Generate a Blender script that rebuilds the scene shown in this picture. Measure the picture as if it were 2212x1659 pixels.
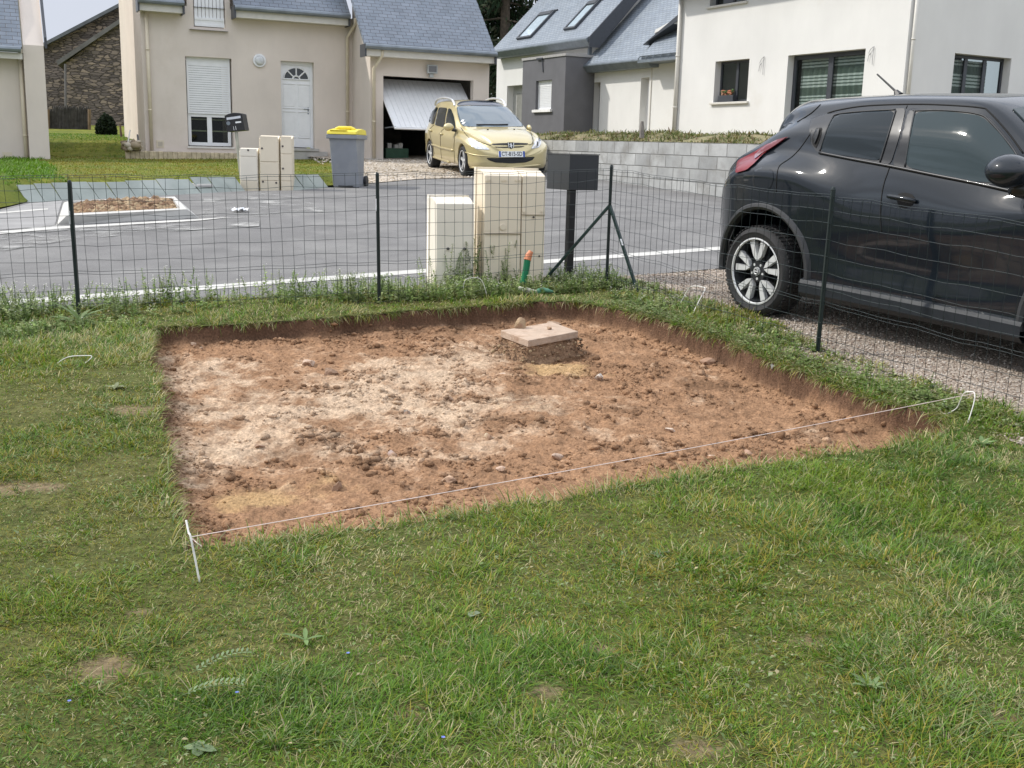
import bpy, bmesh, math, random
import numpy as np
from mathutils import Vector, Matrix
from mathutils.bvhtree import BVHTree
random.seed(7); rng=np.random.default_rng(11)
for o in list(bpy.data.objects): bpy.data.objects.remove(o)
SC=bpy.context.scene; COL=SC.collection
# ------------------------------------------------------------ camera
EYE=1.52; F=2364.0; PITCH=math.radians(11.9); ROLL=math.radians(1.5)
fwd=Vector((0,math.cos(PITCH),-math.sin(PITCH))); rt=Vector((1,0,0)); up=rt.cross(fwd)
CR=rt*math.cos(ROLL)+up*math.sin(ROLL); CU=-rt*math.sin(ROLL)+up*math.cos(ROLL)
cam=bpy.data.cameras.new('camera'); co=bpy.data.objects.new('camera',cam); COL.objects.link(co)
m=Matrix.Identity(4)
for i in range(3): m[i][0]=CR[i]; m[i][1]=CU[i]; m[i][2]=-fwd[i]
m[2][3]=EYE; co.matrix_world=m
cam.sensor_width=36; cam.lens=36*F/2212; cam.clip_start=0.05; cam.clip_end=2000
SC.camera=co
# ------------------------------------------------------------ light
SUN=Vector((-0.93,0.16,0)).normalized()*math.cos(math.radians(43))+Vector((0,0,math.sin(math.radians(43))))
w=bpy.data.worlds.new('World'); SC.world=w; w.use_nodes=True
nt=w.node_tree; bg=nt.nodes['Background']; bg.inputs[1].default_value=0.15
sky=nt.nodes.new('ShaderNodeTexSky'); sky.sky_type='NISHITA'; sky.sun_disc=False
sky.sun_elevation=math.radians(43); sky.sun_rotation=math.atan2(SUN.x,SUN.y); sky.air_density=1.2; sky.dust_density=1.0
tc=nt.nodes.new('ShaderNodeTexCoord'); mp=nt.nodes.new('ShaderNodeMapping'); mp.inputs['Scale'].default_value=(1,1,3.2)
nz=nt.nodes.new('ShaderNodeTexNoise'); nz.inputs['Scale'].default_value=2.6; nz.inputs['Detail'].default_value=7; nz.inputs['Roughness'].default_value=.55
rp=nt.nodes.new('ShaderNodeValToRGB'); rp.color_ramp.elements[0].position=.26; rp.color_ramp.elements[1].position=.46
mx=nt.nodes.new('ShaderNodeMix'); mx.data_type='RGBA'
sz=nt.nodes.new('ShaderNodeSeparateXYZ'); el=nt.nodes.new('ShaderNodeMapRange'); el.inputs['From Min'].default_value=.12; el.inputs['From Max'].default_value=.6; el.interpolation_type='SMOOTHSTEP'
cm=nt.nodes.new('ShaderNodeMix'); cm.data_type='RGBA'; cm.inputs[6].default_value=(3.1,3.3,3.75,1); cm.inputs[7].default_value=(6.6,6.9,7.6,1)
nt.links.new(tc.outputs['Generated'],sz.inputs[0]); nt.links.new(sz.outputs[2],el.inputs[0]); nt.links.new(el.outputs[0],cm.inputs[0]); nt.links.new(cm.outputs[2],mx.inputs[7])
nt.links.new(tc.outputs['Generated'],mp.inputs[0]); nt.links.new(mp.outputs[0],nz.inputs[0]); nt.links.new(nz.outputs[0],rp.inputs[0])
nt.links.new(rp.outputs[0],mx.inputs[0]); nt.links.new(sky.outputs[0],mx.inputs[6]); nt.links.new(mx.outputs[2],bg.inputs[0])
sl=bpy.data.lights.new('sun','SUN'); sl.energy=2.3; sl.angle=math.radians(2.0); sl.color=(1,.95,.87)
so=bpy.data.objects.new('sun',sl); COL.objects.link(so); so.rotation_euler=(-SUN).to_track_quat('-Z','Y').to_euler()
SC.view_settings.view_transform='Standard'; SC.view_settings.look='None'; SC.view_settings.exposure=0.55; SC.view_settings.gamma=1
SC.render.engine='CYCLES'
# ------------------------------------------------------------ rays (traced pixel -> real point)
def ray(u,v):
    d=CR*(u-1106)-CU*(v-829.5)+fwd*F
    return d/d.y
BY,CX=.049,.01
def gz(x,y):   # sloping street / garden plane
    return BY*y+CX*x
def G(u,v,h=0.0):
    d=ray(u,v); t=(h-EYE)/(d.z-BY-CX*d.x); return Vector((d.x*t,d.y*t,EYE+d.z*t))
def at(u,v,y): d=ray(u,v); return Vector((d.x*y,y,EYE+d.z*y))
def atz(u,v,z): d=ray(u,v); t=(z-EYE)/d.z; return Vector((d.x*t,t,z))
def onplane(u,v,p,n):
    d=ray(u,v); n=Vector(n); e=Vector((0,0,EYE)); t=(Vector(p)-e).dot(n)/d.dot(n); return e+d*t
class Face:
    def __init__(s,o,deg,flip=1):
        s.o=Vector((o[0],o[1],0)); a=math.radians(deg); s.e=Vector((math.cos(a),math.sin(a),0)); s.n=Vector((s.e.y,-s.e.x,0))*flip
    def hit(s,u,v,off=0):
        p=onplane(u,v,s.o+s.n*off,s.n); return ((p-s.o).dot(s.e),p.z)
    def P(s,a,z,off=0): q=s.o+s.e*a+s.n*off; return Vector((q.x,q.y,z))
# ------------------------------------------------------------ objects
def setp(o,label=None,cat=None,group=None,kind=None):
    if label: o['label']=label
    if cat: o['category']=cat
    if group: o['group']=group
    if kind: o['kind']=kind
    return o
def thing(name,label,cat,loc=(0,0,0),rz=0,group=None):
    o=bpy.data.objects.new(name,None); COL.objects.link(o); o.location=loc; o.rotation_euler=(0,0,rz); o.empty_display_size=.1
    return setp(o,label,cat,group)
def link(name,me,mat,parent=None,label=None,cat=None,group=None,kind=None,world=True):
    o=bpy.data.objects.new(name,me); COL.objects.link(o)
    if mat is not None:
        for mm in (mat if isinstance(mat,(list,tuple)) else [mat]): me.materials.append(mm)
    if parent is not None:
        o.parent=parent
        if world:
            pm=Matrix.Translation(parent.location)@parent.rotation_euler.to_matrix().to_4x4()
            if parent.parent is not None:
                pp=parent.parent; pm=Matrix.Translation(pp.location)@pp.rotation_euler.to_matrix().to_4x4()@pm
            me.transform(pm.inverted())
    return setp(o,label,cat,group,kind)
class MB:
    def __init__(s): s.v=[]; s.f=[]; s.uv=[]; s.has=False; s.m=[]; s.cm=0
    def face(s,pts,uv=None):
        n=len(s.v); s.v+= [tuple(p) for p in pts]; s.f.append(list(range(n,n+len(pts)))); s.m.append(s.cm)
        if uv: s.has=True
        s.uv.append(uv if uv else [(p[0]+p[1],p[2]) for p in pts])
    def box(s,c,ex,ey,ez,uvs=False):
        c=Vector(c); ex=Vector(ex)/2; ey=Vector(ey)/2; ez=Vector(ez)/2
        if ex.cross(ey).dot(ez)<0: ex=-ex
        q=lambda a,b,d: c+ex*a+ey*b+ez*d
        for f in (((-1,-1,-1),(-1,1,-1),(1,1,-1),(1,-1,-1)),((-1,-1,1),(1,-1,1),(1,1,1),(-1,1,1)),((-1,-1,-1),(1,-1,-1),(1,-1,1),(-1,-1,1)),((1,-1,-1),(1,1,-1),(1,1,1),(1,-1,1)),((1,1,-1),(-1,1,-1),(-1,1,1),(1,1,1)),((-1,1,-1),(-1,-1,-1),(-1,-1,1),(-1,1,1))):
            s.face([q(*k) for k in f])
    def abox(s,x0,x1,y0,y1,z0,z1): s.box(((x0+x1)/2,(y0+y1)/2,(z0+z1)/2),(x1-x0,0,0),(0,y1-y0,0),(0,0,z1-z0))
    def fbox(s,F_,a0,a1,z0,z1,o0,o1):   # box in facade coords
        c=F_.P((a0+a1)/2,(z0+z1)/2,(o0+o1)/2); s.box(c,F_.e*(a1-a0),F_.n*(o1-o0),(0,0,z1-z0))
    def prism(s,pts,d,cap=True):   # polygon extruded by vector d
        pts=[Vector(p) for p in pts]; d=Vector(d); n=len(pts)
        nn=Vector((0,0,0))
        for i in range(n): nn+=pts[i].cross(pts[(i+1)%n])
        if nn.dot(d)>0: pts=pts[::-1]
        if cap: s.face(pts)
        s.face([p+d for p in pts[::-1]])
        for i in range(n):
            a,b=pts[i],pts[(i+1)%n]; s.face([b,a,a+d,b+d])
    def tube(s,pts,r,n=6,caps=True):
        pts=[Vector(p) for p in pts]; rings=[]
        rr=r if isinstance(r,(list,tuple)) else [r]*len(pts)
        prev=None
        for i,p in enumerate(pts):
            t=(pts[min(i+1,len(pts)-1)]-pts[max(i-1,0)]).normalized()
            if prev is None:
                a=Vector((0,0,1)) if abs(t.z)<.9 else Vector((1,0,0)); x=t.cross(a).normalized()
            else:
                x=(prev-t*prev.dot(t)).normalized()
            prev=x; y=t.cross(x)
            b=len(s.v); s.v+=[tuple(p+(x*math.cos(k*2*math.pi/n)+y*math.sin(k*2*math.pi/n))*rr[i]) for k in range(n)]; rings.append(b)
        for i in range(len(rings)-1):
            for k in range(n):
                s.f.append([rings[i]+k,rings[i]+(k+1)%n,rings[i+1]+(k+1)%n,rings[i+1]+k]); s.uv.append([(0,0)]*4); s.m.append(s.cm)
        if caps:
            s.f.append([rings[0]+k for k in range(n)][::-1]); s.uv.append([(0,0)]*n); s.m.append(s.cm)
            s.f.append([rings[-1]+k for k in range(n)]); s.uv.append([(0,0)]*n); s.m.append(s.cm)
    def build(s,name,mat,parent=None,label=None,cat=None,group=None,kind=None,smooth=False,bevel=0,weld=False,world=True,seg=2):
        me=bpy.data.meshes.new(name); me.from_pydata(s.v,[],s.f)
        ul=me.uv_layers.new(name='UV'); fl=[c for u in s.uv for p in u for c in p]; ul.data.foreach_set('uv',fl)
        me.polygons.foreach_set('material_index',s.m)
        me.validate()
        if weld or bevel:
            bm=bmesh.new(); bm.from_mesh(me); bmesh.ops.remove_doubles(bm,verts=bm.verts,dist=1e-5); bm.to_mesh(me); bm.free()
        if smooth: me.polygons.foreach_set('use_smooth',[True]*len(me.polygons))
        me.update()
        o=link(name,me,mat,parent,label,cat,group,kind,world)
        if bevel:
            b=o.modifiers.new('b','BEVEL'); b.width=bevel; b.segments=seg; b.limit_method='ANGLE'
            if smooth or seg>1:
                me.polygons.foreach_set('use_smooth',[True]*len(me.polygons)); b.harden_normals=True
        return o
def npmesh(name,V,quads=None,tris=None,mat=None,cols=None,smooth=False,**k):
    me=bpy.data.meshes.new(name); V=np.asarray(V,np.float32); me.vertices.add(len(V)); me.vertices.foreach_set('co',V.ravel())
    parts=[];tot=[]
    if quads is not None and len(quads): parts.append(np.asarray(quads,np.int32).ravel()); tot.append(np.full(len(quads),4,np.int32))
    if tris is not None and len(tris): parts.append(np.asarray(tris,np.int32).ravel()); tot.append(np.full(len(tris),3,np.int32))
    L=np.concatenate(parts); T=np.concatenate(tot); S=np.concatenate([[0],np.cumsum(T)[:-1]]).astype(np.int32)
    me.loops.add(len(L)); me.loops.foreach_set('vertex_index',L); me.polygons.add(len(T)); me.polygons.foreach_set('loop_start',S); me.polygons.foreach_set('loop_total',T)
    if smooth: me.polygons.foreach_set('use_smooth',np.ones(len(T),bool))
    if cols is not None:
        c=np.ones((len(V),4),np.float32); c[:,:3]=cols; a=me.color_attributes.new('Col','FLOAT_COLOR','POINT'); a.data.foreach_set('color',c.ravel())
    me.update(calc_edges=True); me.validate()
    return link(name,me,mat,**k)
# ------------------------------------------------------------ numpy noise
_P=rng.random((256,256)).astype(np.float64)
def vn(x,y):
    xi=np.floor(x).astype(int); yi=np.floor(y).astype(int); fx=x-xi; fy=y-yi
    fx=fx*fx*(3-2*fx); fy=fy*fy*(3-2*fy)
    a=_P[xi&255,yi&255]; b=_P[(xi+1)&255,yi&255]; c=_P[xi&255,(yi+1)&255]; d=_P[(xi+1)&255,(yi+1)&255]
    return (a*(1-fx)+b*fx)*(1-fy)+(c*(1-fx)+d*fx)*fy
def fbm(x,y,sc=1.,o=4,r=.5):
    x=np.asarray(x,float)*sc+13.7; y=np.asarray(y,float)*sc+5.1; s=0;a=1;t=0
    for i in range(o): s=s+a*vn(x,y); t+=a; a*=r; x=x*2.03+17.3; y=y*2.01+9.2
    return s/t
def sst(a,b,x): t=np.clip((x-a)/(b-a),0,1); return t*t*(3-2*t)
# ------------------------------------------------------------ materials
def nodes(name):
    m=bpy.data.materials.new(name); m.use_nodes=True; n=m.node_tree; return m,n,n.nodes['Principled BSDF']
def N(n,t,**k):
    x=n.nodes.new('ShaderNode'+t)
    for a,b in k.items():
        if a in x.inputs: x.inputs[a].default_value=b
        else: setattr(x,a,b)
    return x
def lk(n,a,b): n.links.new(a,b)
def mat(name,col,rough=.6,metal=0,var=.12,scale=8,bump=0,bscale=60,coat=0,spec=.5,dirt=None,dscale=2,dth=(.5,.75),trans=0,coord='Object',bdist=.01,streak=0,speck=0):
    m,n,b=nodes(name); b.inputs['Roughness'].default_value=rough; b.inputs['Metallic'].default_value=metal; b.inputs['Coat Weight'].default_value=coat; b.inputs['Coat Roughness'].default_value=.04
    b.inputs['Specular IOR Level'].default_value=spec
    tcn=N(n,'TexCoord'); out=tcn.outputs[coord]
    nz=N(n,'TexNoise',Scale=scale,Detail=6.); lk(n,out,nz.inputs['Vector'])
    hi=[min(1,c*(1+var)) for c in col]; lo=[c*(1-var) for c in col]
    r=N(n,'ValToRGB'); r.color_ramp.elements[0].color=(*lo,1); r.color_ramp.elements[1].color=(*hi,1); r.color_ramp.elements[0].position=.3; r.color_ramp.elements[1].position=.7
    lk(n,nz.outputs[0],r.inputs[0]); c=r.outputs[0]
    if dirt:
        n2=N(n,'TexNoise',Scale=dscale,Detail=8.,Roughness=.65); lk(n,out,n2.inputs['Vector'])
        r2=N(n,'ValToRGB'); r2.color_ramp.elements[0].position=dth[0]; r2.color_ramp.elements[1].position=dth[1]; lk(n,n2.outputs[0],r2.inputs[0])
        mxx=N(n,'Mix',data_type='RGBA'); mxx.inputs[7].default_value=(*dirt,1); lk(n,r2.outputs[0],mxx.inputs[0]); lk(n,c,mxx.inputs[6]); c=mxx.outputs[2]
    for kind_,amt in (('s',streak),('p',speck)):
        if not amt: continue
        mp2=N(n,'Mapping'); mp2.inputs['Scale'].default_value=(1.1,1.1,.30) if kind_=='s' else (1,1,1); lk(n,out,mp2.inputs[0]); n4=N(n,'TexNoise',Scale=1. if kind_=='s' else 130.,Detail=7.,Roughness=.7); lk(n,mp2.outputs[0],n4.inputs['Vector'])
        mr=N(n,'MapRange'); mr.inputs['From Min'].default_value=.32; mr.inputs['From Max'].default_value=.68; mr.inputs['To Min'].default_value=1-amt; mr.inputs['To Max'].default_value=1+amt*.6; lk(n,n4.outputs[0],mr.inputs[0])
        vm=N(n,'VectorMath',operation='SCALE'); lk(n,c,vm.inputs[0]); lk(n,mr.outputs[0],vm.inputs['Scale']); c=vm.outputs[0]
    lk(n,c,b.inputs['Base Color'])
    if bump:
        n3=N(n,'TexNoise',Scale=bscale,Detail=5.); lk(n,out,n3.inputs['Vector'])
        bp=N(n,'Bump',Strength=bump,Distance=bdist); lk(n,n3.outputs[0],bp.inputs['Height']); lk(n,bp.outputs[0],b.inputs['Normal'])
    return m
def attrmat(name,rough=.7,bump=0,bscale=80,spec=.3,transl=0,var=.15,vscale=120,bdist=.01):
    m,n,b=nodes(name); b.inputs['Roughness'].default_value=rough; b.inputs['Specular IOR Level'].default_value=spec
    a=N(n,'Attribute',attribute_name='Col'); c=a.outputs['Color']
    if var:
        tcn=N(n,'TexCoord'); nz=N(n,'TexNoise',Scale=vscale,Detail=4.); lk(n,tcn.outputs['Object'],nz.inputs['Vector'])
        mr=N(n,'MapRange'); mr.inputs['From Min'].default_value=.3; mr.inputs['From Max'].default_value=.7; mr.inputs['To Min'].default_value=1-var; mr.inputs['To Max'].default_value=1+var; lk(n,nz.outputs[0],mr.inputs[0])
        vm=N(n,'VectorMath',operation='SCALE'); lk(n,c,vm.inputs[0]); lk(n,mr.outputs[0],vm.inputs['Scale']); c=vm.outputs[0]
    lk(n,c,b.inputs['Base Color'])
    if bump:
        tcn=N(n,'TexCoord'); n3=N(n,'TexNoise',Scale=bscale,Detail=6.,Roughness=.6); lk(n,tcn.outputs['Object'],n3.inputs['Vector'])
        bp=N(n,'Bump',Strength=bump,Distance=bdist); lk(n,n3.outputs[0],bp.inputs['Height']); lk(n,bp.outputs[0],b.inputs['Normal'])
    if transl:
        tr=N(n,'BsdfTranslucent'); lk(n,c,tr.inputs[0]); ms=N(n,'MixShader'); ms.inputs[0].default_value=transl
        lk(n,b.outputs[0],ms.inputs[1]); lk(n,tr.outputs[0],ms.inputs[2]); lk(n,ms.outputs[0],n.nodes['Material Output'].inputs[0])
    return m
def brickmat(name,c1,c2,mortar,bw,rh,ms=.006,rough=.6,bump=.4,noise=.35,nscale=3,bias=0,smooth=.1,off=.5,dirt=None,spec=.4,dist=.008):
    m,n,b=nodes(name); b.inputs['Roughness'].default_value=rough; b.inputs['Specular IOR Level'].default_value=spec
    tcn=N(n,'TexCoord'); nzd=N(n,'TexNoise',Scale=6.,Detail=3.); lk(n,tcn.outputs['UV'],nzd.inputs['Vector'])
    ad=N(n,'VectorMath',operation='MULTIPLY_ADD'); lk(n,nzd.outputs['Color'],ad.inputs[0]); ad.inputs[1].default_value=(.018,.018,0); lk(n,tcn.outputs['UV'],ad.inputs[2])
    br=N(n,'TexBrick',offset=off); lk(n,ad.outputs[0],br.inputs['Vector'])
    br.inputs['Color1'].default_value=(*c1,1); br.inputs['Color2'].default_value=(*c2,1); br.inputs['Mortar'].default_value=(*mortar,1)
    br.inputs['Scale'].default_value=1; br.inputs['Mortar Size'].default_value=ms; br.inputs['Brick Width'].default_value=bw; br.inputs['Row Height'].default_value=rh; br.inputs['Mortar Smooth'].default_value=smooth; br.inputs['Bias'].default_value=bias
    nz=N(n,'TexNoise',Scale=nscale,Detail=8.,Roughness=.6); lk(n,tcn.outputs['UV'],nz.inputs['Vector'])
    mr=N(n,'MapRange'); mr.inputs['From Min'].default_value=.3; mr.inputs['From Max'].default_value=.7; mr.inputs['To Min'].default_value=1-noise; mr.inputs['To Max'].default_value=1+noise; lk(n,nz.outputs[0],mr.inputs[0])
    vm=N(n,'VectorMath',operation='SCALE'); lk(n,br.outputs[0],vm.inputs[0]); lk(n,mr.outputs[0],vm.inputs['Scale']); c=vm.outputs[0]
    if dirt:
        n2=N(n,'TexNoise',Scale=1.6,Detail=8.,Roughness=.7); lk(n,tcn.outputs['UV'],n2.inputs['Vector'])
        r2=N(n,'ValToRGB'); r2.color_ramp.elements[0].position=.52; r2.color_ramp.elements[1].position=.68; lk(n,n2.outputs[0],r2.inputs[0])
        mxx=N(n,'Mix',data_type='RGBA'); mxx.inputs[7].default_value=(*dirt,1); lk(n,r2.outputs[0],mxx.inputs[0]); lk(n,c,mxx.inputs[6]); c=mxx.outputs[2]
    lk(n,c,b.inputs['Base Color'])
    inv=N(n,'Math',operation='SUBTRACT'); inv.inputs[0].default_value=1; lk(n,br.outputs['Fac'],inv.inputs[1])
    ad2=N(n,'Math',operation='MULTIPLY_ADD'); n5=N(n,'TexNoise',Scale=45.,Detail=5.); lk(n,tcn.outputs['UV'],n5.inputs['Vector']); lk(n,n5.outputs[0],ad2.inputs[0]); ad2.inputs[1].default_value=.5; lk(n,inv.outputs[0],ad2.inputs[2])
    bp=N(n,'Bump',Strength=bump,Distance=dist); lk(n,ad2.outputs[0],bp.inputs['Height']); lk(n,bp.outputs[0],b.inputs['Normal'])
    return m
def glassmat(name,col=(.02,.025,.025),rough=.03,spec=.8):
    m,n,b=nodes(name); b.inputs['Base Color'].default_value=(*col,1); b.inputs['Roughness'].default_value=rough; b.inputs['Specular IOR Level'].default_value=spec; return m
def clearglass(name,tint=(.75,.8,.8),fac=.75):
    m,n,b=nodes(name); b.inputs['Base Color'].default_value=(.02,.02,.02,1); b.inputs['Roughness'].default_value=.02; b.inputs['Specular IOR Level'].default_value=.7
    t=N(n,'BsdfTransparent'); t.inputs[0].default_value=(*tint,1); ms=N(n,'MixShader'); ms.inputs[0].default_value=fac
    lk(n,b.outputs[0],ms.inputs[1]); lk(n,t.outputs[0],ms.inputs[2]); lk(n,ms.outputs[0],n.nodes['Material Output'].inputs[0]); return m
M={}
M['beige']=mat('beige_render',(.67,.60,.535),.9,var=.05,scale=1.2,bump=.25,bscale=180,dirt=(.56,.49,.41),dscale=.5,dth=(.55,.8),spec=.2,streak=.05)
M['white_render']=mat('white_render',(.705,.70,.68),.9,var=.04,scale=.8,bump=.2,bscale=180,spec=.2,dirt=(.62,.60,.55),dscale=.6,dth=(.58,.85),streak=.035)
M['grey_render']=mat('grey_render',(.13,.13,.14),.85,var=.08,scale=2,bump=.2,bscale=180,spec=.3)
M['slate']=brickmat('roof_slate',(.145,.175,.215),(.185,.215,.26),(.04,.045,.055),.22,.115,.006,rough=.45,bump=.5,noise=.18,nscale=2,spec=.5)
M['pvc']=mat('white_plastic',(.78,.79,.80),.35,var=.03)
M['alu']=mat('anthracite_metal',(.05,.055,.065),.4,var=.1)
M['zinc']=mat('zinc',(.20,.23,.26),.45,metal=.4,var=.15,scale=5)
M['pipe']=mat('beige_plastic_pipe',(.62,.55,.42),.5,var=.05)
M['fascia']=mat('light_fascia',(.62,.60,.55),.5,var=.05)
M['conc']=mat('concrete',(.42,.41,.39),.9,var=.15,scale=6,bump=.4,bscale=90,dirt=(.30,.28,.25),dscale=3)
M['glass']=glassmat('window_glass')
M['wglass']=clearglass('clear_window',(.88,.93,.91),.80)
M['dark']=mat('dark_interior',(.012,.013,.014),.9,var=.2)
M['black']=mat('black_plastic',(.015,.015,.017),.45,var=.1)
M['coffret']=mat('cream_cabinet',(.745,.66,.515),.55,var=.04,scale=3,bump=.08,bscale=150,dirt=(.55,.47,.34),dscale=2.5,dth=(.58,.85),streak=.05)
M['coffret2']=mat('pale_cabinet',(.78,.725,.62),.55,var=.04,scale=3,bump=.08,bscale=150,dirt=(.62,.56,.46),dscale=2.5,dth=(.56,.85),streak=.05)
M['green_post']=mat('green_coated_steel',(.005,.014,.013),.4,var=.15,scale=20)
# ============================================================ GROUND
def poly_sheet(name,pts,mat,off,sub=1.0,zf=None,kind='structure',uvm=1.0,label=None,noise=0.0):
    # flat polygon cut into a fine grid-like triangulation that follows the terrain function
    bm=bmesh.new(); vs=[bm.verts.new((p[0],p[1],0)) for p in pts]; bm.faces.new(vs)
    xs=[p[0] for p in pts]; ys=[p[1] for p in pts]
    if sub:
        for ax,(a,b) in ((0,(min(xs),max(xs))),(1,(min(ys),max(ys)))):
            k=math.floor(a/sub)*sub+sub
            while k<b:
                nn=(1,0,0) if ax==0 else (0,1,0); c=(k,0,0) if ax==0 else (0,k,0)
                bmesh.ops.bisect_plane(bm,geom=bm.verts[:]+bm.edges[:]+bm.faces[:],plane_co=c,plane_no=nn); k+=sub
    for v in bm.verts: v.co.z=(zf(v.co.x,v.co.y) if zf else gz(v.co.x,v.co.y))+off
    bm.normal_update()
    for f in bm.faces:
        if f.normal.z<0: f.normal_flip()
    me=bpy.data.meshes.new(name); bm.to_mesh(me); bm.free()
    ul=me.uv_layers.new(name='UV')
    for lp in me.loops: p=me.vertices[lp.vertex_index].co; ul.data[lp.index].uv=(p.x*uvm,p.y*uvm)
    for p in me.polygons: p.use_smooth=True
    return link(name,me,mat,kind=kind)
M['asphalt']=mat('asphalt',(.180,.176,.172),.85,var=.14,scale=2.2,speck=.42,bump=.8,bscale=160,dirt=(.25,.245,.235),dscale=1.3,dth=(.46,.74),bdist=.006,spec=.3)
M['edging']=mat('pale_concrete_edging',(.50,.49,.46),.85,var=.1,scale=4,bump=.3,bscale=100,dirt=(.40,.38,.34),dscale=3,dth=(.6,.85))
M['earth']=mat('earth',(.20,.14,.09),.95,var=.3,scale=3)
def gravelmat(name,c1,c2,c3,sc):
    m,n,b=nodes(name); b.inputs['Roughness'].default_value=.9; tcn=N(n,'TexCoord'); v=N(n,'TexVoronoi',Scale=sc); lk(n,tcn.outputs['Object'],v.inputs['Vector'])
    r=N(n,'ValToRGB'); e=r.color_ramp.elements; e[0].color=(*c1,1); e[1].color=(*c3,1); x=e.new(.5); x.color=(*c2,1)
    sx=N(n,'SeparateColor'); lk(n,v.outputs['Color'],sx.inputs[0]); lk(n,sx.outputs[0],r.inputs[0])
    nz=N(n,'TexNoise',Scale=.9,Detail=5.); lk(n,tcn.outputs['Object'],nz.inputs['Vector']); mr=N(n,'MapRange'); mr.inputs['From Min'].default_value=.35; mr.inputs['From Max'].default_value=.65; mr.inputs['To Min'].default_value=.75; mr.inputs['To Max'].default_value=1.15; lk(n,nz.outputs[0],mr.inputs[0])
    vm=N(n,'VectorMath',operation='SCALE'); lk(n,r.outputs[0],vm.inputs[0]); lk(n,mr.outputs[0],vm.inputs['Scale']); lk(n,vm.outputs[0],b.inputs['Base Color'])
    bp=N(n,'Bump',Strength=1.,Distance=.012); bp.invert=True; lk(n,v.outputs['Distance'],bp.inputs['Height']); lk(n,bp.outputs[0],b.inputs['Normal']); return m
M['gravel']=gravelmat('pink_gravel',(.22,.17,.13),(.37,.30,.24),(.52,.46,.39),75)
M['gravel2']=gravelmat('drive_gravel',(.22,.17,.12),(.38,.32,.25),(.58,.53,.46),28)
far_z=lambda x,y: gz(x,min(y,31))
# big base sheet reaching the horizon
b=MB(); R_=900
ys=[-60,-2,8,20,31,60,R_]; xs=[-R_,-60,-20,0,20,60,R_]
for i in range(len(xs)-1):
    for j in range(len(ys)-1):
        q=[(xs[i],ys[j]),(xs[i+1],ys[j]),(xs[i+1],ys[j+1]),(xs[i],ys[j+1])]
        b.face([(x,y,BY*min(y,31)+CX*max(-25,min(25,x))-.32) for x,y in q])
b.build('ground',mat('rough_ground',(.10,.12,.045),.95,var=.4,scale=.6,dirt=(.16,.12,.07),dscale=.4),kind='structure')
KA=G(0,651); KB=G(1560,533); KD=(KB-KA).normalized(); KN=Vector((-KD.y,KD.x,0)).normalized()   # KN points away from the camera
def kp(t,o): p=KA+KD*t+KN*o; return (p.x,p.y)
# far edge of the road
FE=[G(-900,492),G(0,452),G(60,437),G(250,428),G(520,413),G(640,411),G(780,399),G(900,387),G(1020,384),G(1140,377),G(1175,371),G(1296,388),G(1430,407),G(1564,427),G(1800,463),G(2300,540)]
road=[kp(-14,-1.15)]+[kp(12,-1.15)]+[(p.x,p.y) for p in FE[::-1]]
poly_sheet('road',road,M['asphalt'],0.0,sub=2.5)
poly_sheet('concrete_edging',[kp(-14,0),kp(12,0),kp(12,-.20),kp(-14,-.20)],M['edging'],.004,sub=0)
# pale worn patches / gutter lines round the planter
def strip(name,uv,mt,off=.004): return poly_sheet(name,[tuple(G(*q)[:2]) for q in uv],mt,off,sub=0)
strip('pavement',[(-300,512),(-300,470),(0,457),(62,440),(135,433),(118,487),(0,497)],mat('pale_asphalt',(.27,.265,.26),.9,var=.15,scale=3,bump=.5,bscale=150),.004)
strip('gutter_line',[(-300,522),(0,501),(118,491),(434,474),(500,470),(434,477.5),(118,496),(0,507),(-300,530)],M['edging'],.008)
strip('gutter_line',[(-300,480),(0,459.5),(104,451),(104,454),(0,462.5),(-300,484)],M['edging'],.008)
dm=mat('cement_dust',(.34,.335,.32),.9,var=.2,scale=5)
n=dm.node_tree; b_=n.nodes['Principled BSDF']; tcn=N(n,'TexCoord'); nz=N(n,'TexNoise',Scale=2.2,Detail=9.,Roughness=.7); lk(n,tcn.outputs['Object'],nz.inputs['Vector']); r=N(n,'ValToRGB'); r.color_ramp.elements[0].position=.46; r.color_ramp.elements[1].position=.66; lk(n,nz.outputs[0],r.inputs[0]); lk(n,r.outputs[0],b_.inputs['Alpha'])
strip('road_dust',[(-60,520),(118,499),(434,478),(700,458),(660,430),(560,416),(440,430),(436,466),(118,488),(-60,500)],dm,.006)
strip('road_dust',[(-200,560),(0,545),(120,525),(300,506),(560,490),(560,478),(118,499),(-200,525)],dm,.010)
# right hand gravel drive (under the dark car)
LB=[(1340,601),(1400,612),(1470,632),(1560,662),(1680,702),(1765,742),(1900,790),(2050,845),(2212,902)]
lb=[G(*q) for q in LB]; dd=(lb[-1]-lb[-3]).normalized()
gr=[(p.x-.35,p.y-.12) for p in lb]+[tuple((lb[-1]+dd*8-Vector((.35,.12,0)))[:2]),tuple((lb[-1]+dd*8+Vector((9,0,0)))[:2]),kp(12,-.76),tuple(G(1560,583)[:2]),tuple(G(1440,592)[:2])]
poly_sheet('gravel_drive',gr,M['gravel'],.006,sub=2)
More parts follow.
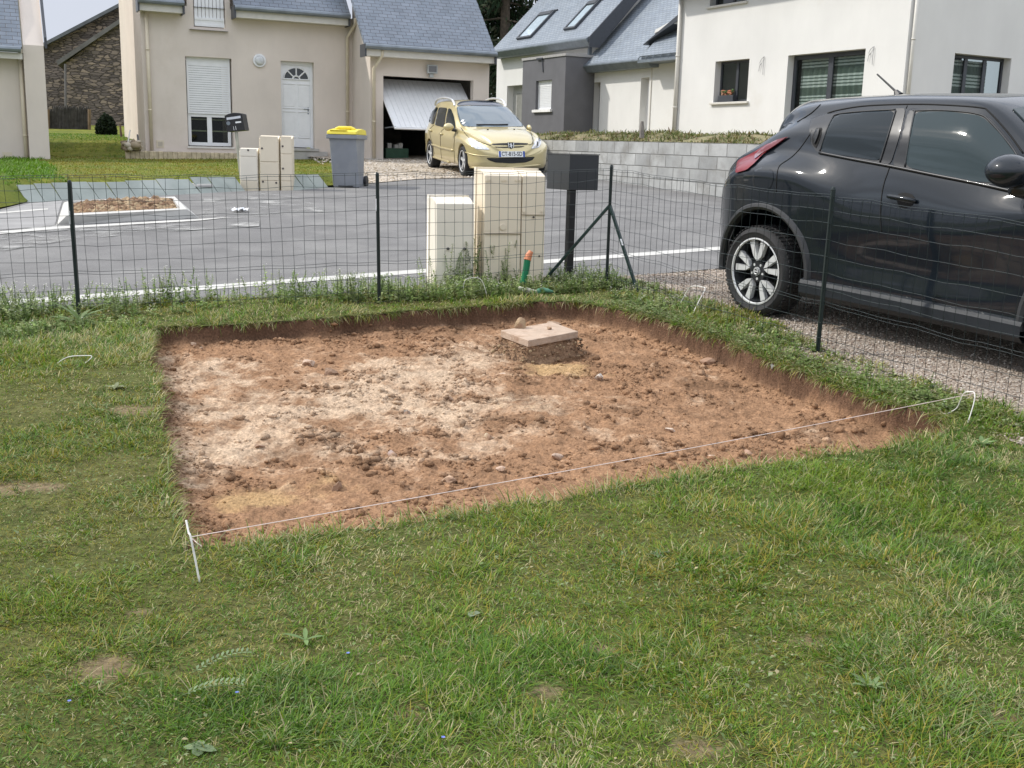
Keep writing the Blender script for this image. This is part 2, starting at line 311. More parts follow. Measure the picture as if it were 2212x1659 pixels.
# ------------------------------------------------------------ pit outline on the garden plane
PV=[(330,709),(322,776),(340,816),(348,883),(342,915),(364,973),(366,1042),(380,1082),(391,1137),(402,1192),(443,1188),(511,1180),(636,1165),(743,1156),(872,1139),(1000,1122),(1129,1097),(1248,1079),(1440,1041),(1631,1009),(1775,990),(1919,970),(2038,941),(2053,911),(1890,864),(1713,801),(1550,734),(1382,681),(1296,665),(1248,655),(1152,655),(1086,661),(957,670),(829,680),(700,691),(528,704),(412,708)]
PIT=np.array([tuple(G(*q)[:2]) for q in PV])
def sdist(x,y,poly=PIT):
    x=np.asarray(x,float); y=np.asarray(y,float); d=np.full(x.shape,1e9); ins=np.zeros(x.shape,bool); n=len(poly)
    for i in range(n):
        ax,ay=poly[i]; bx,by=poly[(i+1)%n]; ex,ey=bx-ax,by-ay; px,py=x-ax,y-ay
        t=np.clip((px*ex+py*ey)/(ex*ex+ey*ey),0,1); d=np.minimum(d,np.hypot(px-ex*t,py-ey*t))
        c=((ay<=y)&(by>y))|((by<=y)&(ay>y)); xi=ax+(y-ay)/(by-ay+1e-12)*ex; ins^=c&(x<xi)
    return np.where(ins,-d,d)
def pitd(x,y): return sdist(x,y)+.055*(fbm(x,y,5,3)-.5)+.035*(fbm(x,y,22,3)-.5)
def lawn_h(x,y): return .045*(fbm(x,y,.9,3)-.5)+.02*(fbm(x,y,4,2)-.5)
# soil
nx,ny=430,470; x0,x1=PIT[:,0].min()-.12,PIT[:,0].max()+.12; y0,y1=PIT[:,1].min()-.12,PIT[:,1].max()+.12
X,Y=np.meshgrid(np.linspace(x0,x1,nx),np.linspace(y0,y1,ny)); D=pitd(X,Y)
tt=np.clip((Y-3.6)/(8.4-3.6),0,1); DEP=.080+.050*tt+.040*sst(.6,1.6,X)+.03*(fbm(X,Y,2.5,3)-.5)
rough=.030*(fbm(X,Y,1.6,3)-.5)+.045*(fbm(X,Y,5,4)-.5)+.050*np.abs(fbm(X*.8,Y*1.2,13,4,.65)-.5)+.022*(fbm(X,Y,45,3,.6)-.5)
rid=sst(.50,.62,fbm(X,Y,3.1,4)); rough=rough+rid*.016*(fbm(X,Y,30,3,.7))
slabc=G(1165,715); sd_=np.hypot(X-slabc.x,Y-slabc.y); DEP=DEP+.025*sst(.55,.32,sd_)
wall=sst(-.004,.022+.045*fbm(X,Y,5,3),-D)
Z=BY*Y+CX*X+.007+np.where(D<0,-(DEP+.019)*wall,0)+rough*sst(.0,.10,-D)+.02*sst(.16,.04,-D)*(D<-.03)
def soilcol(x,y,clump=None):
    blobs=[(430,800,.55,.30,.75),(560,860,.7,.35,.9),(760,850,.55,.28,1.1),(900,800,.5,.28,.9),(1040,748,.30,.25,1.0),(500,960,.45,.30,.8),(420,1020,.22,.22,.9),(640,960,.5,.25,.55),(960,880,.45,.25,.8),(1130,860,.55,.28,.6),(1250,830,.5,.3,.45),(1180,920,.5,.25,.45),(1020,940,.35,.18,.5)]
    ochre=[(540,1075,.22,.10,1.0),(700,1040,.2,.1,.6),(1215,785,.28,.14,1.0),(1330,800,.2,.1,.5),(1130,870,.3,.1,.35),(1320,820,.3,.12,.4)]
    def acc(L):
        s=np.zeros_like(x)
        for u,v,rx,ry,wt in L:
            c=G(u,v,-.08); s=np.maximum(s,wt*np.exp(-((x-c.x)/rx)**2-((y-c.y)/(ry*1.9))**2))
        return s
    n1=fbm(x,y,2.2,5,.6); n2=fbm(x,y,9,4,.6); n3=fbm(x,y,40,3,.6)
    cm=sst(.22,1.10,acc(blobs)*1.0+ (n1-.5)*1.2+(n2-.5)*1.3+(n3-.5)*.5); oc=sst(.35,.8,acc(ochre)+(n1-.5)*.7+(n2-.5)*.8)
    base=np.stack([.315+0*x,.183+0*x,.104+0*x],-1)*(1+.45*(n2-.5)+.5*(n3-.5))[...,None]
    dk=sst(.55,.75,fbm(x+5,y,4,4,.6)); base=base*(1-.30*dk[...,None])
    cream=np.array([.60,.47,.34])*(1+.35*(n3-.5)+.3*(n2-.5))[...,None]; och=np.array([.52,.36,.17])*(1+.3*(n3-.5))[...,None]
    c=base*(1-cm[...,None]*.68)+cream*cm[...,None]*.68; c=c*(1-oc[...,None]*.5)+och*oc[...,None]*.5
    return c
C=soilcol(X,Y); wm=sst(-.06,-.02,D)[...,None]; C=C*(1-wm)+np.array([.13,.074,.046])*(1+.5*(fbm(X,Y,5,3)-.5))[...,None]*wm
idx=np.arange(nx*ny).reshape(ny,nx); Q=np.stack([idx[:-1,:-1],idx[:-1,1:],idx[1:,1:],idx[1:,:-1]],-1).reshape(-1,4)
keep=(D[:-1,:-1]<.13).reshape(-1); Q=Q[keep]
M['soil']=attrmat('dug_soil',.95,bump=1.,bscale=95,spec=.15,var=.32,vscale=75,bdist=.012)
pit=npmesh('dug_soil',np.stack([X,Y,Z],-1).reshape(-1,3),quads=Q,mat=M['soil'],cols=C.reshape(-1,3),smooth=True,kind='structure')
def soil_z(px,py):
    i=np.clip((np.asarray(px)-x0)/(x1-x0)*(nx-1),0,nx-1).astype(int); j=np.clip((np.asarray(py)-y0)/(y1-y0)*(ny-1),0,ny-1).astype(int); return Z[j,i]
# ------------------------------------------------------------ lawn sheet
LPOLY=[tuple(G(*q)[:2]) for q in [(-420,722),(0,682),(180,668),(420,650),(640,638),(820,630),(1000,617),(1180,605),(1300,599)]]+[tuple(p[:2]) for p in lb]+[tuple((lb[-1]+dd*8)[:2]),(-9,-3),(-9,7.3)]
LP=np.array(LPOLY)
def lawnd(x,y): return sdist(x,y,LP)+.12*(fbm(x,y,3,3)-.5)
gx=np.arange(-8.5,6.5,.035); gy=np.arange(-2.5,10.2,.035); X2,Y2=np.meshgrid(gx,gy); L2=lawnd(X2,Y2); D2=pitd(X2,Y2)
Z2=BY*Y2+CX*X2+lawn_h(X2,Y2)*sst(.0,.25,-L2)*sst(0,.3,D2)+.012
Z2=np.where(L2>-.05,Z2-.02-.05*sst(-.05,.1,L2),Z2)
BARE=[(215,1452,.10,.06),(1520,1640,.10,.04),(1295,1412,.09,.035),(2060,1170,.08,.05),(20,1062,.16,.06),(400,1020-40,.0,.0),(80,1060,.12,.04),(290,890,.14,.07),(1180,1500,.07,.03),(880,1560,.06,.03),(300,1330,.05,.02),(1750,1390,.08,.03),(2180,1560,.07,.03)]
def barem(x,y):
    s=np.zeros_like(np.asarray(x,float))
    for u,v,rx,ry in BARE:
        if rx: c=G(u,v); s=np.maximum(s,np.exp(-((x-c.x)/rx)**2-((y-c.y)/(ry*1.6))**2))
    return sst(.35,.8,s+.6*(fbm(x,y,9,3)-.5))
pn=fbm(X2,Y2,1.3,4); bare=barem(X2,Y2); n3=fbm(X2,Y2,22,3)
C2=(np.array([.060,.078,.020])*(1-pn[...,None])*1.4+np.array([.10,.090,.035])*pn[...,None]*1.3)*(1+.8*(n3-.5))[...,None]
C2=C2*(1-.75*bare[...,None])+np.array([.26,.19,.12])*.75*bare[...,None]
id2=np.arange(X2.size).reshape(X2.shape); Q2=np.stack([id2[:-1,:-1],id2[:-1,1:],id2[1:,1:],id2[1:,:-1]],-1).reshape(-1,4)
cD=(D2[:-1,:-1]+D2[1:,1:])/2; cL=(L2[:-1,:-1]+L2[1:,1:])/2
k2=((cD>.005)&(cL<.03)).reshape(-1)
npmesh('lawn',np.stack([X2,Y2,Z2],-1).reshape(-1,3),quads=Q2[k2],mat=attrmat('lawn_turf',.95,bump=1,bscale=60,spec=.1,var=.35,vscale=40,bdist=.02),cols=C2.reshape(-1,3),smooth=True,kind='structure')
def lawn_z(x,y): return BY*y+CX*x+lawn_h(x,y)*sst(0,.3,sdist(x,y))+.012
# ------------------------------------------------------------ grass blades
def blades(px,py,pz,L,W,az,lean,curl,col,tipf=1.25,hang=False):
    n=len(px); dx,dy=np.cos(az),np.sin(az); sx,sy=-dy,dx; V=np.zeros((n,7,3),np.float32); cc=np.zeros((n,7,3),np.float32)
    for k,(t,wf) in enumerate(((0,.8),(.4,1.0),(.75,.62),(1,0))):
        a=lean+curl*t; r=L*t*np.sin(lean+curl*t*.6); h=L*t*np.cos(lean+curl*t*.6)
        cx,cy,cz=px+dx*r,py+dy*r,pz+(h if hang else np.maximum(h,.003*t))
        w_=W*wf*.5; sh=(.62+.38*t*tipf)
        if k<3:
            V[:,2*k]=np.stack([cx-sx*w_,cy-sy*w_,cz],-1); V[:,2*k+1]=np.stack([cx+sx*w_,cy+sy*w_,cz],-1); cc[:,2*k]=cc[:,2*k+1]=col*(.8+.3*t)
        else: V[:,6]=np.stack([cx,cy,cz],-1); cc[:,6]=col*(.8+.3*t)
    o=(np.arange(n)*7)[:,None]; q=np.concatenate([o+np.array([0,1,3,2]),o+np.array([2,3,5,4])]); t_=o+np.array([4,5,6])
    return V.reshape(-1,3),q,t_,cc.reshape(-1,3)
class Acc:
    def __init__(s): s.V=[];s.Q=[];s.T=[];s.C=[];s.n=0
    def add(s,V,q,t,c):
        s.V.append(V); s.C.append(c)
        if len(q): s.Q.append(q+s.n)
        if len(t): s.T.append(t+s.n)
        s.n+=len(V)
    def build(s,name,mat_,**k):
        return npmesh(name,np.concatenate(s.V),quads=np.concatenate(s.Q) if s.Q else None,tris=np.concatenate(s.T) if s.T else None,mat=mat_,cols=np.concatenate(s.C),**k)
PAL=np.array([(.110,.225,.012),(.190,.265,.020),(.200,.285,.100),(.52,.46,.25),(.062,.145,.012),(.300,.255,.035),(.36,.34,.11)])
M['grass']=attrmat('grass_blade',.55,spec=.35,transl=.35,var=0)
def grass_zone(acc,ya,yb,dens,per,Ls,Ws,halfw=.53,extra=1.1):
    area=0; xm=halfw*yb+extra; n=int(2*xm*(yb-ya)*dens); tx=rng.uniform(-xm,xm,n); ty=rng.uniform(ya,yb,n)
    k=np.abs(tx)<halfw*ty+extra; tx,ty=tx[k],ty[k]; d=pitd(tx,ty); l=lawnd(tx,ty); k=(d>.0)&(l<-.01); tx,ty,d,l=tx[k],ty[k],d[k],l[k]
    br=barem(tx,ty); k=rng.random(len(tx))>br*.85; tx,ty,d,l=tx[k],ty[k],d[k],l[k]; n=len(tx)
    p1=fbm(tx,ty,1.0,4); p2=fbm(tx+9,ty+4,1.9,4); p3=fbm(tx-7,ty+2,3.3,3); p4=fbm(tx+21,ty-8,.7,3)
    # patch weights per palette colour
    left=sst(-.5,-1.2,tx)*sst(7.0,5.6,ty)*sst(2.2,3.2,ty)
    near=sst(4.2,2.6,ty); Wt=np.stack([.9+1.6*near,.20+2.2*sst(.5,.62,p2)+1.3*left,.05+2.2*sst(.52,.66,p3)*sst(.4,.6,p1),.20+1.9*sst(.52,.64,p1)+.8*sst(6,7.2,ty)+.5*sst(.8,1.8,tx)*sst(4.6,5.6,ty),.15+1.2*near*sst(.40,.6,p3)+2.4*sst(.5,.40,p2)*sst(.58,.45,p4),.15+1.5*sst(.52,.68,p4)+2.2*left,.16+.7*sst(.55,.7,fbm(tx,ty+31,2.6,3))+.9*sst(6,7.2,ty)],-1)
    Wt/=Wt.sum(1,keepdims=True); cs=np.cumsum(Wt,1); ci=(rng.random(n)[:,None]>cs).sum(1).clip(0,6)
    taz=rng.uniform(0,2*np.pi,n); tl=Ls*(.55+.75*sst(.35,.65,p3)*(.6+.8*rng.random(n)))*(1-.35*left)*np.where(ci==3,.8,1); flow=np.pi*2*fbm(tx,ty,.55,2)*2
    rep=rng.integers(per[0],per[1],n); I=np.repeat(np.arange(n),rep); m=len(I)
    ra=rng.uniform(0,2*np.pi,m); rr=.026*np.sqrt(rng.random(m)); px=tx[I]+np.cos(ra)*rr; py=ty[I]+np.sin(ra)*rr
    k=pitd(px,py)>-.012; I,ra,rr,px,py=I[k],ra[k],rr[k],px[k],py[k]; m=len(I)
    az=np.where(rng.random(m)<.72,ra,flow[I]+rng.normal(0,.9,m)); lean=np.clip(rng.normal(1.02,.38,m),.05,1.52); curl=rng.uniform(.2,.9,m)
    L=tl[I]*rng.uniform(.5,1.35,m); W=Ws*rng.uniform(.6,1.4,m); far=np.clip(py/4,1,2.2)
    col=PAL[ci[I]]*(1+.45*(rng.random((m,1))-.5)); mixs=rng.random(m)<.07; col[mixs]=PAL[3]*rng.uniform(.6,1.2,(mixs.sum(),1)); mixg=rng.random(m)<.15; col[mixg]=PAL[rng.integers(0,3,mixg.sum())]
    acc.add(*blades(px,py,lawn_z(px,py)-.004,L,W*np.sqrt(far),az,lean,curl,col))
GA=Acc()
grass_zone(GA,1.7,3.3,3900,(7,13),.048,.0025)
grass_zone(GA,3.3,4.8,2700,(7,12),.048,.0028)
grass_zone(GA,4.8,6.8,1700,(6,12),.050,.0032)
grass_zone(GA,6.8,10,1100,(6,11),.052,.0036)
# fringe hanging over the cut edge
per=[]
for i in range(len(PIT)):
    a=PIT[i]; b2=PIT[(i+1)%len(PIT)]; nn=int(np.hypot(*(b2-a))*1500); t=rng.random(nn)[:,None]; per.append(a+(b2-a)*t)
per=np.concatenate(per); per+=rng.normal(0,.03,per.shape); d=pitd(per[:,0],per[:,1]); per=per[(d>-.01)&(d<.05)]
g0=np.stack([pitd(per[:,0]+.02,per[:,1])-pitd(per[:,0]-.02,per[:,1]),pitd(per[:,0],per[:,1]+.02)-pitd(per[:,0],per[:,1]-.02)],-1)
az=np.arctan2(-g0[:,1],-g0[:,0])+rng.normal(0,.9,len(per)); m_=len(per)
ci=rng.choice([0,1,2,3,5,6],m_,p=[.2,.2,.12,.26,.1,.12])
back=(per[:,1]>6.9)|((per[:,0]>.9)&(per[:,1]>5.2)); kf=rng.random(m_)<np.where(back,.75,.35)*(.2+1.6*sst(.35,.65,fbm(per[:,0],per[:,1],7,3))); per,az,ci,back=per[kf],az[kf],ci[kf],back[kf]; m_=len(per)
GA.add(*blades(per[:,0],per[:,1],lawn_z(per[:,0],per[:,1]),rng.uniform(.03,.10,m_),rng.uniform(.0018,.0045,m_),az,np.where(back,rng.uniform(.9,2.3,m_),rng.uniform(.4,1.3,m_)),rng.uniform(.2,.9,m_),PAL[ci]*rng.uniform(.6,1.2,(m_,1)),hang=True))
GA.build('grass',M['grass'],kind='stuff',label='short patchy garden grass around the dug rectangle',cat='grass')
# ------------------------------------------------------------ clods, gravel
ico=bmesh.new(); bmesh.ops.create_icosphere(ico,subdivisions=1,radius=1); IV=np.array([v.co[:] for v in ico.verts]); IF=np.array([[v.index for v in f.verts] for f in ico.faces]); ico.free()
def lumps(px,py,pz,r,col,flat=(.5,.9)):
    n=len(px); V=IV[None]*(1+rng.normal(0,.17,(n,len(IV),1))); s=rng.uniform(.65,1.3,(n,1,3)); s[...,2]*=rng.uniform(*flat,(n,1)); V=V*s
    a=rng.uniform(0,2*np.pi,n); c,s_=np.cos(a)[:,None],np.sin(a)[:,None]; x=V[...,0]*c-V[...,1]*s_; y=V[...,0]*s_+V[...,1]*c
    V=np.stack([x,y,V[...,2]],-1)*r[:,None,None]+np.stack([px,py,pz],-1)[:,None]; T=(IF[None]+(np.arange(n)*len(IV))[:,None,None]).reshape(-1,3)
    return V.reshape(-1,3),np.zeros((0,4),int),T,np.repeat(col,len(IV),0)
n=110000; px=rng.uniform(x0,x1,n); py=rng.uniform(y0,y1,n); d=pitd(px,py); cl=fbm(px,py,3.1,4); cl2=fbm(px+7,py,8,3)
pr=.04+1.2*sst(.49,.62,cl*.6+cl2*.4)+.8*sst(.30,.0,-d); k=(d<-.02)&(rng.random(n)<pr*.8); px,py,d=px[k],py[k],d[k]; n=len(px)
r=.0022+.0050*rng.random(n)**2+.022*(rng.random(n)**22); c=soilcol(px,py)*.97*rng.uniform(.85,1.2,(n,1)); 
CA=Acc(); CA.add(*lumps(px,py,soil_z(px,py)+r*.25,r,c)); CA.build('soil_crumbs',M['soil'],kind='stuff',label='loose crumbs and clods of reddish soil in the dug rectangle',cat='soil')
n=60000; px=rng.uniform(.6,4.6,n); py=rng.uniform(3.5,11.5,n); gp=np.array(gr); d=sdist(px,py,gp); k=(d<.02)&(np.abs(px)<.56*py+.4)&(rng.random(n)<sst(-1.4,.0,d)*.8+.2); px,py=px[k],py[k]; n=len(px); r=rng.uniform(.003,.0085,n)
c=np.array([(.40,.33,.26),(.50,.44,.37),(.28,.21,.16),(.58,.53,.47)])[rng.integers(0,4,n)]*rng.uniform(.7,1.15,(n,1))
M['stonec']=attrmat('loose_gravel',.85,spec=.3,var=.15)
CA=Acc(); CA.add(*lumps(px,py,BY*py+CX*px+.008+r*.3,r,c)); CA.build('loose_gravel',M['stonec'],kind='stuff',label='loose pinkish gravel beneath and beside the black car',cat='gravel')
# ============================================================ HOUSES
def wall_holes(b,F_,a0,a1,z0,z1,holes,off=0,reveal=.2):
    A=sorted({a0,a1,*[h[0] for h in holes],*[h[1] for h in holes]}); Zs=sorted({z0,z1,*[h[2] for h in holes],*[h[3] for h in holes]})
    for i in range(len(A)-1):
        for j in range(len(Zs)-1):
            ca=(A[i]+A[i+1])/2; cz=(Zs[j]+Zs[j+1])/2
            if any(h[0]<ca<h[1] and h[2]<cz<h[3] for h in holes): continue
            b.face([F_.P(A[i],Zs[j],off),F_.P(A[i+1],Zs[j],off),F_.P(A[i+1],Zs[j+1],off),F_.P(A[i],Zs[j+1],off)],[(A[i],Zs[j]),(A[i+1],Zs[j]),(A[i+1],Zs[j+1]),(A[i],Zs[j+1])])
    for (x0_,x1_,y0_,y1_) in holes:
        r=off-reveal
        b.face([F_.P(x0_,y0_,off),F_.P(x0_,y0_,r),F_.P(x0_,y1_,r),F_.P(x0_,y1_,off)]); b.face([F_.P(x1_,y0_,r),F_.P(x1_,y0_,off),F_.P(x1_,y1_,off),F_.P(x1_,y1_,r)])
        b.face([F_.P(x0_,y1_,off),F_.P(x0_,y1_,r),F_.P(x1_,y1_,r),F_.P(x1_,y1_,off)]); b.face([F_.P(x0_,y0_,r),F_.P(x0_,y0_,off),F_.P(x1_,y0_,off),F_.P(x1_,y0_,r)])
def rect(F_,u0,v0,u1,v1,off=0):
    a,zt=F_.hit(u0,v0,off); c,zb=F_.hit(u1,v1,off); return (min(a,c),max(a,c),min(zt,zb),max(zt,zb))
def pane(F_,h,name,par,off,frame_m,glass_m,nv=1,fw=.055,hbar=(),depth=.05,gname='glass_pane'):
    a0,a1,z0,z1=h; b=MB(); b.fbox(F_,a0,a0+fw,z0,z1,off-depth,off); b.fbox(F_,a1-fw,a1,z0,z1,off-depth,off); b.fbox(F_,a0+fw,a1-fw,z0,z0+fw,off-depth,off); b.fbox(F_,a0+fw,a1-fw,z1-fw,z1,off-depth,off)
    for i in range(1,nv):
        c=a0+(a1-a0)*i/nv; b.fbox(F_,c-fw*.75,c+fw*.75,z0+fw,z1-fw,off-depth+.004,off-.004)
    for z in hbar: b.fbox(F_,a0+fw,a1-fw,z-.02,z+.02,off-depth+.006,off-.006)
    o=b.build(name,frame_m,par,bevel=.004,seg=1)
    if glass_m:
        g=MB(); g.fbox(F_,a0+fw*.8,a1-fw*.8,z0+fw*.8,z1-fw*.8,off-depth+.012,off-depth+.02); g.build(gname,glass_m,o)
    return o
def roofslab(name,F_,par,pts,th=.07,mt=None,uo=(0,0)):
    # pts: (a,depth_behind,z) corners in facade coords, slab with UV metres along eave / up slope
    P=[F_.P(a,z,-d) for a,d,z in pts]; n=Vector((0,0,0))
    for i in range(len(P)): n+=P[i].cross(P[(i+1)%len(P)])
    n.normalize()
    if n.z<0: n=-n; P=P[::-1]; pts=pts[::-1]
    ax=F_.e; ay=n.cross(ax)
    uv=[(p.dot(ax),p.dot(ay)) for p in P]; b=MB(); b.face(P,uv); Q_=[p-n*th for p in P]; b.face(Q_[::-1])
    for i in range(len(P)):
        j=(i+1)%len(P); b.face([P[j],P[i],Q_[i],Q_[j]])
    return b.build(name,mt or M['slate'],par)
def gutter(F_,par,a0,a1,z,off,m_=None,r=.065):
    b=MB(); b.tube([F_.P(a0,z,off),F_.P(a1,z,off)],r,n=10); return b.build('gutter',m_ or M['zinc'],par,smooth=False)
def downpipe(F_,par,a,ztop,zbot,off,off_top=None,a_top=None,r=.04,m_=None,name='downpipe'):
    pts=[]
    if off_top is not None: pts+= [F_.P(a_top if a_top is not None else a,ztop+.02,off_top),F_.P(a_top if a_top is not None else a,ztop-.12,off_top),F_.P(a,ztop-.42,off)]
    else: pts.append(F_.P(a,ztop,off))
    pts.append(F_.P(a,zbot,off)); b=MB(); b.tube(pts,r,n=10)
    z=zbot+.9
    while z<ztop-.6: b.tube([F_.P(a,z,off),F_.P(a,z+.03,off)],r*1.25,n=10); z+=1.35
    return b.build(name,m_ or M['pipe'],par,smooth=True)
# ---------- H1 : beige house with open garage
A1=25; gp0=at(828,345,27.0); FG=Face((gp0.x,gp0.y),A1)           # garage facade
FM=Face((0,0),A1); FM.o=FG.o-FG.n*1.47; 
H1=thing('house','beige rendered house with grey slate roof, white front door and half open garage','house',(FG.o.x,FG.o.y,gz(FG.o.x,FG.o.y)))
gL=FG.hit(800,200)[0]; gRt=FG.hit(1056,200)[0]; gfloor=FG.hit(828,345)[1]; geave=FG.hit(930,111)[1]
mR=gL; mL=FM.hit(312,250)[0]; meave=FM.hit(640,31)[1]
hg=rect(FG,828,165,1020,345); hg=(hg[0],hg[1],gfloor-.02,FG.hit(828,163)[1])
wb=MB(); wall_holes(wb,FG,gL,gRt,gfloor-.5,geave+.1,[hg])
# garage side walls and main walls
D_=6.5
wb.face([FG.P(gL,gfloor-.5,-1.47),FG.P(gL,gfloor-.5,0),FG.P(gL,geave+.1,0),FG.P(gL,geave+1.57,-1.47)])
wb.face([FG.P(gRt,gfloor-.5,0),FG.P(gRt,gfloor-.5,-D_),FG.P(gRt,geave+.1,-D_),FG.P(gRt,geave+3.0,-3.2),FG.P(gRt,geave+.1,0)])
hw=rect(FM,400,121,505,318); hd=rect(FM,606,131,680,321)
du0=FM.hit(404,30)[0]; du1=FM.hit(497,30)[0]; hw2=rect(FM,415,-60,487,62)
dz=meave+1.5
wall_holes(wb,FM,mL,mR,gfloor-.6,meave,[hw,hd,(hw2[0],hw2[1],hw2[2],meave)])
wall_holes(wb,FM,du0,du1,meave,dz,[(hw2[0],hw2[1],meave,hw2[3])])
wb.face([FM.P(du0,meave,0),FM.P(du0,dz,0),FM.P(du0,dz,-1.4)]); wb.face([FM.P(du1,dz,0),FM.P(du1,meave,0),FM.P(du1,dz,-1.4)])
SL=1.05; dm_=4.6
wb.face([FM.P(mL,gfloor-.6,-dm_),FM.P(mL,gfloor-.6,0),FM.P(mL,meave+.05,0),FM.P(mL,meave+.05+SL*dm_,-dm_)])
wb.face([FM.P(mL,gfloor-.6,-dm_),FM.P(mR,gfloor-.6,-dm_),FM.P(mR,meave+SL*dm_,-dm_),FM.P(mL,meave+SL*dm_,-dm_)])
wb.build('wall',M['beige'],H1)
# roofs
gp=FG.hit(788,107,.35)[0]; gq=FG.hit(1071,124,.35)[0]; gz0=FG.hit(930,104,.35)[1]
dR=4.6; zR=gz0+SL*(dR+.35)
roofslab('roof',FG,H1,[(gp,-.35,gz0),(gq,-.35,gz0),(gq,dR,zR),(gp-1.6,dR,zR),(gp-1.0,2.6,gz0+SL*2.95),(gp-.35,1.75,gz0+SL*2.10),(gp,1.1,gz0+SL*1.45)])
mz0=FM.hit(640,22,.35)[1]; e0=FM.hit(757,37,.35)[0]; e1=FM.hit(506,14,.35)[0]; e2_=FM.hit(397,8,.35)[0]; e3=FM.hit(306,-4,.35)[0]
roofslab('roof',FM,H1,[(e1,-.35,mz0),(e0,-.35,mz0),(e0,4.6,mz0+SL*4.95),(e1,4.6,mz0+SL*4.95)])
roofslab('roof',FM,H1,[(mL-.08,-.35,mz0),(e2_,-.35,mz0),(e2_,4.6,mz0+SL*4.95),(mL-.08,4.6,mz0+SL*4.95)])
roofslab('roof',FM,H1,[(e2_,1.45,mz0+SL*1.8),(e1,1.45,mz0+SL*1.8),(e1,4.6,mz0+SL*4.95),(e2_,4.6,mz0+SL*4.95)])
roofslab('roof',FM,H1,[(du0-.15,-.2,dz),(du1+.15,-.2,dz),(du1+.15,1.5,dz+.35),(du0-.15,1.5,dz+.35)])
for (F_,a0,a1,zz) in ((FM,e1,e0-.02,mz0),(FM,mL-.08,e2_,mz0),(FG,gp,gq,gz0)):
    gutter(F_,H1,a0,a1,zz-.05,.40)
    b=MB(); b.fbox(F_,a0+.03,a1-.03,zz-.26,zz-.085,.30,.335); b.fbox(F_,a0+.03,a1-.03,zz-.255,zz-.235,.004,.30); b.build('fascia',M['fascia'],H1)
    b=MB(); b.fbox(F_,a0-.012,a0+.028,zz-.28,zz+.0,.004,.40); b.build('eave_end_board',M['alu'],H1); b=MB(); b.fbox(F_,a1-.028,a1+.012,zz-.28,zz+.0,.004,.40); b.build('eave_end_board',M['alu'],H1)
a=FM.hit(749,200)[0]; downpipe(FM,H1,a,mz0-.1,FM.hit(749,322)[1],.07,.33,a+.12)
a=FG.hit(806,200)[0]; downpipe(FG,H1,a,gz0-.1,FG.hit(808,347)[1],.07,.33,a+.12)
a=FM.hit(322,200)[0]; downpipe(FM,H1,a,mz0-.1,FM.hit(330,325)[1],.07)
# ground-floor window with half lowered roller shutter
zs=FM.hit(455,246)[1]
wf=pane(FM,(hw[0]+.03,hw[1]-.03,hw[2]+.02,zs),'window',H1,-.13,M['pvc'],M['wglass'],2,.075)
b=MB(); z=zs
while z<hw[3]-.16: b.fbox(FM,hw[0]+.05,hw[1]-.05,z,z+.045,-.115,-.10); z+=.052
b.fbox(FM,hw[0]+.03,hw[0]+.075,zs,hw[3],-.12,-.09); b.fbox(FM,hw[1]-.075,hw[1]-.03,zs,hw[3],-.12,-.09); b.fbox(FM,hw[0]+.05,hw[1]-.05,hw[3]-.16,hw[3],-.14,-.105)
b.build('roller_shutter',M['pvc'],H1)
b=MB(); b.fbox(FM,hw[0]-.02,hw[1]+.02,hw[2]-.05,hw[2],-.1,.03); b.build('window_sill',M['fascia'],H1,bevel=.006)
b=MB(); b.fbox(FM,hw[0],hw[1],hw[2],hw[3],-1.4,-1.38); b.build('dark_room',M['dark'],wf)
b=MB()
for z in (.35,.62): b.fbox(FM,hw[0]+.1,hw[1]-.1,hw[2]+z,hw[2]+z+.03,-.5,-.3)
b.build('shelf',mat('pale_shelf',(.45,.44,.28),.6),wf)
# upper window shutters, sill
b=MB(); n=8
for i in range(n):
    x=hw2[0]+.02+(hw2[1]-hw2[0]-.04)*i/n; b.fbox(FM,x+.006,x+(hw2[1]-hw2[0]-.04)/n-.006,hw2[2]+.03,hw2[3],-.06,-.04)
b.fbox(FM,hw2[0]+.02,hw2[1]-.02,hw2[2]+.02,hw2[2]+.22,-.05,-.02)
for z in (.02,.16): b.fbox(FM,hw2[0]+.02,hw2[1]-.02,hw2[2]+z,hw2[2]+z+.05,-.03,-.008)
b.build('window_shutter',M['pvc'],H1)
s2=rect(FM,410,62,493,69,.06); b=MB(); b.fbox(FM,s2[0],s2[1],s2[2]-.0,s2[3],-.05,.09); b.build('window_sill',mat('sill_stone',(.36,.34,.33),.8),H1,bevel=.01)
# front door
zf=hd[2]; dw=hd[1]-hd[0]
b=MB(); b.fbox(FM,hd[0]+.0,hd[0]+.07,zf,hd[3],-.2,-.12); b.fbox(FM,hd[1]-.07,hd[1],zf,hd[3],-.2,-.12); b.fbox(FM,hd[0]+.07,hd[1]-.07,hd[3]-.08,hd[3],-.2,-.12)
dr=b.build('door_frame',M['pvc'],H1,bevel=.005,seg=1)
b=MB(); b.fbox(FM,hd[0]+.07,hd[1]-.07,zf+.02,hd[3]-.08,-.19,-.14)
cx=(hd[0]+hd[1])/2; hh=hd[3]-zf; iw=.155
for (zb,zt) in ((.12,.42),(.46,.74)):
    for sx in (-1,1):
        c=cx+sx*.185; b.fbox(FM,c-iw,c+iw,zf+hh*zb,zf+hh*zb+.025,-.14,-.125); b.fbox(FM,c-iw,c+iw,zf+hh*zt,zf+hh*zt+.025,-.14,-.125); b.fbox(FM,c-iw+.02,c+iw-.02,zf+hh*zb+.05,zf+hh*zt-.03,-.14,-.132)
door=b.build('door',M['pvc'],H1,bevel=.006,seg=1)
fz=zf+hh*.80
g=MB(); k=12
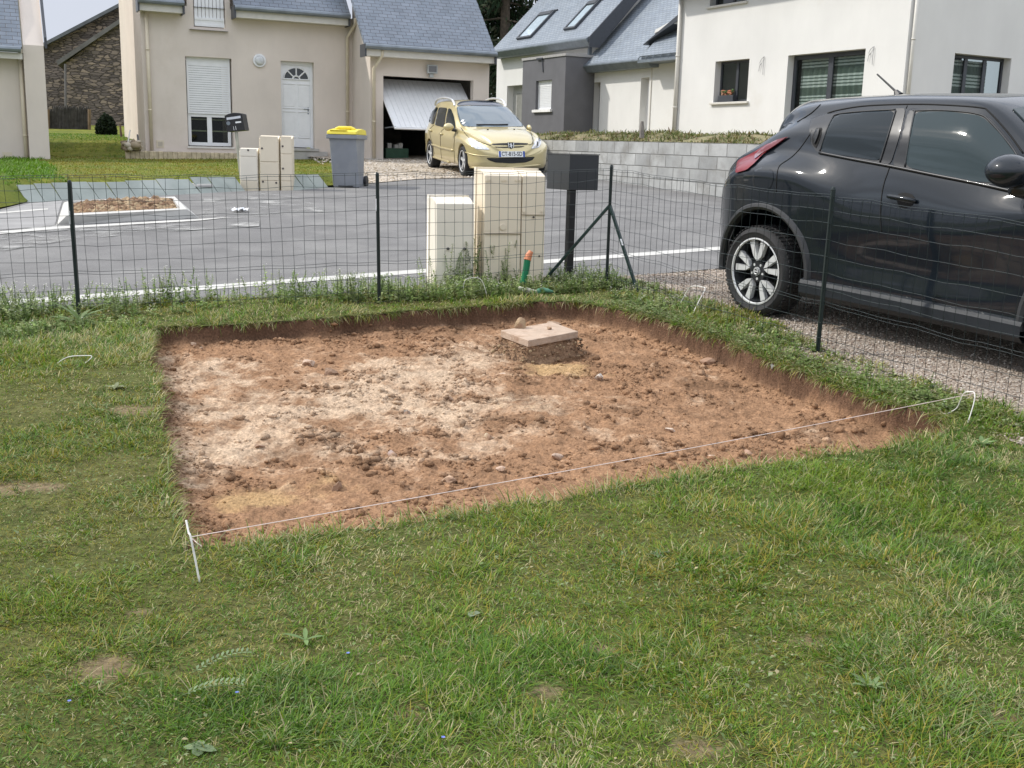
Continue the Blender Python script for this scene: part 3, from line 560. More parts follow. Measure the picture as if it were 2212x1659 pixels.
arc=[FM.P(cx+.30*math.cos(math.pi*i/k),fz+.27*math.sin(math.pi*i/k),-.1375) for i in range(k+1)]; g.prism(arc,FM.n*.006); g.build('fanlight_glass',M['glass'],door)
g=MB(); g.tube([FM.P(cx+.31*math.cos(math.pi*i/k),fz+.28*math.sin(math.pi*i/k),-.13) for i in range(k+1)],.016,n=5); g.tube([FM.P(cx-.33,fz,-.13),FM.P(cx+.33,fz,-.13)],.016,n=5)
for i in (45,90,135): r_=math.radians(i); g.tube([FM.P(cx+.07*math.cos(r_),fz+.06*math.sin(r_),-.13),FM.P(cx+.3*math.cos(r_),fz+.27*math.sin(r_),-.13)],.018,n=5)
g.tube([FM.P(cx+.09*math.cos(math.pi*i/6),fz+.08*math.sin(math.pi*i/6),-.13) for i in range(7)],.02,n=5); g.build('fanlight_bars',M['pvc'],door)
g=MB(); g.tube([FM.P(hd[1]-.12,zf+hh*.46,-.14),FM.P(hd[1]-.12,zf+hh*.46,-.09),FM.P(hd[1]-.24,zf+hh*.46,-.09)],.01); g.fbox(FM,hd[1]-.135,hd[1]-.105,zf+hh*.40,zf+hh*.48,-.14,-.132); g.build('door_handle',M['zinc'],door)
b=MB(); b.fbox(FM,hd[0]-.06,hd[1]+.08,zf-.07,zf,-.2,.14); b.fbox(FM,hd[0]-.02,hd[1]+.3,zf-.5,zf-.07,.0,.11); b.build('door_step',M['conc'],H1,bevel=.01)
# bulkhead lamp, vent, floodlight
c=FM.hit(560,131); lamp=MB(); lamp.tube([FM.P(c[0],c[1],.0),FM.P(c[0],c[1],.05)],.155,n=24); lo=lamp.build('wall_lamp',M['pvc'],H1,bevel=.012)
g=MB(); g.tube([FM.P(c[0],c[1],.05),FM.P(c[0],c[1],.08),FM.P(c[0],c[1],.10)],[.115,.10,.06],n=20); g.build('lamp_glass',mat('frosted_glass',(.6,.62,.63),.25),lo,smooth=True)
c=FM.hit(346,311); b=MB(); b.fbox(FM,c[0]-.085,c[0]+.085,c[1]-.085,c[1]+.085,0,.012)
vo=b.build('air_vent',M['pipe'],H1); b=MB()
for i in range(5): b.fbox(FM,c[0]-.05,c[0]+.05,c[1]-.05+i*.022,c[1]-.04+i*.022,.012,.016)
b.build('vent_slats',mat('vent_grey',(.35,.33,.30),.6),vo)
c=FG.hit(930,150); b=MB(); b.fbox(FG,c[0]-.13,c[0]+.13,c[1]-.10,c[1]+.10,.07,.15); b.fbox(FG,c[0]-.05,c[0]+.05,c[1]-.19,c[1]-.10,.0,.10); fl=b.build('floodlight',mat('grey_paint',(.40,.42,.42),.5),H1,bevel=.01)
b=MB(); b.fbox(FG,c[0]-.10,c[0]+.10,c[1]-.07,c[1]+.07,.15,.156); b.build('lamp_glass',glassmat('lampglass',(.12,.12,.12),.1),fl)
# garage: dark interior, tilted up-and-over door, jambs
b=MB(); i0,i1=hg[0]-.25,hg[1]+.2
for q in ([(i0,-.2),(i0,-6)],[(i0,-6),(i1,-6)],[(i1,-6),(i1,-.2)]):
    (a,d),(c,e)=q; b.face([FG.P(a,gfloor,d),FG.P(c,gfloor,e),FG.P(c,geave,e),FG.P(a,geave,d)])
b.face([FG.P(i0,gfloor,-.0),FG.P(i1,gfloor,-.0),FG.P(i1,gfloor,-6),FG.P(i0,gfloor,-6)]); b.face([FG.P(i0,geave,-.2),FG.P(i1,geave,-.2),FG.P(i1,geave,-6),FG.P(i0,geave,-6)])
b.build('garage_interior',mat('garage_inside',(.22,.22,.21),.9,var=.2),H1)
b=MB(); b.fbox(FG,hg[0]-.4,hg[1]+.3,gfloor-.5,gfloor+.02,-.2,.12); b.build('garage_threshold',M['conc'],H1)
gh=hg[3]-gfloor
# door leaf: top tilts inwards, bottom swings out. bottom edge through V(850,277)
zb_=FG.hit(850,277,.75)[1]; pz=hg[3]-.10; of_t=-.75; of_b=.78; zt_=hg[3]-.03
def dP(t,a,off=0):
    z=zb_+(zt_-zb_)*t; o=of_b+(of_t-of_b)*t; return FG.P(a,z,o)
aL=hg[0]+.03; aR=hg[1]-.04
nrm=(dP(0,aR)-dP(0,aL)).cross(dP(1,aL)-dP(0,aL)).normalized(); 
if nrm.dot(FG.n)<0: nrm=-nrm
b=MB(); b.prism([dP(0,aL),dP(0,aR),dP(1,aR),dP(1,aL)],-nrm*.03)
gd=b.build('garage_door',M['pvc'],H1)
b=MB(); nb=17
for i in range(nb):
    x=aL+.04+(aR-aL-.08)*i/nb; x2=aL+.04+(aR-aL-.08)*(i+1)/nb-.012
    b.prism([dP(.02,x)+nrm*.0,dP(.02,x2),dP(.98,x2),dP(.98,x)],nrm*.012)
b.build('door_boards',M['pvc'],gd)
b=MB(); b.tube([FG.P(hg[0]+.05,gfloor+.75,-.05),dP(.03,aL+.02)],.015,n=5); b.build('door_arm',M['zinc'],gd); b=MB(); b.tube([FG.P(hg[1]-.06,gfloor+.75,-.05),dP(.03,aR-.02)],.015,n=5); b.build('door_arm',M['zinc'],gd)
# things inside garage
cr=thing('crate','green plastic crate on the garage floor just inside the open door','crate',FG.P(hg[0]+.42,gfloor,-.6)); 
b=MB(); cx_,cz_=hg[0]+.5,gfloor+.02
for (o0,o1,a0,a1) in ((-.8,-.78,-.3,.3),(-.45,-.43,-.3,.3),(-.8,-.43,-.3,-.28),(-.8,-.43,.28,.3)): b.fbox(FG,cx_+a0,cx_+a1,cz_,cz_+.26,o0,o1)
b.fbox(FG,cx_-.3,cx_+.3,cz_,cz_+.02,-.8,-.43); b.build('crate_body',mat('crate_green',(.03,.10,.06),.5),cr)
b=MB()
for i,(x,h) in enumerate(((-.15,.12),(.03,.09),(.14,.13))): b.fbox(FG,cx_+x-.05,cx_+x+.05,cz_+.2,cz_+.26+h,-.66,-.56)
b.build('contents',mat('pale_plastic',(.6,.6,.6),.5),cr)
# brick edging along the facade, rubble by the left corner
eg=thing('brick_edging','low row of upright pale bricks edging the house wall under the shuttered window','edging',FM.P(mL+1,gz(FM.P(mL,0).x,FM.P(mL,0).y),.6))
b=MB(); eL=FM.hit(300,325)[0]-.35; eR=FM.hit(517,325)[0]; zt=FM.hit(400,325)[1]; i=0; x=eL
while x<eR: 
    w_=.10+.012*random.random(); b.fbox(FM,x,x+w_-.004,zt-.34,zt-.04+.012*random.random(),.42,.53+.01*random.random()); x+=w_
b.build('bricks',mat('pale_brick',(.50,.42,.29),.9,var=.3,scale=9,dirt=(.30,.26,.17),dscale=4),eg,bevel=.008,seg=1)
b=MB(); b.face([FM.P(eL,zt-.035,0),FM.P(eL,zt-.035,.43),FM.P(eR,zt-.035,.43),FM.P(eR,zt-.035,0)]); b.build('gravel_fill',M['gravel2'],eg)
# ---------- H0 : neighbour house at the far left
F0=Face((0,0),A1); p0=at(62,345,24.0); F0.o=Vector((p0.x,p0.y,0)); 
H0=thing('house','beige house end at the left edge with slate roof, gutter and downpipe','house',(p0.x,p0.y,gz(p0.x,p0.y)))
z0e=F0.hit(40,114)[1]; zb0=F0.hit(20,345)[1]-.4
b=MB(); b.face([F0.P(-9,zb0),F0.P(.02,zb0),F0.P(.02,z0e),F0.P(-9,z0e)])
# protruding parapet gable: profile rises towards the back
pa=F0.hit(64,300)[0]; 
par_=[(0.28,zb0),(0.28,z0e+.15),(-.35,z0e+.95),(-4,z0e+4.9),(-4,zb0)]
F0b=F0
for a in (0.02,0.42):
    b.face([F0.P(a,z,o) for o,z in (par_ if a>.1 else par_[::-1])])
b.face([F0.P(.02,zb0,.28),F0.P(.42,zb0,.28),F0.P(.42,z0e+.15,.28),F0.P(.02,z0e+.15,.28)]); b.face([F0.P(.02,z0e+.15,.28),F0.P(.42,z0e+.15,.28),F0.P(.42,z0e+4.9,-4),F0.P(.02,z0e+4.9,-4)])
b.build('wall',M['beige'],H0)
roofslab('roof',F0,H0,[(-9,-.35,z0e+.1),(.0,-.35,z0e+.1),(.0,4,z0e+.1+4.35*1.1),(-9,4,z0e+.1+4.35*1.1)])
b=MB(); b.prism([F0.P(.44,z0e+.1,.30),F0.P(.44,z0e+.32,.30),F0.P(.44,z0e+5.1,-4),F0.P(.44,z0e+4.85,-4)],F0.e*.05); b.build('verge_trim',M['alu'],H0)
gutter(F0,H0,-9,-.02,z0e+.04,.40); b=MB(); b.fbox(F0,-9,-.0,z0e-.15,z0e-.03,.25,.335); b.build('fascia',M['fascia'],H0)
a=F0.hit(48,200)[0]; downpipe(F0,H0,a,z0e,zb0,.07)
c=F0.hit(16,338); b=MB(); b.fbox(F0,c[0]-.09,c[0]+.09,c[1]-.09,c[1]+.09,0,.012); b.build('air_vent',M['pipe'],H0)
# ---------- old stone barn between the two
M['stone']=None
def stonemat():
    m,n,b=nodes('rubble_stone'); b.inputs['Roughness'].default_value=.95; tcn=N(n,'TexCoord'); mp_=N(n,'Mapping'); mp_.inputs['Scale'].default_value=(3.4,3.4,11); lk(n,tcn.outputs['Object'],mp_.inputs[0])
    nz=N(n,'TexNoise',Scale=1.5,Detail=3.); lk(n,mp_.outputs[0],nz.inputs['Vector']); mx_=N(n,'VectorMath',operation='MULTIPLY_ADD'); lk(n,nz.outputs['Color'],mx_.inputs[0]); mx_.inputs[1].default_value=(.5,.5,.5); lk(n,mp_.outputs[0],mx_.inputs[2])
    v=N(n,'TexVoronoi',Scale=1.); lk(n,mx_.outputs[0],v.inputs['Vector']); v2=N(n,'TexVoronoi',Scale=1.,feature='DISTANCE_TO_EDGE'); lk(n,mx_.outputs[0],v2.inputs['Vector'])
    s=N(n,'SeparateColor'); lk(n,v.outputs['Color'],s.inputs[0]); r=N(n,'ValToRGB'); e=r.color_ramp.elements; e[0].color=(.12,.10,.09,1); e[1].color=(.34,.27,.21,1); x=e.new(.5); x.color=(.20,.165,.145,1); lk(n,s.outputs[0],r.inputs[0])
    r2=N(n,'ValToRGB'); r2.color_ramp.elements[0].position=.0; r2.color_ramp.elements[1].position=.09; lk(n,v2.outputs['Distance'],r2.inputs[0])
    mm=N(n,'Mix',data_type='RGBA'); mm.inputs[6].default_value=(.10,.085,.075,1); lk(n,r2.outputs[0],mm.inputs[0]); lk(n,r.outputs[0],mm.inputs[7]); lk(n,mm.outputs[2],b.inputs['Base Color'])
    bp=N(n,'Bump',Strength=.9,Distance=.05); lk(n,r2.outputs[0],bp.inputs['Height']); lk(n,bp.outputs[0],b.inputs['Normal']); return m
M['stone']=stonemat()
def gable(par,pts,y,th,roof_edge,mname='wall',m_=None,over=.25):
    P=[at(u,v,y) for u,v in pts]; b=MB(); b.prism(P,(th*-.35,th,0)); b.build(mname,m_ or M['stone'],par)
bn=thing('stone_barn','old dark rubble stone barn with sloping slate roof seen between two beige houses','barn',at(180,300,44))
gable(bn,[(84,330),(84,103),(283,0),(420,-70),(420,330)],45,9,None)
b=MB(); P=[at(u,v,44.6) for u,v in ((84,97),(283,-7),(420,-78),(420,-70),(283,1),(84,105))]; b.prism(P,(-3.3,10,0)); b.build('roof',mat('old_slate',(.13,.14,.145),.7,var=.25,scale=3),bn)
b=MB(); P=[at(u,v,41) for u,v in ((142,330),(142,135),(165,118),(283,32),(283,330))]; b.prism(P,(-1.2,3.5,0)); b.build('wall',M['stone'],bn)
b=MB(); P=[at(u,v,40.8) for u,v in ((121,132),(283,24),(283,34),(125,141))]; b.prism(P,(-1.3,4,0)); b.build('roof',mat('old_coping',(.15,.145,.135),.8,var=.25,scale=3),bn)
b=MB(); b.tube([at(141,138,40.7),at(142,245,40.7)],.045,n=8); b.build('downpipe',mat('old_pipe',(.16,.15,.15),.7),bn)
b=MB(); P=[at(u,v,46.5) for u,v in ((262,40),(262,6),(306,-8),(306,20))]; P2=[at(u,v,46.4) for u,v in ((257,6),(257,1),(284,-4),(284,2))]
b.prism(P,(0,1.2,0)); b.prism(P2,(0,1.3,0)); b.build('chimney',mat('chimney_render',(.50,.50,.50),.9),bn)
# ---------- white house with two wings (right) -------------------------------------------------
A2=29; c0=at(1945,250,24.0)
e2v=Vector((-math.sin(math.radians(A2)),math.cos(math.radians(A2)),0)); e1v=Vector((math.cos(math.radians(A2)),math.sin(math.radians(A2)),0))
FB=Face((c0.x,c0.y),A2+90); FB.n=-e1v                       # long sunlit face, s grows away from the camera (leftwards)
FR=Face((c0.x,c0.y),A2)                                     # shaded face, s grows to the right
zfl=FB.hit(1700,292)[1]
H2=thing('house','large white rendered house with dark framed windows on the raised terrace','house',(c0.x,c0.y,zfl))
sB=FB.hit(1466,150)[0]; zE=FB.hit(1466,-24)[1]; zTop=zE
hwn=rect(FB,1546,130,1613,218); hwn=(hwn[0],hwn[1],FB.hit(1580,220)[1],FB.hit(1580,130)[1])
hp=rect(FB,1703,118,1853,300); hp=(hp[0],hp[1],zfl-.05,FB.hit(1778,113)[1]); hwr=rect(FR,2063,116,2175,215); hwr=(hwr[0],hwr[1],FR.hit(2110,232)[1],FR.hit(2110,119)[1])
hup=rect(FB,1540,-100,1612,2)
b=MB(); wall_holes(b,FB,-0.0,sB,zfl-1.2,zTop,[hwn,hp,(hup[0],hup[1],hup[2],zTop)],reveal=.24); 
b.cm=0; b.face([FB.P(sB,zfl-1.2,0),FB.P(sB,zfl-1.2,-8),FB.P(sB,zTop,-8),FB.P(sB,zTop+4.5,-4),FB.P(sB,zTop,0)])
wall_holes(b,FR,0,9,zfl-1.2,zTop,[hwr],reveal=.24)
b.face([FR.P(0,zTop),FR.P(8,zTop),FR.P(4,zTop+4.5)])
b.build('wall',M['white_render'],H2)
for sgn in (0,1):
    if sgn==0: roofslab('roof',FB,H2,[(-.3,-.45,zTop-.05),(sB+.2,-.45,zTop-.05),(sB+.2,4,zTop+4.7),(-.3,4,zTop+4.7)])
    else: roofslab('roof',FB,H2,[(-.3,8.4,zTop-.1),(sB+.2,8.4,zTop-.1),(sB+.2,4,zTop+4.7),(-.3,4,zTop+4.7)])
gutter(FB,H2,-.3,sB+.2,zTop-.06,.5)
a=FB.hit(1944,100)[0]+.07; downpipe(FR,H2,.10,zTop,zfl-.3,.06,m_=M['fascia'])
a=FB.hit(1470,100)[0]; downpipe(FB,H2,a,zTop,FB.hit(1464,290)[1]-.2,.07,m_=M['fascia'],r=.055)
# small window
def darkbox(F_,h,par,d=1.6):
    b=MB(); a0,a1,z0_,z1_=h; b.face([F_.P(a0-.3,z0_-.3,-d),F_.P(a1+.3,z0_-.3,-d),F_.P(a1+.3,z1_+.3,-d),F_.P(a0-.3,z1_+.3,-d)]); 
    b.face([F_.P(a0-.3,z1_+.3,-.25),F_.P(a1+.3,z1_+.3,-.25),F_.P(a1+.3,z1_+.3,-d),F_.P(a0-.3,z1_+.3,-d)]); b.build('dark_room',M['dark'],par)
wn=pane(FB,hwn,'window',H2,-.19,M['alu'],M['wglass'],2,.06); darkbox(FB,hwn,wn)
b=MB(); b.fbox(FB,hwn[0]-.08,hwn[1]+.08,hwn[2]-.055,hwn[2],-.19,.07); b.build('window_sill',M['fascia'],H2,bevel=.006)
fbx=thing('flower_box','dark window box with orange flowers inside the small white house window','flower box',FB.P((hwn[0]+hwn[1])/2,hwn[2],-.1))
cA=hwn[1]-.42; b=MB(); b.fbox(FB,cA-.32,cA+.28,hwn[2]+.005,hwn[2]+.17,-.18,-.03); b.build('trough',M['alu'],fbx,bevel=.01)
CA=Acc(); k=60; rr=rng.random((k,3)); Pq=np.array([FB.P(cA-.2+.45*r[0],hwn[2]+.18+.12*r[1],-.16+.1*r[2])[:] for r in rr])
CA.add(*lumps(Pq[:,0],Pq[:,1],Pq[:,2],rng.uniform(.02,.04,k),np.array([(.55,.22,.13),(.08,.14,.05),(.5,.3,.2)])[rng.integers(0,3,k)])); CA.build('flowers',M['stonec'],parent=fbx,smooth=False)
# patio door with striped sheer curtains
def curtain(F_,a0,a1,z0_,z1_,off,par,m_):
    n=60; b=MB(); pr=None
    for i in range(n+1):
        a=a0+(a1-a0)*i/n; o=off+.02*math.sin(i*1.25)+.01*math.sin(i*2.9)
        if pr: b.face([F_.P(pr[0],z0_,pr[1]),F_.P(a,z0_,o),F_.P(a,z1_,o),F_.P(pr[0],z1_,pr[1])])
        pr=(a,o)
    return b.build('curtain',m_,par,weld=True,smooth=True)
def curtmat():
    m,n,b=nodes('striped_voile'); b.inputs['Roughness'].default_value=.9; tcn=N(n,'TexCoord'); g=N(n,'NewGeometry'); s=N(n,'SeparateXYZ'); lk(n,g.outputs['Position'],s.inputs[0])
    w1=N(n,'Math',operation='MULTIPLY'); lk(n,s.outputs[2],w1.inputs[0]); w1.inputs[1].default_value=1/.46; f=N(n,'Math',operation='FRACT'); lk(n,w1.outputs[0],f.inputs[0])
    w2=N(n,'Math',operation='MULTIPLY'); lk(n,s.outputs[2],w2.inputs[0]); w2.inputs[1].default_value=1/.075; f2=N(n,'Math',operation='FRACT'); lk(n,w2.outputs[0],f2.inputs[0])
    c1=N(n,'Math',operation='LESS_THAN'); lk(n,f.outputs[0],c1.inputs[0]); c1.inputs[1].default_value=.6; c2=N(n,'Math',operation='LESS_THAN'); lk(n,f2.outputs[0],c2.inputs[0]); c2.inputs[1].default_value=.6
    mm=N(n,'Math',operation='MULTIPLY'); lk(n,c1.outputs[0],mm.inputs[0]); lk(n,c2.outputs[0],mm.inputs[1])
    x=N(n,'Mix',data_type='RGBA'); lk(n,mm.outputs[0],x.inputs[0]); x.inputs[6].default_value=(.17,.21,.185,1); x.inputs[7].default_value=(.92,.92,.92,1); lk(n,x.outputs[2],b.inputs['Base Color']); return m
M['voile']=curtmat()
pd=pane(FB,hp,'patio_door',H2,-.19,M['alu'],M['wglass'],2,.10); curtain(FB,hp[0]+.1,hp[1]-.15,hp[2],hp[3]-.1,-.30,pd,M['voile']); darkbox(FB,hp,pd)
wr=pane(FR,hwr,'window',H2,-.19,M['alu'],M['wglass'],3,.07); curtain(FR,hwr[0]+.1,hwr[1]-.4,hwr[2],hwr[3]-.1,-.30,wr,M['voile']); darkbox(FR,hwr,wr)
b=MB(); b.fbox(FR,hwr[0]-.08,hwr[1]+.08,hwr[2]-.055,hwr[2],-.19,.07); b.build('window_sill',M['fascia'],H2,bevel=.006)
b=MB(); b.fbox(FB,hup[0]-.08,hup[1]+.08,hup[2]-.055,hup[2],-.19,.07); b.build('window_sill',M['fascia'],H2,bevel=.006)
hu=pane(FB,(hup[0],hup[1],hup[2],zTop),'window',H2,-.19,M['alu'],M['glass'],2,.06)
# bare lamp wires
def wires(F_,u,v,par,sc=1):
    c=F_.hit(u,v); b=MB(); P_=lambda a,z: F_.P(c[0]-a*sc,c[1]+z*sc,.03)
    b.tube([F_.P(c[0],c[1],0),P_(0,0),P_(-.08,-.05),P_(-.13,-.13),P_(-.11,-.19),P_(-.07,-.15),P_(-.13,-.2),P_(-.15,-.33)],.006,n=4); b.tube([P_(0,0),P_(.01,-.15),P_(0,-.3),P_(.01,-.42)],.006,n=4)
    b.build('lamp_wire',mat('grey_wire',(.22,.23,.24),.5),par)
wires(FB,1652,123,H2); wires(FB,1889,101,H2,.9)
# ---------- house with skylights, grey porch and link (further left/back)
q0=at(1400,290,39.0); FL=Face((q0.x,q0.y),A2+90); FL.n=-e1v
H3=thing('house','white rendered house with two skylights in its slate roof and a dark grey porch','house',(q0.x,q0.y,q0.z))
zF3=q0.z-.05; sl0=-5.0; sl1=FL.hit(1276,200)[0]; sv0=FL.hit(1268,200)[0]; sv1=FL.hit(1072,200)[0]
zl=FL.hit(1410,133)[1]; zv=FL.hit(1160,104)[1]
dl=rect(FL,1384,169,1404,296); dl=(dl[0]-.45,dl[1]+.0,zF3-.1,FL.hit(1395,167.5)[1]); dl=(FL.hit(1401.5,200)[0],FL.hit(1383.5,200)[0],dl[2],dl[3])
dm2=(FL.hit(1294.5,250)[0],FL.hit(1284,250)[0]+.2,zF3-.1,FL.hit(1288,178)[1]); dv=(FL.hit(1129,250)[0]-.4,FL.hit(1094,250)[0],zF3-.1,FL.hit(1105,185)[1])
b=MB(); wall_holes(b,FL,sl0,sl1,zF3-1,zl,[dl,dm2],reveal=.3)
wall_holes(b,FL,sl1,sv1,zF3-1,zv,[dv],reveal=.3)
WD=8.0; zr=zv+WD/2*1.0
b.face([FL.P(sl1,zF3-1,-WD),FL.P(sl1,zF3-1,0),FL.P(sl1,zv,0),FL.P(sl1,zr,-WD/2),FL.P(sl1,zv,-WD)][::-1]); b.face([FL.P(sv1,zF3-1,-WD),FL.P(sv1,zF3-1,0),FL.P(sv1,zv,0),FL.P(sv1,zr,-WD/2),FL.P(sv1,zv,-WD)])
b.build('wall',M['white_render'],H3)
# roofs
ze=FL.hit(1160,95,.45)[1]; r0=FL.hit(1270,78,.45)[0]-.08; r1=FL.hit(1064,108,.45)[0]+.1; PT=1.0
M['slate2']=brickmat('roof_slate_far',(.20,.235,.28),(.245,.28,.32),(.07,.08,.09),.22,.12,.008,rough=.45,bump=.4,noise=.12,nscale=2)
roofslab('roof',FL,H3,[(r0,-.45,ze),(r1,-.45,ze),(r1,WD/2,ze+PT*(WD/2+.45)),(r0,WD/2,ze+PT*(WD/2+.45))],th=.10,mt=M['slate2'])
b=MB(); b.prism([FL.P(r0-.03,ze-.38,.48),FL.P(r0-.03,ze-.02,.48),FL.P(r0-.03,ze+PT*(WD/2+.45)-.0,-WD/2),FL.P(r0-.03,ze+PT*(WD/2+.45)-.32,-WD/2),FL.P(r0-.03,ze-.38,.05)],-FL.e*.05); b.build('verge_board',M['alu'],H3)
def eavebox(F_,a0,a1,z,par,off=.45,h=.2,slope=.16):
    b=MB(); b.prism([F_.P(a0,z,off),F_.P(a0,z-h*.35,off+.12),F_.P(a0,z-h*.55,off+.12),F_.P(a0,z-h-.12,off-.05),F_.P(a0,z-h-.12,.002),F_.P(a0,z-.1,.002)],F_.e*(a1-a0)); return b.build('gutter',M['zinc'],par)
eavebox(FL,r0,r1,ze,H3)
# skylights
def velux(s0,s1,d0,d1):
    zz=lambda d: ze+PT*(d+.45); n=Vector((0,0,0)); A_=FL.P(s0,zz(d0),-d0); B_=FL.P(s1,zz(d0),-d0); C_=FL.P(s1,zz(d1),-d1); D__=FL.P(s0,zz(d1),-d1); n=(B_-A_).cross(D__-A_).normalized(); n=n if n.z>0 else -n
    up_=(D__-A_).normalized(); r_=(B_-A_).normalized(); fr=MB(); w_=.09; L=(D__-A_).length; W_=(B_-A_).length
    def bx(x0_,x1_,y0_,y1_,h0,h1,mb): mb.box(A_+r_*(x0_+x1_)/2+up_*(y0_+y1_)/2+n*(h0+h1)/2,r_*(x1_-x0_),up_*(y1_-y0_),n*(h1-h0))
    bx(0,w_,0,L,.0,.10,fr); bx(W_-w_,W_,0,L,.0,.10,fr); bx(w_,W_-w_,0,w_,0,.10,fr); bx(w_,W_-w_,L-.2,L,0,.12,fr); bx(-.1,W_+.1,L+.03,L+.10,0,.06,fr)
    o=fr.build('skylight',M['alu'],H3,bevel=.006,seg=1); g=MB(); bx(w_,W_-w_,w_,L-.2,.03,.06,g); g.build('glass_pane',mat('sky_glass',(.42,.50,.56),.08,spec=.9),o)
def dsky(u,v):   # point on roof plane -> (s,depth)
    A_=FL.P(r0,ze,.45); B_=FL.P(r1,ze,.45); C_=FL.P(r0,ze+PT*3,-2.55); n=(B_-A_).cross(C_-A_).normalized(); p=onplane(u,v,A_,n); q=p-FL.o; return q.dot(FL.e),-(q.dot(FL.n))
for bl,br,tl in (((1117,87),(1149,81),(1144,48)),((1219,67),(1247,59),(1248,23))):
    a,b_,c=dsky(*bl),dsky(*br),dsky(*tl); velux(min(a[0],b_[0]),max(a[0],b_[0]),a[1],max(c[1],a[1]+1.1))
# link roof: left steep part + right shallower part
zl2=FL.hit(1410,122,.4)[1]; lk0=FL.hit(1396,122,.4)[0]; lk1=FL.hit(1262,135,.4)[0]
roofslab('roof',FL,H3,[(lk0-4,-.4,zl2),(sl1-.02,-.4,zl2),(sl1-.02,6,zl2+6.4),(lk0-4,6,zl2+6.4)],th=.08,mt=M['slate2'])
eavebox(FL,lk0-.2,sl1+.12,zl2,H3,.4)
# lower, shallower roof over the service door, stands in front of the link roof
lk2=sl0
def dlink(u,v,pit_,z0_):
    A_=FL.P(0,z0_,.4); B_=FL.P(3,z0_,.4); C_=FL.P(0,z0_+pit_*3,.4-3); n=(B_-A_).cross(C_-A_).normalized(); p=onplane(u,v,A_,n); q=p-FL.o; return q.dot(FL.e),-(q.dot(FL.n)),p.z
zb2=FL.hit(1410,127,.5)[1]
roofslab('roof',FL,H3,[(lk2,-.6,zb2+.1),(lk0,-.6,zb2+.1),(lk0,1.2,zb2+.1+1.85)],th=.06,mt=M['slate2'])
b=MB(); b.fbox(FL,lk2,lk0+.05,zb2-.12,zb2-.06,.0,.72); b.tube([FL.P(lk2,zb2+.1,.66),FL.P(lk0,zb2+.1,.66)],.02,n=5); b.tube([FL.P(lk2,zb2-.05,.70),FL.P(lk0,zb2-.05,.70)],.02,n=5)
x=lk0
while x>lk2: b.tube([FL.P(x,zb2-.09,.70),FL.P(x,zb2+.04,.72),FL.P(x,zb2+.1,.62)],.018,n=5); x-=.42
b.fbox(FL,lk2,lk0,zb2-.05,zb2+.08,.55,.60); b.build('gutter',M['zinc'],H3)
# dark diagonal verge with pale wall below it
P0=dlink(1387,98,1.0,zl2); P1=dlink(1490,-5,1.0,zl2)
b=MB(); ps=[Vector(onplane(u,v,FL.P(0,0,.25),(FL.n*1.0).normalized())) for u,v in ((1388,97),(1492,8),(1492,26),(1432,66))]
b.prism(ps,-FL.n*.5); b.build('verge_board',M['alu'],H3)
b=MB(); ps=[Vector(onplane(u,v,FL.P(0,0,.22),(FL.n*1.0).normalized())) for u,v in ((1416,64),(1492,22),(1492,34),(1413,72))]
b.prism(ps,-FL.n*.4); b.build('verge_wall',M['white_render'],H3)
# grey porch
px_=FL.hit(1283,200)[0]; FPn=Face((0,0),A2+90); FPn.n=-e1v; FPn.o=FL.o+FL.e*px_+FL.n*1.27; pl=FPn.hit(1128,200)[0]; zt3=FPn.hit(1200,123)[1]
hpw=rect(FPn,1158,175,1190,236); b=MB(); wall_holes(b,FPn,0,pl,zF3-1,zt3,[hpw],reveal=.15)
b.face([FPn.P(0,zF3-1,-1.27),FPn.P(0,zF3-1,0),FPn.P(0,zt3,0),FPn.P(0,zt3,-1.27)][::-1]); b.face([FPn.P(pl,zF3-1,0),FPn.P(pl,zF3-1,-1.27),FPn.P(pl,zt3,-1.27),FPn.P(pl,zt3,0)][::-1]); b.face([FPn.P(0,zt3,0),FPn.P(pl,zt3,0),FPn.P(pl,zt3,-1.27),FPn.P(0,zt3,-1.27)])
b.build('porch_wall',M['grey_render'],H3)
b=MB(); b.fbox(FPn,-.04,pl+.04,zt3,zt3+.09,-1.26,.04); b.build('porch_coping',mat('porch_cap',(.34,.33,.32),.5),H3)
pw=pane(FPn,hpw,'window',H3,-.11,M['pvc'],None,1,.05); b=MB(); z=hpw[2]+.05
while z<hpw[3]-.2: b.fbox(FPn,hpw[0]+.05,hpw[1]-.05,z,z+.05,-.15,-.13); z+=.062
b.fbox(FPn,hpw[0]+.04,hpw[1]-.04,hpw[3]-.22,hpw[3]-.05,-.15,-.125); b.fbox(FPn,hpw[0]+.04,hpw[1]-.04,hpw[2],hpw[3],-.17,-.16); b.build('roller_shutter',M['pvc'],pw)
b=MB(); b.fbox(FPn,hpw[0]-.1,hpw[1]+.1,hpw[2]-.1,hpw[2],-.1,.1); b.build('window_sill',mat('white_sill',(.75,.74,.72),.6),H3,bevel=.008)
c=FPn.hit(1168,127); b=MB(); b.fbox(FPn,c[0]-.22,c[0]+.2,c[1]-.03,c[1]+.03,0,.08); b.tube([FPn.P(c[0]-.18,c[1],.05),FPn.P(c[0]-.24,c[1]-.5,.02)],.02,n=5); b.build('lamp_wire',M['alu'],H3)
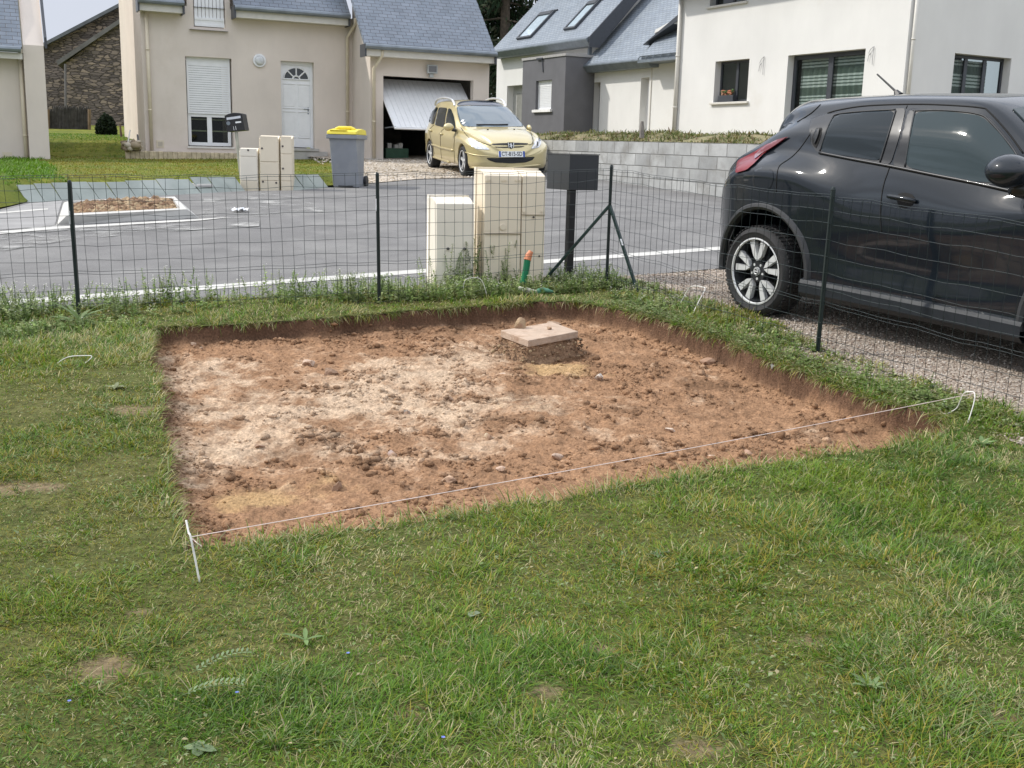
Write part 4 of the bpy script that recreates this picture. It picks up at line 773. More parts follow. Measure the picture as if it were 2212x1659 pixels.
# doors
b=MB(); w_=dl[1]-dl[0]; b.fbox(FL,dl[0],dl[1],dl[2],dl[3],-.34,-.30); sd=b.build('service_door',M['pvc'],H3); b=MB(); b.fbox(FL,dl[0]+.12,dl[1]-.15,dl[3]-.95,dl[3]-.25,-.30,-.294); b.build('glass_pane',M['glass'],sd); 
b=MB(); b.tube([FL.P(dl[0]+.1,zF3+1.0,-.30),FL.P(dl[0]+.1,zF3+1.0,-.24),FL.P(dl[0]+.22,zF3+.98,-.24)],.02,n=5); b.build('door_handle',M['zinc'],sd)
b=MB(); b.fbox(FL,dm2[0],dm2[1],dm2[2],dm2[3],-.34,-.30); b.build('door',mat('pale_grey_door',(.42,.42,.43),.5),H3)
b=MB(); b.fbox(FL,dv[0],dv[1],dv[2],dv[3],-.34,-.31); fd=b.build('front_door',mat('grey_door',(.38,.38,.36),.5),H3); b=MB(); b.fbox(FL,dv[0]+.0,dv[1]-.35,dv[2],dv[3]-.3,-.31,-.30); b.build('glass_pane',mat('frosted_door',(.22,.22,.20),.3),fd)
b=MB(); b.fbox(FL,FL.hit(1406.5,200)[0]-.02,FL.hit(1406.5,200)[0]+.02,zF3-.3,zl-.2,.0,.03); b.build('downpipe',M['fascia'],H3)
b=MB(); b.fbox(FL,sl1+.02,sl1+.14,zl,zv-.1,.0,.12); b.build('downpipe',M['zinc'],H3)
b=MB(); c=FL.hit(1281,95); b.box(FL.P(sl1-.02,FL.hit(1276,105)[1],-.55),FL.n*.75,FL.e*.05,(0,0,.8)); b.build('meter_box',mat('white_box',(.72,.70,.64),.6),H3)
# ============================================================ TERRAIN ROUND THE HOUSES
FEP=np.array([tuple(G(*q)[:2]) for q in [(-700,470),(0,451),(56,436),(70,430.2),(250,421.7),(520,407.5),(640,405.2),(700,402.2),(772,398.2)]]+[(-2.9,10),(-30,5)])
def flz(x,y):
    z=.97+.0245*(y-16.3)+.012*(x+6)*.5
    if y>26: z=max(z,gz(x,y)-.35)
    if x<-6:
        k=float(sst(26.3,27.9,y+.18*(x+10)))*float(sst(-9.0,-9.7,x)); z+=k*(.36+.019*max(0,y-28))
    k=min(1,float(abs(sdist(np.array([x]),np.array([y]),FEP)[0]))/.35); z=gz(x,y)*(1-k)+z*k if k<1 else z
    return z+.03*(float(fbm(x,y,.8,3))-.5)
M['farlawn']=attr=mat('far_lawn_turf',(.175,.185,.035),.95,var=.35,scale=5,bump=1,bscale=40,dirt=(.12,.15,.03),dscale=.9,dth=(.45,.65),spec=.1,bdist=.03)
fe=[G(-700,470),G(0,450),G(56,436),G(70,430),G(250,421.5),G(520,407.3),G(640,405),G(700,402),G(772,398)]
poly=[(p.x,p.y) for p in fe]+[(G(772,349).x,G(772,349).y)]+[(-4.3,28.3),(-6,30),(-6,48),(-30,48),(-30,14)]
poly_sheet('far_lawn',poly,M['farlawn'],0,sub=.55,zf=flz)
# driveway gravel of the beige house
dp=[G(772,399.5),G(900,388),G(1020,385),G(1150,377.5),G(1178,372)]
poly_sheet('gravel_path',[(p.x,p.y) for p in dp]+[(.9,27.5),(-.3,30),(-5.2,27.6),(G(768,349).x,G(768,349).y)],M['gravel2'],.012,sub=1.5,zf=lambda x,y: gz(x,y))
n=3500; px=rng.uniform(-5,1.2,n); py=rng.uniform(18,27,n); d=sdist(px,py,np.array([(p.x,p.y) for p in dp]+[(.9,27.5),(-.3,30),(-5.2,27.6)])); k=d<.0; px,py=px[k],py[k]; n=len(px); r=rng.uniform(.012,.035,n)
c=np.array([(.50,.43,.34),(.62,.57,.50),(.34,.28,.20)])[rng.integers(0,3,n)]*rng.uniform(.7,1.15,(n,1)); CA=Acc(); CA.add(*lumps(px,py,BY*py+CX*px+.01,r,c)); CA.build('drive_stones',M['stonec'],kind='stuff',label='coarse pale stones of the driveway in front of the open garage',cat='gravel')
# far grass blades
n=70000; px=rng.uniform(-14,-2,n); py=rng.uniform(15.5,32,n); fp=np.array(poly); d=sdist(px,py,fp); k=(d<-.03)&(px>-.47*py-.3)&(px<-.14*py); px,py=px[k],py[k]
hw_=np.array([(FM.P(mL,0,.5).x,FM.P(mL,0,.5).y),(FM.P(mR,0,.5).x,FM.P(mR,0,.5).y),(-3,33),(-11,33)]); k=sdist(px,py,hw_)>0; px,py=px[k],py[k]; n=len(px)
pz=np.array([flz(a,b_) for a,b_ in zip(px,py)]); t=fbm(px,py,1.1,3); bank=(py+.18*(px+10)>26.2)&(px<-9)
tall=np.where((px<-.465*py+.9+.6*(fbm(px,py,1.5,2)-.5)),2.4,1.0); col=PAL[np.where(t>.52,5,np.where(rng.random(n)<.3,6,1))]*rng.uniform(.6,1.05,(n,1)); col[bank|(tall>2)]=PAL[0]*rng.uniform(.7,1.3,((bank|(tall>2)).sum(),1))
GA=Acc(); GA.add(*blades(px,py,pz,rng.uniform(.02,.045,n)*tall,rng.uniform(.008,.016,n)*np.sqrt(tall),rng.uniform(0,6.3,n),rng.uniform(.2,1.2,n),rng.uniform(.2,.8,n),col)); GA.build('grass',M['grass'],kind='stuff',label='yellow green lawn grass in front of the beige house',cat='grass')
# slate edging : individual leaning slabs are one low edging
sla=MB(); L=[(60,434.5),(110,432),(250,425.5),(400,418),(516,411.5)]; L2_=[(636,409.5),(700,405.5)]
se=thing('slate_edging','long low edging of leaning grey green slate slabs between road and lawn','edging',G(300,423)); se2=thing('slate_edging','short run of leaning slate slabs between the cream cabinets and the bin','edging',G(668,408))
def slates(pts):
    P=[G(*q) for q in pts]; ln=[0]
    for i in range(len(P)-1): ln.append(ln[-1]+(P[i+1]-P[i]).length)
    x=0
    while x<ln[-1]-.05:
        i=max(j for j in range(len(ln)-1) if ln[j]<=x); t=(x-ln[i])/(ln[i+1]-ln[i]); p=P[i].lerp(P[i+1],t); d=(P[i+1]-P[i]).normalized(); w_=.24+.06*random.random(); nn=Vector((-d.y,d.x,0)).normalized()
        h=.235+.03*random.random(); lean=.20+.04*random.random(); sk=.06+.03*random.random(); a=p-Vector((0,0,.03)); 
        b=MB(); b.prism([a,a+d*(w_-.006),a+d*(w_-.012-sk)+nn*lean+Vector((0,0,h*.97)),a+d*(-sk)+nn*lean+Vector((0,0,h))],nn*.03); sla.v_=0
        n0=len(sla.v); sla.v+=b.v; sla.f+=[[k+n0 for k in f] for f in b.f]; sla.uv+=b.uv; sla.m+=b.m; x+=w_
slm=mat('green_slate',(.31,.345,.315),.6,var=.18,scale=2.5,bump=.4,bscale=30,dirt=(.40,.42,.39),dscale=2,dth=(.5,.75))
slates(L); sla.build('slabs',slm,se); sla=MB(); slates(L2_); sla.build('slabs',slm,se2)
for (u,v,w_) in ((575,404,.0),): pass
ms=thing('flat_stone','flat pale stone lying on the slate edging left of the cream cabinets','stone',G(428,400))
b=MB(); c=at(425,403,G(428,417).y+.45); b.tube([c,c+Vector((0,0,.05))],[.33,.30],n=9); b.build('stone_body',M['conc'],ms,bevel=.02)
# planter in the road
pt=thing('kerbed_planter','pale concrete kerbed bed full of brown clods in the road','planter',G(280,450))
out=[G(118,487),G(433.5,470.3),G(376.8,424.6,.0),G(134.8,435)]
kh=.11
Tf=[G(144,465.7,kh),G(404,452,kh),G(377,424.4,kh*.6),G(150,434,kh*.6)]
IN=[G(152,461,kh),G(389,449.5,kh),G(371,427.5,kh*.5),G(156,436.5,kh*.5)]
b=MB(); GN=lambda p: Vector((p.x,p.y,gz(p.x,p.y)-.02))
for i in range(4):
    j=(i+1)%4; b.face([GN(out[i]),GN(out[j]),Tf[j],Tf[i]]); b.face([Tf[i],Tf[j],IN[j],IN[i]]); b.face([IN[i],IN[j],GN(IN[j]),GN(IN[i])])
b.build('kerb',M['edging'],pt)
ip=np.array([(p.x,p.y) for p in IN]); n=2600; px=rng.uniform(ip[:,0].min(),ip[:,0].max(),n); py=rng.uniform(ip[:,1].min(),ip[:,1].max(),n); d=sdist(px,py,ip); k=d<-.03; px,py,d=px[k],py[k],d[k]; n=len(px)
r=rng.uniform(.02,.075,n); c=np.array([(.22,.14,.09),(.30,.20,.12),(.36,.27,.17)])[rng.integers(0,3,n)]*rng.uniform(.7,1.2,(n,1)); CA=Acc(); CA.add(*lumps(px,py,BY*py+CX*px+.02+.07*sst(0,.3,-d)*fbm(px,py,3,2),r,c)); so_=CA.build('soil_clods',M['soil'],parent=pt); so_['kind']='stuff'
b=MB(); b.face([GN(p)+Vector((0,0,.035)) for p in IN]); b.build('soil_bed',M['earth'],pt)
# ---------- block retaining wall and raised terrace
W0=G(1296,388); W1=G(1564,427); WD_=(W1-W0); WD_.z=0; WD_.normalize(); WNv=Vector((-WD_.y,WD_.x,0)); 
if WNv.y<0: WNv=-WNv
wtop=lambda p: 1.80-.05*((p-W0).dot(WD_))/6
bw=thing('block_wall','low grey concrete block retaining wall at the far side of the road','wall',W0)
ta=-7.6; tb=13.0; nseg=28; b=MB()
ps=[W0+WD_*(ta+(tb-ta)*i/nseg) for i in range(nseg+1)]
for i in range(nseg):
    p,q=ps[i],ps[i+1]; zb=-.15
    def pt_(p,z,o): return Vector((p.x+WNv.x*o,p.y+WNv.y*o,z))
    la=(p-W0).dot(WD_); lb_=(q-W0).dot(WD_)
    g0,g1=gz(p.x,p.y)+zb,gz(q.x,q.y)+zb; t0,t1=wtop(p),wtop(q)
    b.face([pt_(p,g0,0),pt_(q,g1,0),pt_(q,t1,0),pt_(p,t0,0)],[(la,g0-t0),(lb_,g1-t1),(lb_,0),(la,0)])
    b.face([pt_(p,t0,0),pt_(q,t1,0),pt_(q,t1,.2),pt_(p,t0,.2)],[(la,.01),(lb_,.01),(lb_,.19),(la,.19)])
    b.face([pt_(q,g1,.2),pt_(p,g0,.2),pt_(p,t0,.2),pt_(q,t1,.2)])
for p,s_ in ((ps[0],1),(ps[-1],-1)): b.face([pt_(p,gz(p.x,p.y)-.15,0),pt_(p,wtop(p),0),pt_(p,wtop(p),.2),pt_(p,gz(p.x,p.y)-.15,.2)])
M['block']=brickmat('concrete_block',(.31,.315,.31),(.42,.425,.415),(.22,.22,.21),.5,.212,.012,rough=.95,bump=.7,noise=.22,nscale=2.2,smooth=.6,dirt=(.26,.255,.24),spec=.15,dist=.02)
b.build('blockwork',M['block'],bw)
def terz(x,y):
    d=(Vector((x,y,0))-Vector((W0.x,W0.y,0))).dot(WNv); s_=(Vector((x,y,0))-Vector((W0.x,W0.y,0))).dot(WD_)
    near=float(sst(.1,1.2,d))*(1-float(sst(3,6,d))*.4)
    return 1.74+.17*near+.02*max(0,min(d,16)-1)+.22*(float(fbm(x,y,1.2,4))-.42)*float(sst(.1,.9,d))
tp=[pt_(ps[0],0,.18),pt_(ps[-1],0,.18)]; te=ps[-1]+WNv*30; tw=ps[0]+WNv*30
poly_sheet('terrace',[(tp[0].x,tp[0].y),(tp[1].x,tp[1].y),(tp[1].x+14,tp[1].y+2),(30,60),(-1,60),(-.2,30)],mat('terrace_soil',(.20,.18,.09),.95,var=.4,scale=3,bump=1,bscale=25,dirt=(.25,.16,.10),dscale=1.2,bdist=.05),0,sub=.45,zf=terz)
n=26000; s_=rng.uniform(ta,tb,n); o_=.2+2.6*rng.random(n)**1.3; px=W0.x+WD_.x*s_+WNv.x*o_; py=W0.y+WD_.y*s_+WNv.y*o_
pz=np.array([terz(a,b_) for a,b_ in zip(px,py)]); cl=fbm(px,py,2.2,3); k=rng.random(n)<sst(.3,.6,cl)*.9+.1; px,py,pz,cl=px[k],py[k],pz[k],cl[k]; n=len(px)
col=np.array([(.10,.13,.035),(.17,.18,.05),(.16,.10,.05),(.28,.24,.12)])[rng.choice(4,n,p=[.4,.33,.12,.15])]*rng.uniform(.7,1.3,(n,1))
GA=Acc(); GA.add(*blades(px,py,pz,rng.uniform(.03,.12,n)*(.6+cl),rng.uniform(.012,.03,n),rng.uniform(0,6.3,n),rng.uniform(.3,1.4,n),rng.uniform(.2,.9,n),col))
GA.build('weeds',M['grass'],kind='stuff',label='rough creeping weeds on the raised terrace above the block wall',cat='weeds')
for i,(u,v0,v1,r) in enumerate(((1386,262,292,.05),(1687,289,300,.045),(1751,288,298,.045))):
    p=at(u,v1+6,21.0); b=MB(); q=at(u+ (1 if i else 1),v0,21.0); b.tube([p,p.lerp(q,.6),q],[r,r*.9,r*.55],n=7)
    b.build('wooden_stump',mat('weathered_wood',(.20,.18,.16),.9,var=.3,scale=20),None,['tallest jagged grey wooden stump on the terrace by the service door','short wooden stake end in the terrace weeds left of the dark car roof','short wooden stake end in the terrace weeds nearest the patio door'][i],'stump')
# ---------- conifer, bush, brushwood screen
def leafcloud(cent,n,size,colr,elong=1.0,droop=0):
    # n small leaf quads round centres
    c=np.asarray(cent)[rng.integers(0,len(cent),n)]; return c
def leafmesh(name,P,size,cols,mat_,par,aspect=2.2,down=0.0,up=0.0):
    n=len(P); a=rng.normal(0,1,(n,3)); a[:,2]+=up-down; a/=np.linalg.norm(a,axis=1)[:,None]; b_=rng.normal(0,1,(n,3)); b_-=a*(a*b_).sum(1)[:,None]; b_/=np.linalg.norm(b_,axis=1)[:,None]
    s=size*rng.uniform(.6,1.4,(n,1)); V=np.stack([P-a*s*aspect/2,P+b_*s/2,P+a*s*aspect/2,P-b_*s/2],1).reshape(-1,3); q=np.arange(n*4).reshape(-1,4)
    return npmesh(name,V,quads=q,mat=mat_,cols=np.repeat(cols,4,0),parent=par)
M['needle']=attrmat('foliage',.7,spec=.2,transl=.2,var=0)
def conifer(u,v,y,h,rad,label,seed):
    r_=np.random.default_rng(seed); base=at(u,v,y); base.z=gz(base.x,31)-.2; t=thing('conifer_tree',label,'tree',base); b=MB(); top=base+Vector((0,0,h)); b.tube([base,base.lerp(top,.5),top],[.32,.2,.04],n=9)
    pts=[]; 
    for i in range(150):
        k=.06+.94*i/150; z=h*k; R=rad*(1-k)**.7*(.55+.6*r_.random()); a=r_.uniform(0,2*np.pi); p0=base+Vector((0,0,z)); p1=p0+Vector((math.cos(a)*R,math.sin(a)*R,-R*.18)); p2=p1+Vector((math.cos(a)*R*.15,math.sin(a)*R*.15,-.5))
        b.tube([p0,p1,p2],[.05,.03,.01],n=4)
        for s in np.linspace(.2,1,12):
            q=p0.lerp(p1,s); m_=22; pts.append(np.array(q)[None]+r_.normal(0,1,(m_,3))*np.array([.22,.22,.16])-np.abs(r_.normal(0,1,(m_,1)))*np.array([[0,0,.38]]))
    b.build('trunk',mat('bark',(.10,.08,.06),.95,var=.3),t)
    P=np.concatenate(pts); c=np.array([(.022,.045,.022),(.035,.065,.03),(.06,.07,.04)])[r_.integers(0,3,len(P))]*r_.uniform(.6,1.4,(len(P),1)); leafmesh('crown',P,.10,c,M['needle'],t,aspect=3.2,down=1.2)
conifer(1085,300,54,17,5.2,'tall dark drooping conifer rising behind the garage roof and the skylight house',3)
def bush(u,v0,v1,wpx,y,name,label,col,n,size,cat='bush'):
    base=at(u,v1,y); top=at(u,v0,y); h=(top-base).length; R=wpx/2/F*y; t=thing(name,label,cat,base); b=MB()
    for i in range(7): a=i*.9; b.tube([base,base+Vector((math.cos(a)*R*.5,math.sin(a)*R*.5,h*.7))],[.03,.008],n=5)
    b.build('stem',M['earth'],t)
    k=rng.random(n)**.35; ph=rng.uniform(0,2*np.pi,n); ct=rng.uniform(-1,1,n); st=np.sqrt(1-ct**2); sh=1+.18*(fbm(ph*1.5,ct*2,2,3)-.5)*2
    P=np.stack([base.x+R*k*st*np.cos(ph)*sh*(1-.35*np.clip(ct,0,1)),base.y+R*k*st*np.sin(ph)*sh,base.z+h*.47+h*.52*k*ct*sh],-1)
    c=np.array(col)*rng.uniform(.55,1.45,(n,1)); leafmesh('foliage',P,size,c,M['needle'],t,aspect=2.0)
bush(231,246,304,43,31.5,'clipped_bush','dark egg shaped clipped evergreen bush on the bank beside the stone barn',(.018,.032,.016),9000,.035)
sc=thing('brushwood_screen','dark grey woven brushwood screen in front of the stone barn','fence',at(145,300,36)); b=MB()
for i in range(150):
    u=103+90*i/149; v1=231+random.uniform(-3,5)+(6 if u<115 else 0); b.tube([at(u,300,36+random.uniform(-.04,.04)),at(u+random.uniform(-1.5,1.5),v1,36+random.uniform(-.04,.04))],.016,n=4)
b.build('screen_panel',mat('brushwood',(.075,.07,.068),.95,var=.4,scale=8),sc)
b=MB(); 
for u in (104,193): b.tube([at(u,303,35.9),at(u,236,35.9)],.05,n=6); b.build('post',M['earth'],sc); b=MB()
# small leftovers by the corner of the beige house
rp_=thing('rubble_heap','small heap of broken brown stones against the left corner of the beige house','rubble',at(283,322,25.9))
CA=Acc(); n=40; pp=[at(rng.uniform(268,300),rng.uniform(306,323),rng.uniform(25.3,25.9)) for _ in range(n)]; pp=np.array([p[:] for p in pp]); CA.add(*lumps(pp[:,0],pp[:,1],pp[:,2],rng.uniform(.05,.12,n),np.array([(.32,.26,.18),(.24,.19,.13),(.45,.40,.32)])[rng.integers(0,3,n)])); CA.build('stones',M['stonec'],parent=rp_)
for i,(u0,v0,u1,v1,cc,l) in enumerate(((276,312,281,281,(.62,.60,.55),'thin pale pole leaning against the left gable of the beige house'),(302,323,297,291,(.10,.10,.10),'dark grey bar leaning on the beige house corner'),(262,295,259,268,(.12,.08,.06),'dark brown garden stake between the bush and the beige house'))):
    b=MB(); b.tube([at(u0,v0,25.6 if i<2 else 30),at(u1,v1,25.9 if i<2 else 30)],[.035,.02] if i else [.02,.015],n=6); b.build('leaning_pole',mat('pole_%d'%i,cc,.7),None,l,'pole')
# ============================================================ STREET FURNITURE AND SMALL THINGS
screw=mat('dark_screw',(.06,.05,.05),.5)
def cab(name,label,F_,a0,a1,z0,z1,depth,m_,doors,par=None,rim=True,slope=.05):
    # box whose visible face lies in facade F_ ; doors = list of (a0,a1,z0,z1) fractions
    t=thing(name,label,'utility cabinet',F_.P((a0+a1)/2,z0,-depth/2)); b=MB()
    b.prism([F_.P(a0,z0,0),F_.P(a0,z1-slope,0),F_.P(a0,z1,-depth*.75),F_.P(a0,z1,-depth),F_.P(a0,z0,-depth)],F_.e*(a1-a0)); bo=b.build('cabinet_body',m_,t,bevel=.008)
    return t,bo
# --- far trio, doors face the camera
kd=G(575,409); FC=Face((kd.x,kd.y),4)
def pxr(F_,u0,v0,u1,v1): return rect(F_,u0,v0,u1,v1)
def doorset(F_,t,h,m_,lock=None,inset=.006,knob=True):
    a0,a1,z0,z1=h; b=MB(); b.fbox(F_,a0,a1,z0,z1,.001,.012); o=b.build('cabinet_door',m_,t,bevel=.004,seg=1)
    if lock:
        s=MB(); s.tube([F_.P(lock[0],lock[1],.012),F_.P(lock[0],lock[1],.02)],.016,n=8); s.build('lock',screw,o)
    return o
h=pxr(FC,516.5,319,558,413); t,_=cab('utility_cabinet','low whitish utility cabinet, shortest of the three at the far kerb beside the leaning mailbox',FC,h[0],h[1],h[2]-.1,h[3],.2,M['coffret2'],[])
w_=h[1]-h[0]; doorset(FC,t,(h[0]+.01,h[1]-.01,h[3]-.13,h[3]-.01),M['coffret2'],((h[0]+h[1])/2,h[3]-.035)); doorset(FC,t,(h[0]+.01,h[1]-.01,h[2]+.17,h[3]-.14),M['coffret2']); doorset(FC,t,(h[0]+.01,h[1]-.01,h[2]-.05,h[2]+.16),M['coffret'])
h=pxr(FC,559.5,292,604,410); t,_=cab('utility_cabinet','tall cream utility cabinet in the middle of the three at the far kerb',FC,h[0],h[1],h[2]-.1,h[3],.22,M['coffret'],[])
H_=h[3]-h[2]; doorset(FC,t,(h[0]+.012,h[1]-.012,h[2]+H_*.52,h[3]-.012),M['coffret'],(h[0]+.045,h[2]+H_*.76)); doorset(FC,t,(h[0]+.012,h[1]-.012,h[2]+H_*.17,h[2]+H_*.505),M['coffret'],(h[0]+.05,h[2]+H_*.145)); doorset(FC,t,(h[0]+.012,h[1]-.012,h[2]-.05,h[2]+H_*.16),M['coffret'],(h[1]-.05,h[2]+H_*.13))
h=pxr(FC,605,292.5,633,408); t,_=cab('utility_cabinet','narrow cream utility cabinet, rightmost of the three at the far kerb',FC,h[0],h[1],h[2]-.1,h[3],.22,M['coffret'],[])
H_=h[3]-h[2]; doorset(FC,t,(h[0]+.01,h[1]-.012,h[2]+H_*.66,h[3]-.012),M['coffret'],(h[0]+.04,h[2]+H_*.80)); doorset(FC,t,(h[0]+.01,h[1]-.012,h[2]+H_*.15,h[2]+H_*.65),M['coffret'],(h[0]+.04,h[2]+H_*.38)); doorset(FC,t,(h[0]+.01,h[1]-.012,h[2]-.05,h[2]+H_*.14),M['coffret'])
# --- mailbox 11 leaning on its post
mbx=thing('mailbox','small black mailbox numbered 11 on a leaning post beside the low cabinet','mailbox',G(515,405)); FQ=Face((kd.x,kd.y+.35),0)
b=MB(); p0=onplane(521,330,FQ.o+Vector((0,0,0)),FQ.n); b.tube([onplane(523,405,FQ.o,FQ.n),onplane(510,282,FQ.o,FQ.n)],.028,n=8); b.build('post',mat('galvanised_post',(.36,.36,.31),.6),mbx)
U=lambda u,v: onplane(u,v,FQ.o+FQ.n*.06,FQ.n)
k=.6777; zz=lambda x,y: U((700+x/4.424)*k,(340+y/4.424)*k)
b=MB(); b.prism([zz(65,130),zz(110,357),zz(357,333),zz(315,100),zz(270,88),zz(200,85),zz(120,100)],Vector((0,.30,0))); bo=b.build('mailbox_body',M['black'],mbx,bevel=.006)
b=MB(); b.prism([zz(98,155),zz(103,190),zz(298,160),zz(293,128)],Vector((0,-.008,0))); b.build('letter_flap',mat('aluminium_flap',(.65,.67,.72),.3,metal=.3),bo)
b=MB(); b.prism([zz(222,212),zz(226,235),zz(305,225),zz(301,203)],Vector((0,-.006,0))); b.build('name_plate',M['pvc'],bo)
c=zz(125,235); b=MB(); b.tube([c,c+Vector((0,-.014,0))],.032,n=12); b.build('lock',M['zinc'],bo)
def text(body,name,m_,par,loc,ex,ey,h,ext=.001,sx=1):
    cu=bpy.data.curves.new('t','FONT'); cu.body=body; cu.size=1; cu.align_x='CENTER'; cu.align_y='CENTER'; cu.extrude=.0; o=bpy.data.objects.new('t',cu); COL.objects.link(o); dg=bpy.context.evaluated_depsgraph_get(); me=bpy.data.meshes.new_from_object(o.evaluated_get(dg)); bpy.data.objects.remove(o)
    ex=Vector(ex).normalized(); ey=Vector(ey).normalized(); n=ex.cross(ey); Mx=Matrix.Identity(4); s=h/.7
    for i in range(3): Mx[i][0]=ex[i]*s*sx; Mx[i][1]=ey[i]*s; Mx[i][2]=n[i]*s; Mx[i][3]=loc[i]
    me.transform(Mx); me.materials.clear(); return link(name,me,m_,par)
ex=(zz(298,160)-zz(103,190)); text('11','house_number',M['pvc'],bo,zz(215,300)+Vector((0,-.008,0)),ex,Vector((0,-1,0)).cross(-ex),.062,sx=.8)
# --- wheelie bin
bp=G(742,405.5); FBN=Face((bp.x,bp.y),-6); bn_=thing('wheelie_bin','grey wheelie bin with yellow lid standing at the far kerb','wheelie bin',bp)
cL=FBN.hit(716,400)[0]; cR=FBN.hit(777,404)[0]; tL=FBN.hit(706,300)[0]; tR=FBN.hit(773.5,300)[0]; zg=bp.z; ztop=FBN.hit(740,292)[1]
Dp=.62
e_=.0; bt=[(cL+.02,cR-.03)]
b=MB(); lo=[FBN.P(cL+.015,zg,-.03),FBN.P(cR-.025,zg,-.03),FBN.P(cR-.04,zg,-.45),FBN.P(cL+.03,zg,-.45)]; hi=[FBN.P(tL+.035,ztop,.03),FBN.P(tR-.035,ztop,.03),FBN.P(tR-.035,ztop,-Dp),FBN.P(tL+.035,ztop,-Dp)]
for i in range(4): j=(i+1)%4; b.face([lo[i],lo[j],hi[j],hi[i]])
b.face(lo[::-1]); b.face(hi); M['bin']=mat('grey_bin',(.22,.235,.26),.5,var=.08,scale=4,dirt=(.28,.29,.29),dscale=3,bump=.05)
bb=b.build('bin_body',M['bin'],bn_,bevel=.03,weld=True)
b=MB(); b.fbox(FBN,tL,tR,ztop-.06,ztop+.01,-Dp-.03,.065); b.build('bin_rim',M['bin'],bn_,bevel=.012)
b=MB(); Lz=ztop+.012; prof=[(.07,Lz),(.055,Lz+.05),(-.1,Lz+.08),(-.35,Lz+.10),(-.6,Lz+.085),(-.66,Lz+.0)]
b.prism([FBN.P(tL+.015,z,o) for o,z in prof],FBN.e*(tR-tL-.03)); b.fbox(FBN,tL+.06,tR-.18,Lz+.055,Lz+.078,-.02,.06)
b.tube([FBN.P(tL+.12,Lz+.085,-.12),FBN.P(tL+.18,Lz+.11,-.12),FBN.P(tR-.15,Lz+.11,-.12),FBN.P(tR-.08,Lz+.08,-.12)],.03,n=8)
b.build('bin_lid',mat('yellow_lid',(.80,.66,.06),.4,var=.05),bn_,bevel=.02)
for a in (cL-.02,cR-.02):
    b=MB(); b.tube([FBN.P(a-.02,zg+.10,-.50),FBN.P(a+.03,zg+.10,-.50)],.10,n=18); b.build('wheel',M['black'],bn_,bevel=.01)
b=MB(); b.tube([FBN.P(tL+.05,ztop-.02,-Dp-.05),FBN.P(tR-.05,ztop-.02,-Dp-.05)],.016,n=6); b.build('handle',M['bin'],bn_)
b=MB(); b.fbox(FBN,cL+.12,cR-.12,zg+.01,zg+.035,-.1,.012); b.build('foot_slot',M['black'],bn_)
# --- near cabinets (rear sides face the camera)
ka=G(985,616); FA=Face((ka.x,ka.y),20)
h=(FA.hit(943,500)[0],FA.hit(1024.5,500)[0],FA.hit(985,616)[1],FA.hit(985,440)[1])
def nearcab(F_,h,m_,label,dep=.21,parts=()):
    a0,a1,z0,z1=h; t=thing('utility_cabinet',label,'utility cabinet',F_.P((a0+a1)/2,z0,-dep/2)); b=MB()
    b.prism([F_.P(a0,z0-.15,0.02),F_.P(a0,z1,-.01),F_.P(a0,z1+.045,-dep*.62),F_.P(a0,z1+.045,-dep),F_.P(a0,z0-.15,-dep)],F_.e*(a1-a0)); bo=b.build('cabinet_body',m_,t,bevel=.007)
    b=MB(); r=.012; a0-=r; a1+=r; b.fbox(F_,a0,a1,z1+.035,z1+.062,-dep-.045,-dep+.004); b.fbox(F_,a0,a0+.03,z0-.15,z1+.035,-dep-.045,-dep+.004); b.fbox(F_,a1-.03,a1,z0-.15,z1+.035,-dep-.045,-dep+.004); b.fbox(F_,a0+.03,a1-.03,z0-.1,z1+.035,-dep-.03,-dep-.01); b.build('door_frame',m_,t,bevel=.009)
    return t,bo
t,bo=nearcab(FA,h,M['coffret2'],'low cream utility cabinet behind the fence, beside the taller one')
for (u,v) in ((967,537),(1003,537.5)):
    s=FA.hit(u,v); b=MB(); b.tube([FA.P(s[0],s[1],.0),FA.P(s[0],s[1],.022)],.011,n=8); b.build('screw',screw,bo)
kb=G(1105,612); FT=Face((kb.x,kb.y),17)
hL=(FT.hit(1046,500)[0],FT.hit(1124.5,500)[0],FT.hit(1100,612)[1],FT.hit(1100,379.5)[1]); hR=(hL[1]+.008,FT.hit(1176,500)[0],hL[2],hL[3]+.0)
t,bo=nearcab(FT,hL,M['coffret'],'tall wide cream utility cabinet with round bosses behind the fence',.27)
for (u,v) in ((1056,389),(1090,389),(1120,389),(1054,497),(1118,497)):
    s=FT.hit(u,v); b=MB(); b.tube([FT.P(s[0]-.015,s[1],.0),FT.P(s[0]-.015,s[1],.006)],.010,n=8); b.tube([FT.P(s[0]+.015,s[1],.0),FT.P(s[0]+.015,s[1],.006)],.010,n=8); b.build('boss',M['coffret'],bo)
s=FT.hit(1086,490); b=MB(); b.tube([FT.P(s[0],s[1],.0),FT.P(s[0],s[1],.014)],.027,n=14); b.build('boss',M['coffret'],bo,bevel=.003)
b=MB(); s=FT.hit(1086,505); b.fbox(FT,hL[0]+.0,hL[1],s[1]-.003,s[1]+.003,-.02,.012); b.build('seam',mat('seam_shadow',(.30,.24,.16),.8),bo)
t,bo=nearcab(FT,hR,M['coffret'],'tall narrow cream utility cabinet with the green tube leaning on it',.25)
for (u,v) in ((1132,457),(1170,456),(1152,469),(1164,553)):
    s=FT.hit(u,v); b=MB(); b.tube([FT.P(s[0],s[1],.0),FT.P(s[0],s[1],.015)],.008,n=8); b.build('screw',screw if v>460 else M['coffret'],bo)
s=FT.hit(1150,464); b=MB(); b.fbox(FT,hR[0],hR[1],s[1]-.002,s[1]+.002,-.02,.008); b.build('seam',bpy.data.materials['seam_shadow'],bo)
